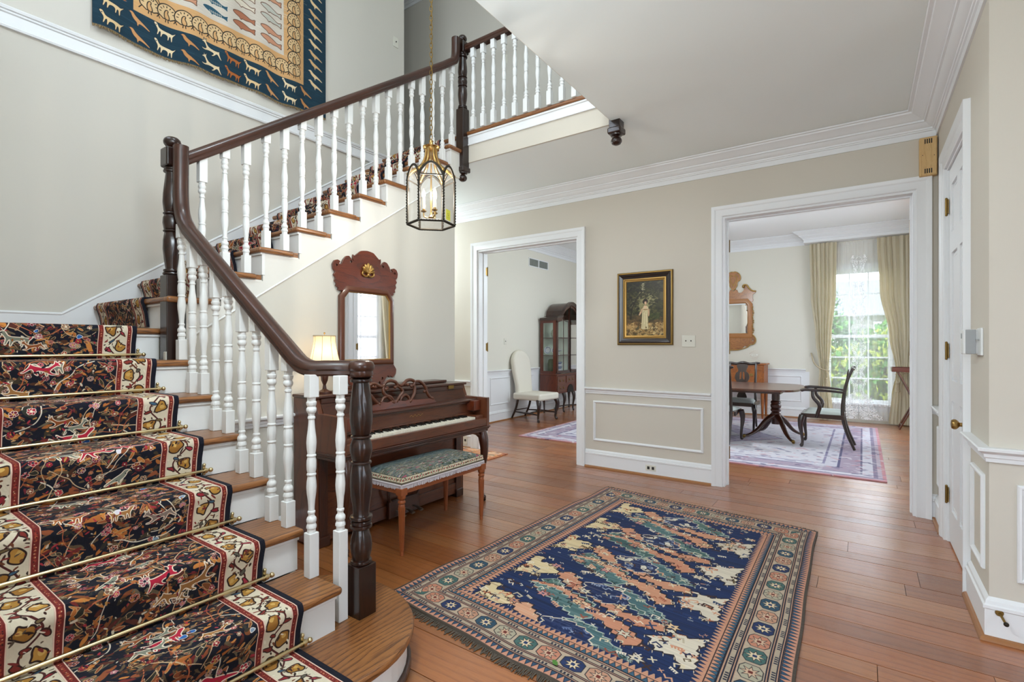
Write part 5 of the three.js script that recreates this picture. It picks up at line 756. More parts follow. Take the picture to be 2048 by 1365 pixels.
{
  const place = (g) => g.rotateY(PI / 2).translate(-3.24, 0, -2.597);
  const crest = [[0, 2.106], [0.06, 2.097], [0.1, 2.066], [0.122, 2.05], [0.135, 2.058], [0.137, 2.03], [0.128, 2.008], [0.15, 2.022], [0.172, 2.042], [0.2, 2.036], [0.226, 2.006], [0.243, 1.968], [0.262, 1.972], [0.25, 1.99], [0.275, 2.0], [0.303, 1.99], [0.318, 1.96], [0.312, 1.925], [0.295, 1.905], [0.308, 1.885], [0.292, 1.862], [0.3, 1.84], [0.284, 1.818], [0.29, 1.8], [0.268, 1.79], [0.262, 1.77], [0, 1.77]];
  const apron = [[0, 1.24], [0.262, 1.24], [0.268, 1.2], [0.3, 1.155], [0.296, 1.118], [0.262, 1.085], [0.24, 1.1], [0.225, 1.09], [0.21, 1.105], [0.19, 1.085], [0.165, 1.05], [0.135, 1.04], [0.125, 1.065], [0.105, 1.045], [0.08, 1.02], [0.04, 1.02], [0, 1.0]];
  const [m, put] = scrollMirror('wall_mirror', 'fretwork mahogany wall mirror with gilt shell crest above piano', [-0.222, 0.222, 1.24, 1.768], [-0.262, 0.262, 1.2, 1.808], crest, [[0.155, 2.0, 0.013], [0.284, 1.958, 0.011]], apron, [[0.15, 1.085, 0.013]], { wood: M.mahogRed, frame: M.mahog }, place);
  const petals = []; for (let i = -3; i <= 3; i++) { const a = i * 0.42, l = 0.078 - Math.abs(i) * 0.006; petals.push(limb([[0, 1.925, 0.03, 0.008], [Math.sin(a) * l * 0.5, 1.925 + Math.cos(a) * l * 0.5, 0.036, 0.011], [Math.sin(a) * l * 0.9, 1.925 + Math.cos(a) * l * 0.9, 0.034, 0.013], [Math.sin(a) * l * 1.05, 1.925 + Math.cos(a) * l * 1.05, 0.03, 0.006]], 10, 8, 0.6)); }
  for (const s of [-1, 1]) petals.push(tube([[0, 1.905, 0.03], [s * 0.03, 1.9, 0.03], [s * 0.055, 1.915, 0.03], [s * 0.05, 1.935, 0.03], [s * 0.036, 1.93, 0.03]], 0.007, 16, 6));
  petals.push(ball(0.014, 0, 1.912, 0.03, 10, 8));
  mesh('shell_ornament', put(merge(petals)), M.gilt, m, 'gilt shell ornament');
}
{ // lamp on the piano
  const l = thing('table_lamp', 'small table lamp with pleated cream bell shade on piano', 'lamp', [-3.06, 1.0225, -2.1]);
  mesh('base', [lathe([[0, 0.0], [0.05, 0.0], [0.05, 0.012], [0.03, 0.02], [0.014, 0.03], [0.01, 0.06], [0.022, 0.09], [0.026, 0.12], [0.018, 0.16], [0.009, 0.19], [0.009, 0.24], [0, 0.24]], 20)], M.mahogDark, l);
  const bell = (r) => lathe([[r(0), 0.2], [r(0.12), 0.224], [r(0.3), 0.26], [r(0.55), 0.31], [r(0.8), 0.36], [r(1), 0.4]], 40);
  const R = (t) => 0.112 - 0.046 * Math.pow(t, 0.6) + 0.006 * Math.max(0, t - 0.8) * 5;
  mesh('shade', bell(R), M.shade, l, 'cream fabric bell shade');
  const seams = []; for (let i = 0; i < 8; i++) { const a = i / 8 * 2 * PI; seams.push(tube([0, 0.12, 0.3, 0.55, 0.8, 1].map((t, k) => [Math.cos(a) * (R(t) + 0.001), [0.2, 0.224, 0.26, 0.31, 0.36, 0.4][k], Math.sin(a) * (R(t) + 0.001)]), 0.0018, 12, 5)); }
  mesh('shade_trim', [...seams, new THREE.TorusGeometry(R(1), 0.004, 6, 32).rotateX(PI / 2).translate(0, 0.4, 0), new THREE.TorusGeometry(R(0), 0.004, 6, 32).rotateX(PI / 2).translate(0, 0.2, 0)], M.cord, l);
  mesh('finial', [rod([0, 0.38, 0], [0, 0.412, 0], 0.002, 6), ball(0.007, 0, 0.418, 0, 10, 8)], M.brass, l); mesh('bulb', ball(0.022, 0, 0.28, 0, 12, 10), new THREE.MeshStandardMaterial({ color: '#fff', emissive: '#ffdca8', emissiveIntensity: 1.6 }), l);
  const pl = new THREE.PointLight('#ffe6c4', 0.14); pl.position.set(0, 0.28, 0); pl.shadow.radius = 1; l.add(pl);
}
{ // small box with turned knobs beside the lamp
  const b = thing('desk_tray', 'low dark wooden tray with small turned knobs at the piano corner', 'tray', [-3.02, 1.0225, -2.28]);
  mesh('tray', [rbox(0.14, 0.012, 0.18, 0.005, 0, 0.006, 0)], M.mahogDark, b);
  for (const [x, z] of [[0.03, 0.05], [0.035, -0.04]]) mesh('knob', lathe([[0, 0.012], [0.012, 0.012], [0.006, 0.02], [0.014, 0.03], [0.02, 0.036], [0.012, 0.042], [0, 0.044]], 14).translate(x, 0, z), M.mahogRed, b);
}
{ // portrait on the back wall
  const p = thing('framed_painting', 'dark framed oil painting of a standing figure in pale dress', 'painting', [0, 0, ZB]);
  const [x0, x1, y0, y1] = [-2.158, -1.566, 1.36, 2.122], o = 0.098;
  const ring = (i) => [[x0 + i, y0 + i, 0], [x1 - i, y0 + i, 0], [x1 - i, y1 - i, 0], [x0 + i, y1 - i, 0]];
  mesh('frame', mould([[0, 0.002], [0, 0.02], [0.008, 0.03], [0.016, 0.032], [0.022, 0.028], [0.03, 0.032], [0.062, 0.02], [0.07, 0.018], [0.07, 0.002]], ring(0), V(0, 0, 1), true), M.frameDark, p);
  mesh('outer_bead', mould([[-0.002, 0.004], [-0.002, 0.02], [0.004, 0.031], [0.012, 0.0335], [0.016, 0.0325]], ring(0), V(0, 0, 1), true), M.brassOld, p, 'bronze outer edge');
  mesh('gilt_slip', mould([[0.066, 0.016], [0.068, 0.024], [0.078, 0.026], [0.084, 0.018], [0.096, 0.014], [0.1, 0.006]], ring(0), V(0, 0, 1), true), M.gilt, p, 'gilt inner frame');
  mesh('canvas', new THREE.PlaneGeometry(x1 - x0 - 2 * o, y1 - y0 - 2 * o).translate((x0 + x1) / 2, (y0 + y1) / 2, 0.008), M.painting, p, 'painted figure under dark trees');
}
// plates on the walls
function plate(name, label, w, h, toggles, place, dark) {
  const p = thing(name, label, name.includes('outlet') ? 'outlet' : 'switch'), put = (g) => place(g);
  mesh('cover_plate', put(rbox(w, h, 0.007, 0.003, 0, 0, 0.0035)), M.plastic, p);
  for (const [u, v] of toggles) mesh(dark ? 'socket' : 'toggle', put(dark ? merge([rbox(0.026, 0.03, 0.004, 0.006, u, v, 0.0075), box(0.003, 0.009, 0.002, u - 0.006, v + 0.003, 0.0095), box(0.003, 0.009, 0.002, u + 0.006, v + 0.003, 0.0095)]) : merge([rbox(0.007, 0.012, 0.018, 0.002, u, v + 0.004, 0.012)])), M.dark, p);
  return p;
}
const onBack = (x, y) => (g) => g.translate(x, y, ZB), onLeft = (z, y, x = XT) => (g) => g.rotateY(PI / 2).translate(x, y, z);
plate('light_switch', 'double light switch on beige wall beside the portrait', 0.13, 0.115, [[-0.025, 0], [0.025, 0]], onBack(-1.414, 1.395));
plate('wall_outlet', 'outlet set in the white baseboard below the portrait', 0.11, 0.06, [[-0.024, 0], [0.024, 0]], (g) => g.translate(-1.792, 0.085, ZB + 0.018), true);
plate('wall_outlet', 'outlet low on the rear hall wall behind the piano leg', 0.115, 0.115, [[-0.024, 0], [0.024, 0]], (g) => g.translate(-4.318, 0.1, ZB + 0.018), true);
plate('light_switch', 'single switch high on the stairwell wall by the upstairs corner', 0.075, 0.115, [[0, 0]], onLeft(-4.01, 4.895));
plate('light_switch', 'switch plate on the upstairs wall behind the landing balusters', 0.075, 0.115, [[0, 0]], onBack(-3.664, 4.926));
plate('light_switch', 'single switch on the cream dining wall beside the upholstered chair', 0.075, 0.115, [[0, 0]], onLeft(-7.35, 1.42, DX0));
{ // wooden chime box near the corner
  const c = thing('chime_box', 'pale wooden slotted box mounted high in the wall corner', 'chime box', [0.418, 2.822, ZB]);
  mesh('case', grain(rbox(0.108, 0.3, 0.058, 0.006, 0, 0, 0.029), 'y'), M.pine, c); mesh('front_board', grain(rbox(0.098, 0.29, 0.006, 0.002, 0, 0, 0.06), 'y', [0.3, 0.1]), M.pine, c);
  for (const y of [-0.115, 0.115]) for (let i = 0; i < 4; i++) mesh('slot', box(0.007, 0.036, 0.003, -0.02 + i * 0.013, y, 0.0625), M.black, c);
  for (const [x, y] of [[-0.035, 0.01], [0.035, 0.0]]) mesh('screw', cyl(0.003, 0.003, 0.002, 0, 0, 0, 8).rotateX(PI / 2).translate(x, y, 0.0635), M.black, c);
}
{ // thermostat
  const t = thing('thermostat', 'white thermostat box on the narrow wall beside the panelled door', 'thermostat', [XR, 1.375, -3.37]);
  mesh('wall_plate', rbox(0.01, 0.135, 0.1, 0.003, -0.005, 0, 0.03), M.device, t); mesh('body', rbox(0.055, 0.125, 0.09, 0.006, -0.036, 0, -0.05), M.device, t); mesh('side_panel', rbox(0.04, 0.122, 0.004, 0.002, -0.035, 0, -0.003), M.deviceGrey, t);
  mesh('display', box(0.002, 0.026, 0.03, -0.0645, 0.03, -0.055), M.deviceGrey, t); mesh('lever', rbox(0.014, 0.006, 0.03, 0.002, -0.016, 0.01, 0.03), M.deviceGrey, t);
}
{ const d = thing('door_stop', 'small bronze door stop screwed to the corner baseboard', 'door stop', [0.512, 0.135, ZJ + 0.02]); mesh('stem', [cyl(0.014, 0.016, 0.006, 0, 0, 0, 14).rotateX(PI / 2), rod([0, 0, 0], [0.012, -0.022, 0.045], 0.005, 8)], M.brassOld, d); mesh('tip', ball(0.01, 0.014, -0.025, 0.05, 10, 8), M.bronze, d); }
{ // hall rug, a little out of square, with short fringes
  const A = [-1.985, -4.405], B = [-0.272, -4.21], C = [-2.115, -1.84], D = [-0.2, -1.655];
  seed = 311; const wob = vnoise(77), P = (u, v, y) => { const s = (k) => (A[k] * (1 - u) + B[k] * u) * (1 - v) + (C[k] * (1 - u) + D[k] * u) * v, e = Math.min(1, 4 * Math.min(u, 1 - u, v, 1 - v)); return [s(0) + 0.02 * (wob(v * 7, u * 3, 64, 64) - 0.5) * (1 - e) , y + 0.01 * (1 - e) * wob(u * 9, v * 12, 64, 64), s(1) + 0.02 * (wob(u * 7, v * 3 + 9, 64, 64) - 0.5) * (1 - e)]; };
  const r = thing('hall_rug', 'navy teal and salmon flat woven oriental rug on hall floor', 'rug');
  const edge = []; for (let k = 0; k < 4; k++) edge.push(sheet((u, v) => { const t = u; const q = k === 0 ? [t, 0] : k === 1 ? [1, t] : k === 2 ? [1 - t, 1] : [0, 1 - t]; const a = P(q[0], q[1], 0.0085); return [a[0], v ? a[1] : 0.0008, a[2]]; }, 40, 1));
  mesh('woven_field', sheet((u, v) => P(u, v, 0.0085), 40, 56, (u, v) => [u, 1 - v]), M.rug, r); mesh('bound_edge', edge, M.rugEdge, r);
  const fr = []; for (let i = 0; i < 330; i++) for (const v of [0, 1]) { const u = i / 330, a = P(u, v, 0.004), s = v ? 1 : -1, l = rr(0.025, 0.05); fr.push(rod([a[0], 0.006, a[2]], [a[0] + rr(-0.015, 0.015), 0.003, a[2] + s * l], 0.0025, 4)); }
  const f = mesh('fringe', fr, M.rugEdge, r, 'short dark fringe'); f.userData.kind = 'stuff';
}
{ const r = one('accent_rug', merge([bx(-5.2, -3.6, 0.0008, 0.009, -5.05, -4.66)].map((g) => { const p = g.attributes.position, uv = g.attributes.uv; for (let i = 0; i < p.count; i++) uv.setXY(i, (p.getX(i) + 5.2) / 1.6, (p.getZ(i) + 5.05) / 0.39); return g; })), M.smallRug, 'small orange patterned rug in the rear hall behind piano', 'rug'); }
{ // tapestry, hung slightly away from the wall, lower edge drooping
  const t = thing('wall_tapestry', 'navy and tan wall tapestry bordered with animals and birds', 'tapestry');
  const low = (u) => 3.625 + 0.03 * u - 0.04 * Math.sin(u * PI) * (0.6 + 0.4 * Math.sin(u * 9)) + 0.008 * Math.sin(u * 23), z = (u) => -1.19 - 1.882 * u;
  const off = (u, v) => 0.012 + (1 - v) * (0.012 + 0.01 * Math.sin(u * 17 + 1) + 0.008 * Math.sin(u * 41));
  mesh('woven_panel', sheet((u, v) => [XT + off(u, v), low(u) * (1 - v) + 5.9 * v, z(u)], 60, 20), M.hanging, t); mesh('lining', sheet((u, v) => [XT + off(u, v) - 0.006, low(u) * (1 - v) + 5.9 * v, z(u)], 60, 4), M.fringe, t);
  const fr = []; seed = 321; for (let i = 0; i < 380; i++) { const u = i / 380; fr.push(rod([XT + off(u, 0), low(u) + 0.004, z(u)], [XT + off(u, 0) + rr(-0.004, 0.006), low(u) - rr(0.008, 0.022), z(u) + rr(-0.006, 0.006)], 0.0022, 4)); }
  const f = mesh('fringe', fr, M.fringe, t, 'tan fringe'); f.userData.kind = 'stuff'; mesh('hanging_rod', rod([XT + 0.025, 5.91, -1.1], [XT + 0.025, 5.91, -3.16], 0.015, 10), M.rail, t);
}
{ // hexagonal lantern on a chain in the stairwell
  const lx = -2.4, lz = -2.47, l = thing('pendant_lantern', 'hexagonal glass and brass hall lantern hanging on long chain', 'lantern', [lx, 0, lz], Math.atan2(2.4, 2.47));
  const R = 0.158, yb = 2.174, ys = 2.475, ya = 2.555, c = (i) => { const a = PI / 6 + i * PI / 3; return [Math.sin(a) * R, Math.cos(a) * R]; };
  const fr = [], beads = []; for (let i = 0; i < 6; i++) { const [x0, z0] = c(i), [x1, z1] = c((i + 1) % 6), mid = [(x0 + x1) / 2, (z0 + z1) / 2];
    fr.push(rod([x0, yb - 0.006, z0], [x0, ys + 0.02, z0], 0.0075, 6), rod([x0, yb, z0], [x1, yb, z1], 0.008, 6)); const arch = []; for (let k = 0; k <= 10; k++) { const t = k / 10, h = Math.sin(t * PI); arch.push([x0 + (x1 - x0) * t, ys + (ya - ys) * Math.pow(h, 0.8), z0 + (z1 - z0) * t]); } fr.push(tube(arch, 0.0085, 16, 6)); if (i % 2 === 1) fr.push(rod([x0, ys, z0], [x1, ys, z1], 0.0045, 6));
    for (let k = 0; k < 16; k++) beads.push(ball(0.0085, x0 * 1.015, yb + 0.01 + k * 0.019, z0 * 1.015, 6, 5)); for (let k = 1; k < 9; k++) beads.push(ball(0.0082, (x0 + (x1 - x0) * k / 9) * 1.02, yb, (z0 + (z1 - z0) * k / 9) * 1.02, 6, 5)); }
  mesh('frame', [...fr, ...beads], M.bronze, l, 'dark beaded bronze frame');
  for (let i = 0; i < 6; i++) { const [x0, z0] = c(i), [x1, z1] = c((i + 1) % 6), pts = [[0, yb], [R, yb], [R, ys]]; for (let k = 1; k < 10; k++) pts.push([R * (1 - k / 10), ys + (ya - ys) * Math.pow(Math.sin(k / 10 * PI), 0.8)]); pts.push([0, ys]); const g = new THREE.ShapeGeometry(new THREE.Shape(pts.map((p) => new THREE.Vector2(...p)))); g.rotateY(-Math.atan2(z1 - z0, x1 - x0)).translate(x0, 0, z0); mesh('pane', g, M.glass, l, 'clear glass pane'); }
  const arms = []; for (let i = 0; i < 6; i++) { const a = PI / 6 + i * PI / 3, s = Math.sin(a), k = Math.cos(a); arms.push(limb([[s * R, ys + 0.02, k * R, 0.008], [s * R * 0.78, ys + 0.06, k * R * 0.78, 0.013], [s * R * 0.42, ys + 0.1, k * R * 0.42, 0.011], [s * R * 0.24, ys + 0.16, k * R * 0.24, 0.009], [s * R * 0.2, ys + 0.215, k * R * 0.2, 0.01]], 18, 8), ball(0.015, s * R * 0.95, ys + 0.035, k * R * 0.95, 8, 6)); }
  mesh('scroll_crown', [...arms, ...Array.from({ length: 10 }, (_, i) => { const a = i / 10 * 2 * PI; return limb([[Math.sin(a) * 0.02, 2.69, Math.cos(a) * 0.02, 0.006], [Math.sin(a) * 0.04, 2.703, Math.cos(a) * 0.04, 0.011], [Math.sin(a) * 0.056, 2.698, Math.cos(a) * 0.056, 0.007]], 8, 6, 0.6); }), lathe([[0, 2.68], [0.036, 2.685], [0.04, 2.695], [0.02, 2.71], [0.012, 2.735], [0.016, 2.745], [0, 2.75]], 16)], M.brassBright, l, 'gilt brass leaf crown');
  mesh('candelabra', [rod([0, 2.225, 0], [0, 2.69, 0], 0.006, 8), lathe([[0, 2.21], [0.012, 2.214], [0.02, 2.226], [0.01, 2.24], [0.006, 2.26], [0, 2.26]], 12), ...[0, 1, 2].flatMap((i) => { const a = i * 2 * PI / 3 + 0.5, s = Math.sin(a), k = Math.cos(a); return [tube([[0, 2.235, 0], [s * 0.025, 2.222, k * 0.025], [s * 0.048, 2.232, k * 0.048], [s * 0.05, 2.255, k * 0.05]], 0.005, 12, 6), lathe([[0, 2.255], [0.017, 2.262], [0.02, 2.268], [0.009, 2.27], [0.009, 2.282], [0, 2.282]], 12).translate(s * 0.05, 0, k * 0.05)]; })], M.brass, l);
  for (let i = 0; i < 3; i++) { const a = i * 2 * PI / 3 + 0.5, s = Math.sin(a) * 0.05, k = Math.cos(a) * 0.05; mesh('candle_sleeve', cyl(0.0085, 0.0085, 0.075, s, 2.318, k, 10), M.candle, l); mesh('flame_bulb', lathe([[0, 2.356], [0.007, 2.358], [0.0125, 2.375], [0.012, 2.387], [0.006, 2.404], [0.0015, 2.418], [0, 2.419]], 12).translate(s, 0, k), M.flame, l); const pl = new THREE.PointLight('#fff8ee', LANTERN); pl.position.set(s, 2.385, k); pl.shadow.radius = 0.5; l.add(pl); }
  const st = mesh('lot_sticker', new THREE.PlaneGeometry(0.06, 0.07), M.sticker, l, 'yellow sticker numbered 12'); { const [x0, z0] = c(0), [x1, z1] = c(5); }
  { const a0 = c(0), a1 = c(1); const t = 0.4; st.position.set(a0[0] * (1 - t) + a1[0] * t, 2.225, a0[1] * (1 - t) + a1[1] * t).multiply(V(1.012, 1, 1.012)); st.rotation.y = PI / 3; }
  const links = []; const link = new THREE.TorusGeometry(0.013, 0.0026, 5, 10).scale(0.75, 1.45, 1); let y = 2.762, i = 0; while (y < CEIL2 - 0.06) { const g = link.clone(); if (i % 2) g.rotateY(PI / 2); links.push(g.translate(0, y + 0.012, 0)); y += 0.031; i++; }
  links.push(rod([0.006, 2.75, 0], [0.006, CEIL2 - 0.04, 0], 0.002, 5)); mesh('chain', links, M.brassOld, l, 'brass chain'); mesh('ceiling_rose', lathe([[0, CEIL2 - 0.06], [0.03, CEIL2 - 0.055], [0.06, CEIL2 - 0.02], [0.065, CEIL2 - 0.001], [0, CEIL2 - 0.001]], 20), M.brass, l);
}
{ const l = one('fallen_leaf', extr(spline([[0, -0.02], [0.011, -0.004], [0.008, 0.012], [0, 0.022], [-0.009, 0.01], [-0.01, -0.006]], 3), 0.001).rotateX(-PI / 2).rotateY(0.9).translate(-1.06, 0.0205, -1.83), M.leafA, 'small green leaf lying on the border of the hall rug', 'leaf'); }
// ---------------------------------------------------------------- dining room
{ const g = bx(-4.19, 0.2, 0.0008, 0.011, -10.05, -6.15), p = g.attributes.position, uv = g.attributes.uv; for (let i = 0; i < p.count; i++) uv.setXY(i, (p.getX(i) + 4.19) / 4.39, (p.getZ(i) + 10.05) / 3.9); one('area_rug', g, M.paleRug, 'large faded pink and lilac rug under the dining table', 'rug'); }
{ // pedestal table
  const t = thing('dining_table', 'dark mahogany pedestal dining table with rounded end', 'table', [-1.03, 0.0115, -8.14]);
  const s = new THREE.Shape(), a = -1.9, b = 0.34, h = 0.69, r = 0.32; s.moveTo(a, -h); s.lineTo(b - r, -h); s.bezierCurveTo(b - r * 0.4, -h, b, -h + r * 0.5, b, -h + r * 1.3); s.lineTo(b, h - r * 1.3); s.bezierCurveTo(b, h - r * 0.5, b - r * 0.4, h, b - r, h); s.lineTo(a, h); s.closePath();
  mesh('table_top', grain(extr(s, 0.03, 0.006, [], 12).rotateX(-PI / 2).translate(0, 0.73, 0), 'x'), M.mahog, t); mesh('apron', grain(bx(-1.8, 0.12, 0.675, 0.715, -0.5, 0.5), 'x'), M.mahogDark, t);
  for (const px of [0, -1.55]) {
    mesh('column', lathe([[0, 0.2], [0.055, 0.2], [0.055, 0.33], [0.066, 0.345], [0.066, 0.36], [0.05, 0.372], [0.066, 0.39], [0.07, 0.41], [0.055, 0.425], [0.066, 0.44], [0.072, 0.47], [0.06, 0.495], [0.07, 0.51], [0.064, 0.53], [0.05, 0.54], [0.046, 0.66], [0.06, 0.68], [0, 0.68]], 20).translate(px, 0, 0), M.mahogDark, t);
    mesh('flutes', Array.from({ length: 10 }, (_, i) => { const q = i / 10 * 2 * PI; return rod([px + Math.cos(q) * 0.047, 0.55, Math.sin(q) * 0.047], [px + Math.cos(q) * 0.045, 0.65, Math.sin(q) * 0.045], 0.007, 6); }), M.mahogDark, t);
    for (const [dx, dz] of [[-1, 0.78], [1, 1.5], [-1, -1.4], [1, -1.1]].map(([x, z]) => { const l = Math.hypot(x, z); return [x / l, z / l]; })) { const L = 0.46, leg = mesh('leg', limb([[px + dx * 0.03, 0.33, dz * 0.03, 0.045], [px + dx * L * 0.3, 0.26, dz * L * 0.3, 0.036], [px + dx * L * 0.62, 0.11, dz * L * 0.62, 0.028], [px + dx * L * 0.88, 0.045, dz * L * 0.88, 0.022], [px + dx * L, 0.035, dz * L, 0.02]], 18, 10, 0.7), M.mahogDark, t, 'splayed sabre leg'); mesh('caster', [ball(0.024, px + dx * L * 1.02, 0.034, dz * L * 1.02, 10, 8), cyl(0.015, 0.015, 0.014, px + dx * L * 1.04, 0.0152, dz * L * 1.04, 10)], M.brassOld, leg); }
  }
}
function diningChair(name, label, pos, turn, arms, group) { // front faces local +z
  const c = thing(name, label, 'chair', pos, turn, group), W = M.chairWood;
  for (const s of [-1, 1]) {
    mesh('leg', cabriole(s * 0.25, 0.235, 0.42, s * 0.02, 0.03, 0.03), W, c);
    mesh('back_post', limb([[s * 0.2, 0.012, -0.335, 0.016], [s * 0.2, 0.2, -0.26, 0.019], [s * 0.205, 0.42, -0.21, 0.022], [s * 0.2, 0.7, -0.22, 0.019], [s * 0.2, 0.9, -0.26, 0.018], [s * 0.195, 1.035, -0.31, 0.018]], 24, 8), W, c);
    if (arms) { mesh('arm', [limb([[s * 0.205, 0.735, -0.225, 0.016], [s * 0.245, 0.75, -0.1, 0.016], [s * 0.285, 0.758, 0.1, 0.019], [s * 0.28, 0.758, 0.21, 0.02], [s * 0.275, 0.748, 0.24, 0.018]], 18, 8), ball(0.023, s * 0.277, 0.752, 0.235, 10, 8)], W, c); mesh('arm_support', limb([[s * 0.27, 0.745, 0.12, 0.017], [s * 0.275, 0.66, 0.11, 0.02], [s * 0.26, 0.56, 0.04, 0.024], [s * 0.25, 0.46, 0.06, 0.024], [s * 0.25, 0.4, 0.075, 0.02]], 18, 8), W, c); }
  }
  mesh('seat_rail', [bx(-0.25, 0.25, 0.39, 0.445, 0.225, 0.255), ...[-1, 1].map((s) => { const g = bx(-0.014, 0.014, 0.39, 0.445, -0.22, 0.24); g.rotateY(-s * 0.1); return g.translate(s * 0.232, 0, 0); }), bx(-0.2, 0.2, 0.39, 0.445, -0.225, -0.195)].map((g) => grain(g, 'x')), W, c);
  mesh('seat', sheet((u, v) => { const a = (u - 0.5) * 2, b = (v - 0.5) * 2, w = 0.205 + 0.045 * (v), e = Math.pow(Math.max(0, (1 - Math.pow(Math.abs(a), 6)) * (1 - Math.pow(Math.abs(b), 6))), 0.5); return [-a * w, 0.445 + 0.045 * e, b * 0.225]; }, 16, 16), M.seatPale, c, 'pale upholstered drop in seat');
  mesh('crest_rail', limb([[-0.255, 1.05, -0.31, 0.014], [-0.2, 1.045, -0.315, 0.024], [-0.1, 1.035, -0.32, 0.022], [0, 1.05, -0.32, 0.028], [0.1, 1.035, -0.32, 0.022], [0.2, 1.045, -0.315, 0.024], [0.255, 1.05, -0.31, 0.014]], 30, 8), W, c);
  const sp = spline([[-0.05, 0.45], [0.05, 0.45], [0.075, 0.5], [0.045, 0.6], [0.07, 0.72], [0.11, 0.8], [0.095, 0.88], [0.06, 0.92], [0.08, 1.02], [-0.08, 1.02], [-0.06, 0.92], [-0.095, 0.88], [-0.11, 0.8], [-0.07, 0.72], [-0.045, 0.6], [-0.075, 0.5]], 4);
  const g = extr(sp, 0.014, 0.002, [spline([[-0.035, 0.78], [-0.012, 0.8], [-0.012, 0.9], [-0.035, 0.88]], 3), spline([[0.012, 0.8], [0.035, 0.78], [0.035, 0.88], [0.012, 0.9]], 3)]), p = g.attributes.position; for (let i = 0; i < p.count; i++) { const y = p.getY(i); p.setZ(i, p.getZ(i) - 0.215 - 0.19 * Math.pow(Math.max(0, y - 0.6), 1.5)); } g.computeVertexNormals();
  mesh('splat', grain(g, 'y'), W, c); return c;
}
diningChair('dining_armchair', 'dark carved armchair with open arms at the rounded table end', [-0.415, 0.0115, -7.87], -PI / 2, true);
diningChair('dining_chair', 'dark splat back chair on the sideboard side of the table', [-1.62, 0.0115, -8.67], 0, false, 'side chairs at the dining table');
diningChair('dining_chair', 'dark cabriole leg chair on the doorway side of the table', [-1.66, 0.0115, -7.45], PI, false, 'side chairs at the dining table');
{ // sideboard under the gilt mirror
  const s = thing('sideboard', 'honey satinwood sideboard with tapered legs below gilt mirror', 'sideboard', [-2.14, 0, -10.4]), hw = 0.66, d0 = -0.24, d1 = 0.22;
  mesh('top', grain(rbx(-hw - 0.03, hw + 0.03, 0.985, 1.01, d0, d1 + 0.02, 0.006), 'x'), M.satinwood, s); mesh('body', grain(bx(-hw, hw, 0.52, 0.985, d0, d1), 'x'), M.satinwood, s);
  for (const [a, b, n] of [[-hw + 0.02, -0.24, 'cupboard_door'], [-0.22, 0.22, 'drawer'], [0.24, hw - 0.02, 'cupboard_door']]) { const d = mesh(n, [grain(rbx(a, b, n === 'drawer' ? 0.75 : 0.54, 0.965, d1, d1 + 0.012, 0.004), 'x', [a, 0])], M.satinwood, s); mesh('oval_pull', [lathe([[0, 0], [0.034, 0], [0.032, 0.005], [0, 0.007]], 18).rotateX(PI / 2).scale(1.3, 0.8, 1).translate((a + b) / 2, 0.8, d1 + 0.012), tube([[(a + b) / 2 - 0.03, 0.805, d1 + 0.016], [(a + b) / 2, 0.778, d1 + 0.03], [(a + b) / 2 + 0.03, 0.805, d1 + 0.016]], 0.004, 10, 6)], M.brass, d); }
  for (const x of [-hw + 0.03, hw - 0.03]) for (const z of [d0 + 0.03, d1 - 0.025]) mesh('leg', [rod([x, 0.06, z], [x, 0.53, z], 0.02, 4, 0.034).rotateY(0), rod([x, 0, z], [x, 0.07, z], 0.014, 4, 0.022)], M.satinwood, s);
}
{ // cut glass jar with lid
  const c = thing('glass_compote', 'small footed clear glass jar with lid on the sideboard', 'glass jar', [-1.66, 1.0105, -10.3]);
  mesh('bowl', lathe([[0, 0], [0.045, 0.002], [0.04, 0.01], [0.012, 0.03], [0.01, 0.06], [0.05, 0.09], [0.085, 0.13], [0.095, 0.16], [0.09, 0.175], [0.084, 0.16], [0.07, 0.13], [0.03, 0.1], [0, 0.098]], 24), M.crystal, c); mesh('lid', lathe([[0.092, 0.176], [0.08, 0.195], [0.05, 0.215], [0.02, 0.225], [0.01, 0.24], [0.02, 0.255], [0.012, 0.275], [0, 0.28]], 24), M.crystal, c);
}
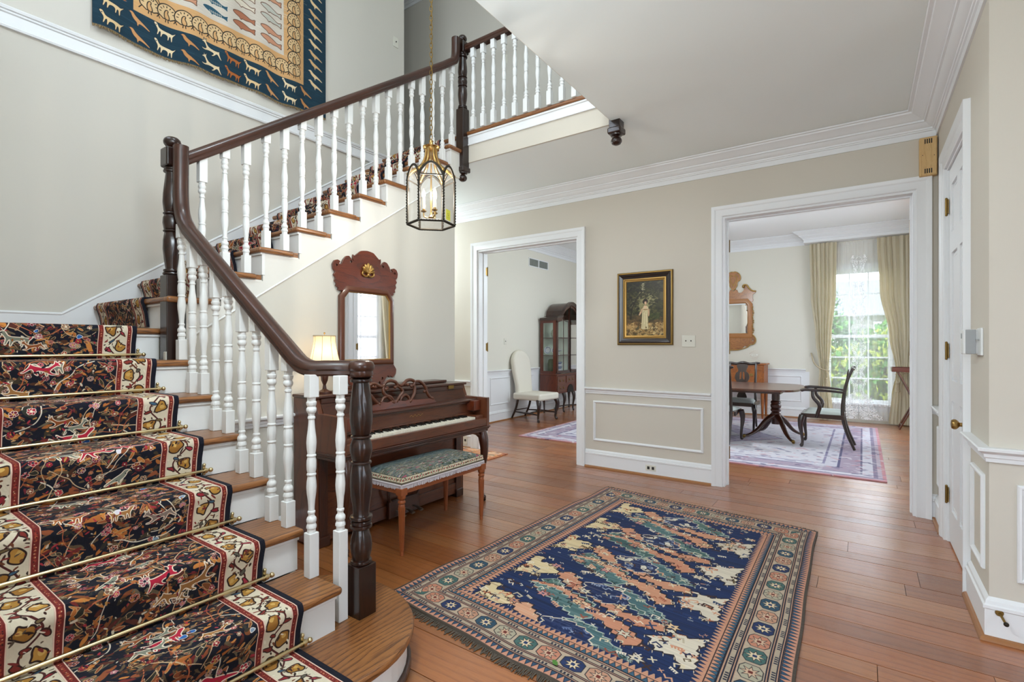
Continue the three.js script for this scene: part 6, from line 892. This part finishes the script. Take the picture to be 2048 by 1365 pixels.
{
  const cx = -2.1, place = (g) => g.translate(cx, 0, DZ);
  const crest = [[0, 2.42], [0.04, 2.46], [0.07, 2.44], [0.09, 2.39], [0.14, 2.39], [0.185, 2.43], [0.19, 2.5], [0.215, 2.53], [0.25, 2.5], [0.29, 2.44], [0.36, 2.4], [0.41, 2.395], [0.385, 2.36], [0.35, 2.34], [0.35, 2.27], [0.34, 2.2], [0, 2.2]];
  const apron = [[0, 1.56], [0.34, 1.56], [0.37, 1.53], [0.4, 1.47], [0.395, 1.41], [0.35, 1.37], [0.31, 1.385], [0.29, 1.34], [0.25, 1.32], [0.2, 1.335], [0.16, 1.29], [0.1, 1.265], [0, 1.255]];
  const [m, put] = scrollMirror('wall_mirror', 'gilt and walnut pediment mirror above the dining sideboard', [-0.26, 0.26, 1.58, 2.18], [-0.345, 0.345, 1.5, 2.26], crest, [], apron, [[0.345, 1.44, 0.016]], { wood: M.burl, frame: M.burl }, place);
  const sc = []; for (const s of [-1, 1]) sc.push(tube([[s * 0.41, 2.4, 0.03], [s * 0.34, 2.415, 0.03], [s * 0.28, 2.47, 0.03], [s * 0.24, 2.53, 0.03], [s * 0.2, 2.54, 0.03], [s * 0.17, 2.515, 0.03], [s * 0.18, 2.485, 0.03], [s * 0.2, 2.49, 0.03]], 0.014, 30, 8), ball(0.028, s * 0.187, 2.505, 0.03, 12, 8), ...Array.from({ length: 14 }, (_, i) => ball(0.016, s * (0.352 + 0.01 * Math.sin(i * 1.4)), 1.6 + i * 0.038, 0.028, 8, 6)), tube([[s * 0.34, 1.56, 0.03], [s * 0.38, 1.52, 0.03], [s * 0.405, 1.45, 0.03], [s * 0.37, 1.375, 0.03], [s * 0.3, 1.36, 0.03], [s * 0.25, 1.315, 0.03], [s * 0.1, 1.262, 0.03], [0, 1.255, 0.03]], 0.01, 30, 6));
  const cart = (k) => spline([[0, 2.8], [0.045, 2.805], [0.1, 2.765], [0.13, 2.7], [0.115, 2.63], [0.07, 2.6], [0.065, 2.53], [0.03, 2.47], [0, 2.44]].map(([u, v]) => [u * k, v]), 4, false);
  const cl = cart(1); mesh('cartouche', put(grain(extr([...cl, ...cart(-1).reverse()], 0.03, 0.005).translate(0, 0, 0.028), 'y')), M.burl, m, 'carved walnut cartouche'); for (const s of [-1, 1]) sc.push(tube(cart(s).filter((_, i) => i % 3 === 0).map(([u, v]) => [u, v, 0.04]), 0.009, 40, 6), tube([[0, 2.52, 0.045], [s * 0.04, 2.6, 0.045], [s * 0.07, 2.68, 0.045], [s * 0.04, 2.74, 0.045], [s * 0.02, 2.71, 0.045]], 0.009, 20, 6));
  mesh('gilt_carving', put(merge(sc)), M.gilt, m, 'gilt swan neck pediment and leaf carving');
}
// curtains
function curtainPanel(label, edges, tieY, side) { // edges: [[y, x0, x1], ...] from the top down
  const c = thing('curtain_panel', label, 'curtain', [0, 0, 0], 0, 'drapes at the dining room window'), top = edges[0][0], bot = edges[edges.length - 1][0];
  const range = (y) => { for (let i = 0; i < edges.length - 1; i++) { const a = edges[i], b = edges[i + 1]; if (y <= a[0] && y >= b[0]) { let t = (a[0] - y) / (a[0] - b[0]); t = t * t * (3 - 2 * t); return [a[1] + (b[1] - a[1]) * t, a[2] + (b[2] - a[2]) * t]; } } return edges[edges.length - 1].slice(1); };
  const f = (u, v, o) => { const y = top + (bot - top) * v, [a, b] = range(y), w = b - a, amp = 0.034 * Math.min(1, 0.35 + w); const ph = u * 2 * PI * 6.5 + 0.9 * Math.sin(u * 5 + side) + 0.8 * Math.sin(u * 13 + 2 * side) + 0.25 * Math.sin(v * 5 + u * 7); return [a + w * u + 0.012 * Math.sin(ph * 2) * w, y, DZ + 0.125 + o + amp * 0.8 * Math.sin(ph) + 0.01 * Math.sin(u * 40 + v * 3)]; };
  mesh('drape', sheet((u, v) => f(u, v, 0), 160, 50), M.curtain, c); mesh('drape_lining', sheet((u, v) => f(u, v, -0.006), 100, 30), M.curtain, c);
  const [a, b] = range(tieY), x0 = side < 0 ? a : b, hook = side < 0 ? a - 0.13 : b + 0.1;
  const tb = mesh('tieback', [tube([[hook, tieY + 0.27, DZ + 0.02], [hook + (a - hook) * 0.4, tieY + 0.1, DZ + 0.12], [side < 0 ? a : b, tieY + 0.02, DZ + 0.2], [(a + b) / 2, tieY - 0.015, DZ + 0.225], [side < 0 ? b + 0.01 : a - 0.01, tieY - 0.03, DZ + 0.19]], 0.011, 30, 8), ball(0.015, hook, tieY + 0.27, DZ + 0.014, 8, 6)], M.cord, c, 'twisted cord tieback');
  const tx = side < 0 ? b - 0.03 : a + 0.02; mesh('tassel', [rod([tx, tieY - 0.03, DZ + 0.215], [tx, tieY - 0.17, DZ + 0.22], 0.006, 6), ball(0.022, tx, tieY - 0.18, DZ + 0.22, 10, 8), cyl(0.02, 0.032, 0.13, tx, tieY - 0.26, DZ + 0.22, 14)], M.cord, tb);
}
curtainPanel('pleated gold silk curtain tied back next to the plain wall', [[3.19, -0.79, -0.37], [2.3, -0.77, -0.38], [1.5, -0.7, -0.45], [0.93, -0.64, -0.49], [0.55, -0.66, -0.46], [0.02, -0.68, -0.42]], 0.93, -1);
curtainPanel('pleated gold silk curtain tied back behind the tray stand', [[3.19, 0.2, 0.7], [2.3, 0.24, 0.7], [1.5, 0.37, 0.68], [0.9, 0.46, 0.64], [0.5, 0.4, 0.66], [0.02, 0.36, 0.68]], 0.9, 1);
{ // drape at the side window, seen in the hall mirror
  const c = thing('curtain_panel', 'pleated gold curtain at the side window reflected in the hall mirror', 'curtain'), w = (y) => y > 0.95 ? 0.2 + 0.22 * Math.pow((y - 0.95) / 2.2, 0.8) : 0.2 + 0.1 * (0.95 - y);
  mesh('drape', sheet((u, v) => { const y = 3.16 * (1 - v) + 0.02 * v, a = u * 2 * PI * 7; return [DX1 - 0.1 + 0.035 * Math.sin(a), y, -6.58 + w(y) * u]; }, 110, 30), M.curtain, c); mesh('sheer', sheet((u, v) => [DX1 - 0.03 + 0.006 * Math.sin(u * 80), 0.06 + 3.0 * v, -6.35 + 0.9 * u], 80, 2), M.sheer, c); mesh('tieback', new THREE.TorusGeometry(0.11, 0.012, 6, 20).rotateX(PI / 2).scale(0.7, 1, 1).translate(DX1 - 0.1, 0.95, -6.48), M.cord, c);
}
{
  const s = thing('lace_curtain', 'sheer white lace curtain over the dining room window', 'curtain'), zz = (u, k) => DZ + 0.062 + 0.008 * Math.sin(u * 2 * PI * k);
  mesh('sheer', sheet((u, v) => [-0.58 + 1.05 * u, 0.06 + 3.12 * v, zz(u, 15)], 120, 4), M.sheer, s);
  const lw = (v) => 0.045 + 0.012 * Math.sin(v * 60) + 0.12 * Math.pow(Math.max(0, 0.16 - v) / 0.16, 0.7); for (const q of [-1, 1]) mesh('lace_border', sheet((u, v) => [-0.055 + q * (0.006 + u * 2 * lw(v)), 0.05 + 2.88 * v, DZ + 0.071 + 0.003 * Math.sin(u * 9)], 10, 80, (u, v) => [u * 0.45, v * 4]), M.lace, s, 'white lace edging');
}
{ // tray on folding stand
  const t = thing('tray_stand', 'wooden butler tray on crossed folding legs beside the curtain', 'tray stand', [0.68, 0, -10.16]);
  mesh('tray', [grain(rbx(-0.3, 0.3, 0.93, 0.945, -0.2, 0.2, 0.004), 'x'), ...[[-0.3, -0.285, -0.2, 0.2], [0.285, 0.3, -0.2, 0.2]].map(([a, b, c, d]) => rbx(a, b, 0.945, 1.0, c, d, 0.004)), rbx(-0.285, 0.285, 0.945, 0.999, -0.2, -0.185, 0.004), rbx(-0.285, 0.285, 0.945, 0.999, 0.185, 0.2, 0.004)], M.mahogRed, t);
  for (const z of [-0.14, 0.14]) for (const s of [-1, 1]) mesh('leg', rod([s * 0.2, 0.014, z + s * 0.012], [-s * 0.22, 0.93, z + s * 0.012], 0.014, 8), M.mahog, t);
  mesh('stretcher', [rod([-0.17, 0.08, -0.14], [-0.17, 0.08, 0.14], 0.009, 8), rod([0.17, 0.08, -0.14], [0.17, 0.08, 0.14], 0.009, 8)], M.mahog, t);
}
{ // tall upholstered side chair
  const c = thing('upholstered_chair', 'tall cream upholstered chair with dark cabriole legs and stretchers', 'chair', [-4.89, 0, -7.69], PI / 2 - 0.06), W = M.chairWood;
  mesh('seat', [rbox(0.62, 0.12, 0.6, 0.035, 0, 0.435, 0.04, 3)], M.cream, c, 'cream damask seat');
  const bk = []; for (let i = 0; i <= 24; i++) { const a = i / 24 * PI; bk.push([0.25 * Math.cos(a), 1.02 + 0.24 * Math.sin(a)]); } const g = extr([[0.22, 0.38], [0.21, 0.6], [0.245, 0.85], ...bk, [-0.245, 0.85], [-0.21, 0.6], [-0.22, 0.38]], 0.1, 0.03), p = g.attributes.position; for (let i = 0; i < p.count; i++) p.setZ(i, p.getZ(i) - 0.22 - 0.16 * Math.max(0, p.getY(i) - 0.45)); g.computeVertexNormals(); mesh('backrest', toCreasedNormals(g, 0.9), M.cream, c, 'tall arched cream backrest');
  for (const s of [-1, 1]) { mesh('leg', cabriole(s * 0.27, 0.28, 0.385, s * 0.035, 0.045, 0.034), W, c, 'carved cabriole front leg'); mesh('leg', limb([[s * 0.2, 0.385, -0.22, 0.024], [s * 0.2, 0.2, -0.27, 0.02], [s * 0.2, 0.02, -0.36, 0.017]], 14, 8), W, c); mesh('stretcher', limb([[s * 0.27, 0.13, 0.27, 0.011], [s * 0.25, 0.14, 0.1, 0.017], [s * 0.24, 0.14, 0.0, 0.019], [s * 0.22, 0.14, -0.15, 0.014], [s * 0.2, 0.14, -0.29, 0.011]], 18, 8), W, c); }
  mesh('stretcher', limb([[-0.245, 0.14, 0.06, 0.011], [-0.1, 0.14, 0.03, 0.018], [0, 0.14, 0.02, 0.014], [0.1, 0.14, 0.03, 0.018], [0.245, 0.14, 0.06, 0.011]], 18, 8), W, c); mesh('stretcher', rod([-0.2, 0.17, -0.285], [0.2, 0.17, -0.285], 0.011, 8), W, c);
}
{ // china cabinet, front faces +x
  const c = thing('china_cabinet', 'arched glazed china cabinet on cabriole legs against dining wall', 'cabinet', [0, 0, 0]), x0 = DX0 + 0.05, x1 = -4.87, z0 = -8.47, z1 = -9.62, zc = (z0 + z1) / 2, hz = (z0 - z1) / 2, W = M.mahogRed;
  const arc = (z) => { const t = Math.abs(z - zc) / hz; return t < 0.62 ? 2.19 - 0.24 * t * t / 0.38 * 0.85 : 1.87 + 0.07 * Math.pow((1 - t) / 0.38, 1) * 0.6; };
  mesh('base_case', [grain(bx(x0, x1 - 0.012, 0.4, 0.765, z1, z0), 'z'), rbx(x0, x1 + 0.012, 0.755, 0.785, z1 - 0.012, z0 + 0.012, 0.008, 2)], W, c);
  for (const [a, b] of [[0, 0.3], [0.34, 0.66], [0.7, 1]]) { const p = z0 - 0.03 - a * (2 * hz - 0.06), q = z0 - 0.03 - b * (2 * hz - 0.06), wide = b - a < 0.31, d = mesh('drawer', grain(rbx(x1 - 0.012, x1, wide ? 0.43 : 0.6, 0.735, q, p, 0.004), 'z'), M.mahog, c); for (const t of [0.3, 0.7]) for (const y of wide ? [0.52, 0.66] : [0.67]) mesh('drop_pull', [cyl(0.013, 0.013, 0.006, 0, 0, 0, 10).rotateZ(PI / 2).translate(x1 + 0.002, y, p + (q - p) * t), ball(0.01, x1 + 0.012, y - 0.02, p + (q - p) * t, 8, 6)], M.brassOld, d); }
  { const ap = extr([...Array.from({ length: 13 }, (_, i) => { const a = i / 12 * PI; return [0.13 * Math.cos(a), 0.43 + 0.13 * Math.sin(a)]; }), [-0.13, 0.4], [0.13, 0.4]], 0.006).rotateY(PI / 2).translate(x1 - 0.008, 0, zc); mesh('kneehole_shade', ap, M.black, c, 'black arch standing for the shade in the knee recess'); }  // flat black plate stands in for the shade inside the arched recess
  for (const z of [z0 - 0.06, zc + 0.2, zc - 0.2, z1 + 0.06]) mesh('leg', cabriole(x1 - 0.06, z, 0.4, 0.035, 0, 0.03), M.chairWood, c); for (const z of [z0 - 0.06, z1 + 0.06]) mesh('leg', cabriole(x0 + 0.06, z, 0.4, 0.0, 0.01, 0.026), M.chairWood, c);
  mesh('leg_stretcher', [limb([[x1 - 0.06, 0.09, z0 - 0.06, 0.012], [x0 + 0.15, 0.09, zc + 0.25, 0.014], [x0 + 0.15, 0.09, zc - 0.25, 0.014], [x1 - 0.06, 0.09, z1 + 0.06, 0.012]], 20, 6)], M.chairWood, c);
  mesh('upper_case', [bx(x0, x0 + 0.015, 0.785, 1.86, z1 + 0.01, z0 - 0.01), ...[z0 - 0.025, z1 + 0.025].flatMap((z) => [grain(bx(x0, x0 + 0.055, 0.785, 1.86, z - 0.014, z + 0.014), 'y'), grain(bx(x1 - 0.09, x1 - 0.03, 0.785, 1.86, z - 0.014, z + 0.014), 'y'), grain(bx(x0 + 0.055, x1 - 0.09, 0.785, 0.84, z - 0.014, z + 0.014), 'x'), grain(bx(x0 + 0.055, x1 - 0.09, 1.79, 1.86, z - 0.014, z + 0.014), 'x')])], W, c);
  mesh('mirror_back', bx(x0 + 0.0155, x0 + 0.018, 0.79, 1.86, z1 + 0.03, z0 - 0.03), M.celadon, c);
  const N = 40, top = []; for (let i = 0; i <= N; i++) { const z = z0 + 0.02 + (z1 - z0 - 0.04) * i / N; top.push([-z, Math.max(1.87, arc(z)) + 0.02]); } const cap = [...top, ...top.slice().reverse().map(([a, y]) => [a, y - 0.05])];
  mesh('arched_cornice', [extr(cap, x1 - x0 + 0.02).rotateY(PI / 2).translate((x0 + x1) / 2 + 0.01, 0, 0), sweep([[-0.012, -0.02], [0.012, -0.02], [0.022, 0.0], [0.03, 0.02], [-0.012, 0.024]], top.map(([a, y]) => [x1 + 0.01, y, -a]))], M.chairWood, c, 'dark arched hood');
  for (const [a, b, s] of [[z0 - 0.02, zc + 0.004, 1], [zc - 0.004, z1 + 0.02, -1]]) {
    const d = mesh('door', [grain(bx(x1 - 0.03, x1, 0.8, arc(a - s * 0.02) - 0.06, a, a - s * 0.045), 'y'), grain(bx(x1 - 0.03, x1, 0.8, arc(b + s * 0.02) - 0.05, b, b + s * 0.045), 'y'), grain(bx(x1 - 0.03, x1, 0.8, 0.85, a - s * 0.045, b + s * 0.045), 'z'), (() => { const o = []; for (let i = 0; i <= 14; i++) { const z = a + (b - a) * i / 14; o.push([-z, arc(z) - 0.03]); } return extr([...o, ...o.slice().reverse().map(([q, y]) => [q, y - 0.05])], 0.03).rotateY(PI / 2).translate(x1 - 0.015, 0, 0); })()], M.mahogDark, c, 'glazed arched door');
    mesh('muntin', [bx(x1 - 0.02, x1 - 0.008, 1.145, 1.155, a, b), bx(x1 - 0.02, x1 - 0.008, 1.495, 1.505, a, b), bx(x1 - 0.02, x1 - 0.008, 0.85, 1.9, (a + b) / 2 - 0.005, (a + b) / 2 + 0.005)], M.mahogDark, d); mesh('pane', bx(x1 - 0.015, x1 - 0.013, 0.85, 1.86, Math.min(a, b) + 0.045, Math.max(a, b) - 0.045), M.glass, d);
  }
  for (const z of [z0 - 0.025, z1 + 0.025]) mesh('side_pane', new THREE.PlaneGeometry(x1 - x0 - 0.14, 0.95).translate((x0 + x1) / 2 - 0.012, 1.315, z), M.glass, c);
  for (const y of [1.15, 1.5]) mesh('shelf', bx(x0 + 0.02, x1 - 0.04, y - 0.008, y, z1 + 0.04, z0 - 0.04), M.mahogDark, c);
  const item = (name, label, cat, geo, mat, pos, group, extra) => { const t = thing(name, label, cat, pos, 0, group); mesh('body', geo, mat, t); if (extra) extra(t); return t; };
  const platG = lathe([[0, 0], [0.05, 0], [0.07, 0.006], [0.08, 0.014], [0.08, 0.018], [0.066, 0.012], [0.05, 0.006], [0, 0.006]], 24).rotateX(PI / 2 - 0.22).translate(0, 0.1, 0.004), rim = new THREE.TorusGeometry(0.06, 0.005, 6, 28).rotateX(-0.22).translate(0, 0.1, 0.016);
  for (const [x, where] of [[-5.14, 'next to the wall'], [-4.97, 'next to the cabinet door']]) item('display_plate', 'blue and white plate on the middle cabinet shelf ' + where, 'plate', platG, M.china, [x, 1.151, -8.6], 'plates in the china cabinet', (t) => mesh('blue_rim', rim, M.chinaBlue, t));
  item('ginger_vase', 'pale celadon vase on the top cabinet shelf', 'vase', lathe([[0, 0], [0.045, 0], [0.07, 0.05], [0.075, 0.1], [0.05, 0.15], [0.025, 0.18], [0.035, 0.21], [0, 0.21]], 20), M.celadon, [-5.03, 1.501, -8.66], null, (t) => mesh('sprig', [tube([[0, 0.2, 0], [0.02, 0.26, 0.02], [0.04, 0.3, 0.03]], 0.003, 8, 5), ball(0.014, 0.04, 0.3, 0.03, 8, 6), ball(0.012, -0.03, 0.08, 0.06, 8, 6)], M.olive, t));
  item('green_jar', 'tall dark green jar on the bottom of the cabinet', 'jar', lathe([[0, 0], [0.06, 0], [0.075, 0.08], [0.075, 0.2], [0.06, 0.27], [0.04, 0.29], [0, 0.29]], 20), M.greenPot, [-5.08, 0.786, -8.62]);
  for (let i = 0; i < 5; i++) item('china_bowl', ['lowest', 'second', 'middle', 'fourth', 'topmost'][i] + ' blue and white bowl of the stack inside the cabinet', 'bowl', lathe([[0, 0], [0.03, 0], [0.055, 0.02], [0.07, 0.045], [0.066, 0.045], [0.05, 0.024], [0, 0.01]], 20), i % 2 ? M.china : M.chinaBlue, [-4.985, 0.786 + i * 0.046, -8.76], 'bowls in the china cabinet');
  item('footed_dish', 'small dish behind the cabinet door glass', 'dish', lathe([[0, 0], [0.04, 0], [0.01, 0.03], [0.01, 0.06], [0.08, 0.1], [0.08, 0.106], [0, 0.07]], 20), M.china, [-5.08, 1.151, -8.9]);
}
{ // return air grille
  const v = thing('wall_vent', 'grey louvered air grille high on the cream dining wall', 'vent', [DX0, 2.972, -8.49]);
  mesh('frame', [rbx(0, 0.012, -0.085, -0.068, -0.36, 0.36, 0.003), rbx(0, 0.012, 0.068, 0.085, -0.36, 0.36, 0.003), bx(0, 0.0115, -0.07, 0.07, -0.36, -0.342), bx(0, 0.0115, -0.07, 0.07, 0.342, 0.36), bx(0, 0.0115, -0.07, 0.07, -0.012, 0.012)], M.white, v); mesh('backing', bx(0.0005, 0.003, -0.07, 0.07, -0.345, 0.345), M.ventGrey, v);
  for (let i = 0; i < 26; i++) { const z = -0.33 + i * 0.0264; if (Math.abs(z) > 0.015) mesh('slat', box(0.008, 0.14, 0.004, 0.007, 0, z), M.ventGrey, v); }
}
// ---------------------------------------------------------------- garden beyond the window
one('garden_lawn', bx(-30, 30, -0.5, -0.3, -60, -11.2), M.lawn, 'mown lawn outside the dining room window', 'lawn').userData.kind = 'structure';
one('added_bounce_ground', bx(-40, 40, -0.5, -0.3, 1.6, 40), M.bounceGround, 'added pale ground outside the entrance that bounces light to the ceiling', 'bounceGround').userData.kind = 'structure';  // added out of view, pale so it bounces daylight up to the hall ceiling
{
  seed = 401; const leaf = new THREE.BufferGeometry(); leaf.setAttribute('position', new THREE.Float32BufferAttribute([0, 0, 0, 0.028, 0.05, 0.006, 0, 0.11, 0, 0, 0, 0, 0, 0.11, 0, -0.028, 0.05, 0.006], 3)); leaf.computeVertexNormals();
  const shrub = (name, label, x, z, w, h, mats, n) => {
    const s = thing(name, label, name.includes('tree') ? 'tree' : 'shrub', [x, -0.3, z], 0, null);
    mesh('stem', Array.from({ length: 6 }, (_, i) => { const a = i / 6 * 6.28; return limb([[0, 0, 0, 0.05], [Math.cos(a) * w * 0.2, h * 0.4, Math.sin(a) * w * 0.2, 0.03], [Math.cos(a) * w * 0.4, h * 0.8, Math.sin(a) * w * 0.4, 0.012]], 8, 6); }), M.bark, s);
    const q = new THREE.Object3D();
    mats.forEach((m, k) => { const im = new THREE.InstancedMesh(leaf, m, Math.floor(n / mats.length)); im.name = 'foliage'; im.userData.kind = 'stuff'; for (let i = 0; i < im.count; i++) { const a = rnd() * 6.28, c = rr(-1, 1), r = 0.62 + 0.4 * Math.pow(rnd(), 0.5), lob = 1 + 0.18 * Math.sin(a * 3 + c * 5 + k); q.position.set(Math.cos(a) * Math.sqrt(1 - c * c) * r * w * lob, h * 0.55 + c * h * 0.47 * r * lob, Math.sin(a) * Math.sqrt(1 - c * c) * r * w * 0.8 * lob); q.rotation.set(rr(-1.5, 1.5), rr(0, 6), rr(-1.5, 1.5)); q.scale.setScalar(rr(0.8, 1.9)); q.updateMatrix(); im.setMatrixAt(i, q.matrix); } s.add(im); });
  };
  shrub('garden_shrub', 'bright yellow green shrub close outside the window', -0.35, -12.9, 0.6, 1.5, [M.leafA, M.leafC], 2600);
  shrub('garden_shrub', 'light green flowering shrub outside the right window panes', 0.5, -13.2, 0.65, 1.9, [M.leafC, M.leafA], 2800);
  shrub('garden_shrub', 'dark green evergreen bush behind the bright shrubs', -0.9, -14.8, 1.1, 2.3, [M.leafB, M.leafA], 4200); shrub('garden_shrub', 'broad mid green hedge bush in front of the neighbouring house', 1.0, -15.2, 1.2, 2.1, [M.leafB, M.leafA], 4200);
  shrub('garden_tree', 'tall leafy garden tree beyond the hedge', -2.6, -19, 1.8, 4.6, [M.leafA, M.leafB], 6000);
  const h = thing('neighbour_house', 'pale brick neighbouring house with grey roof seen through window', 'house', [2.5, -0.3, -27]);
  mesh('walls', bx(-7, 7, 0, 2.9, -3, 3), M.brick, h); mesh('roof', extr([[-3.6, 2.8], [3.6, 2.8], [0, 4.5]], 15).rotateY(PI / 2), M.roof, h);
  for (const x of [-4, -1.6, 1.4, 4]) { const w = mesh('window', box(1.1, 1.5, 0.1, x, 1.8, 3.02), M.white, h); mesh('pane', box(0.95, 1.35, 0.02, x, 1.8, 3.08), M.ventGrey, w); }
}
// ---------------------------------------------------------------- added fill lamps outside the frame, to even out the room light
function fillLamp(label, x, y, z, top, power) {
  const l = thing('added_fill_lamp', label, 'added fill lamp', [x, y, z]);
  mesh('canopy', [cyl(0.07, 0.07, 0.03, 0, top - y - 0.016, 0, 24), rod([0, 0.15, 0], [0, top - y - 0.02, 0], 0.008, 8), cyl(0.05, 0.06, 0.04, 0, 0.16, 0, 20)], M.brass, l); mesh('globe', ball(0.16, 0, 0, 0, 28, 20), M.fillGlow, l, 'glowing globe of the added fill lamp');
  const a = new THREE.PointLight(new THREE.Color().setRGB(0.86, 0.99, 1.07), power); a.shadow.radius = 7; l.add(a);
}
fillLamp('added fill globe lamp out of view in the entrance hall', -1.2, 2.56, -0.7, CEIL, HALL_FILL);
fillLamp('added fill globe lamp out of view upstairs beside the stairwell', -0.9, 5.6, -1.6, CEIL2, UPPER_FILL);
fillLamp('added fill globe lamp out of view over the dining table', -2.25, 2.5, -7.2, DCEIL, DINING_FILL);
fillLamp('added fill globe lamp out of view in the rear hall behind the stair', -5.3, 2.5, -4.4, CEIL, REAR_FILL);
scene.traverse((o) => { if (o.isMesh) { o.castShadow = true; o.receiveShadow = true; } if (o.isPointLight) o.castShadow = true; });
renderer.render(scene, camera);
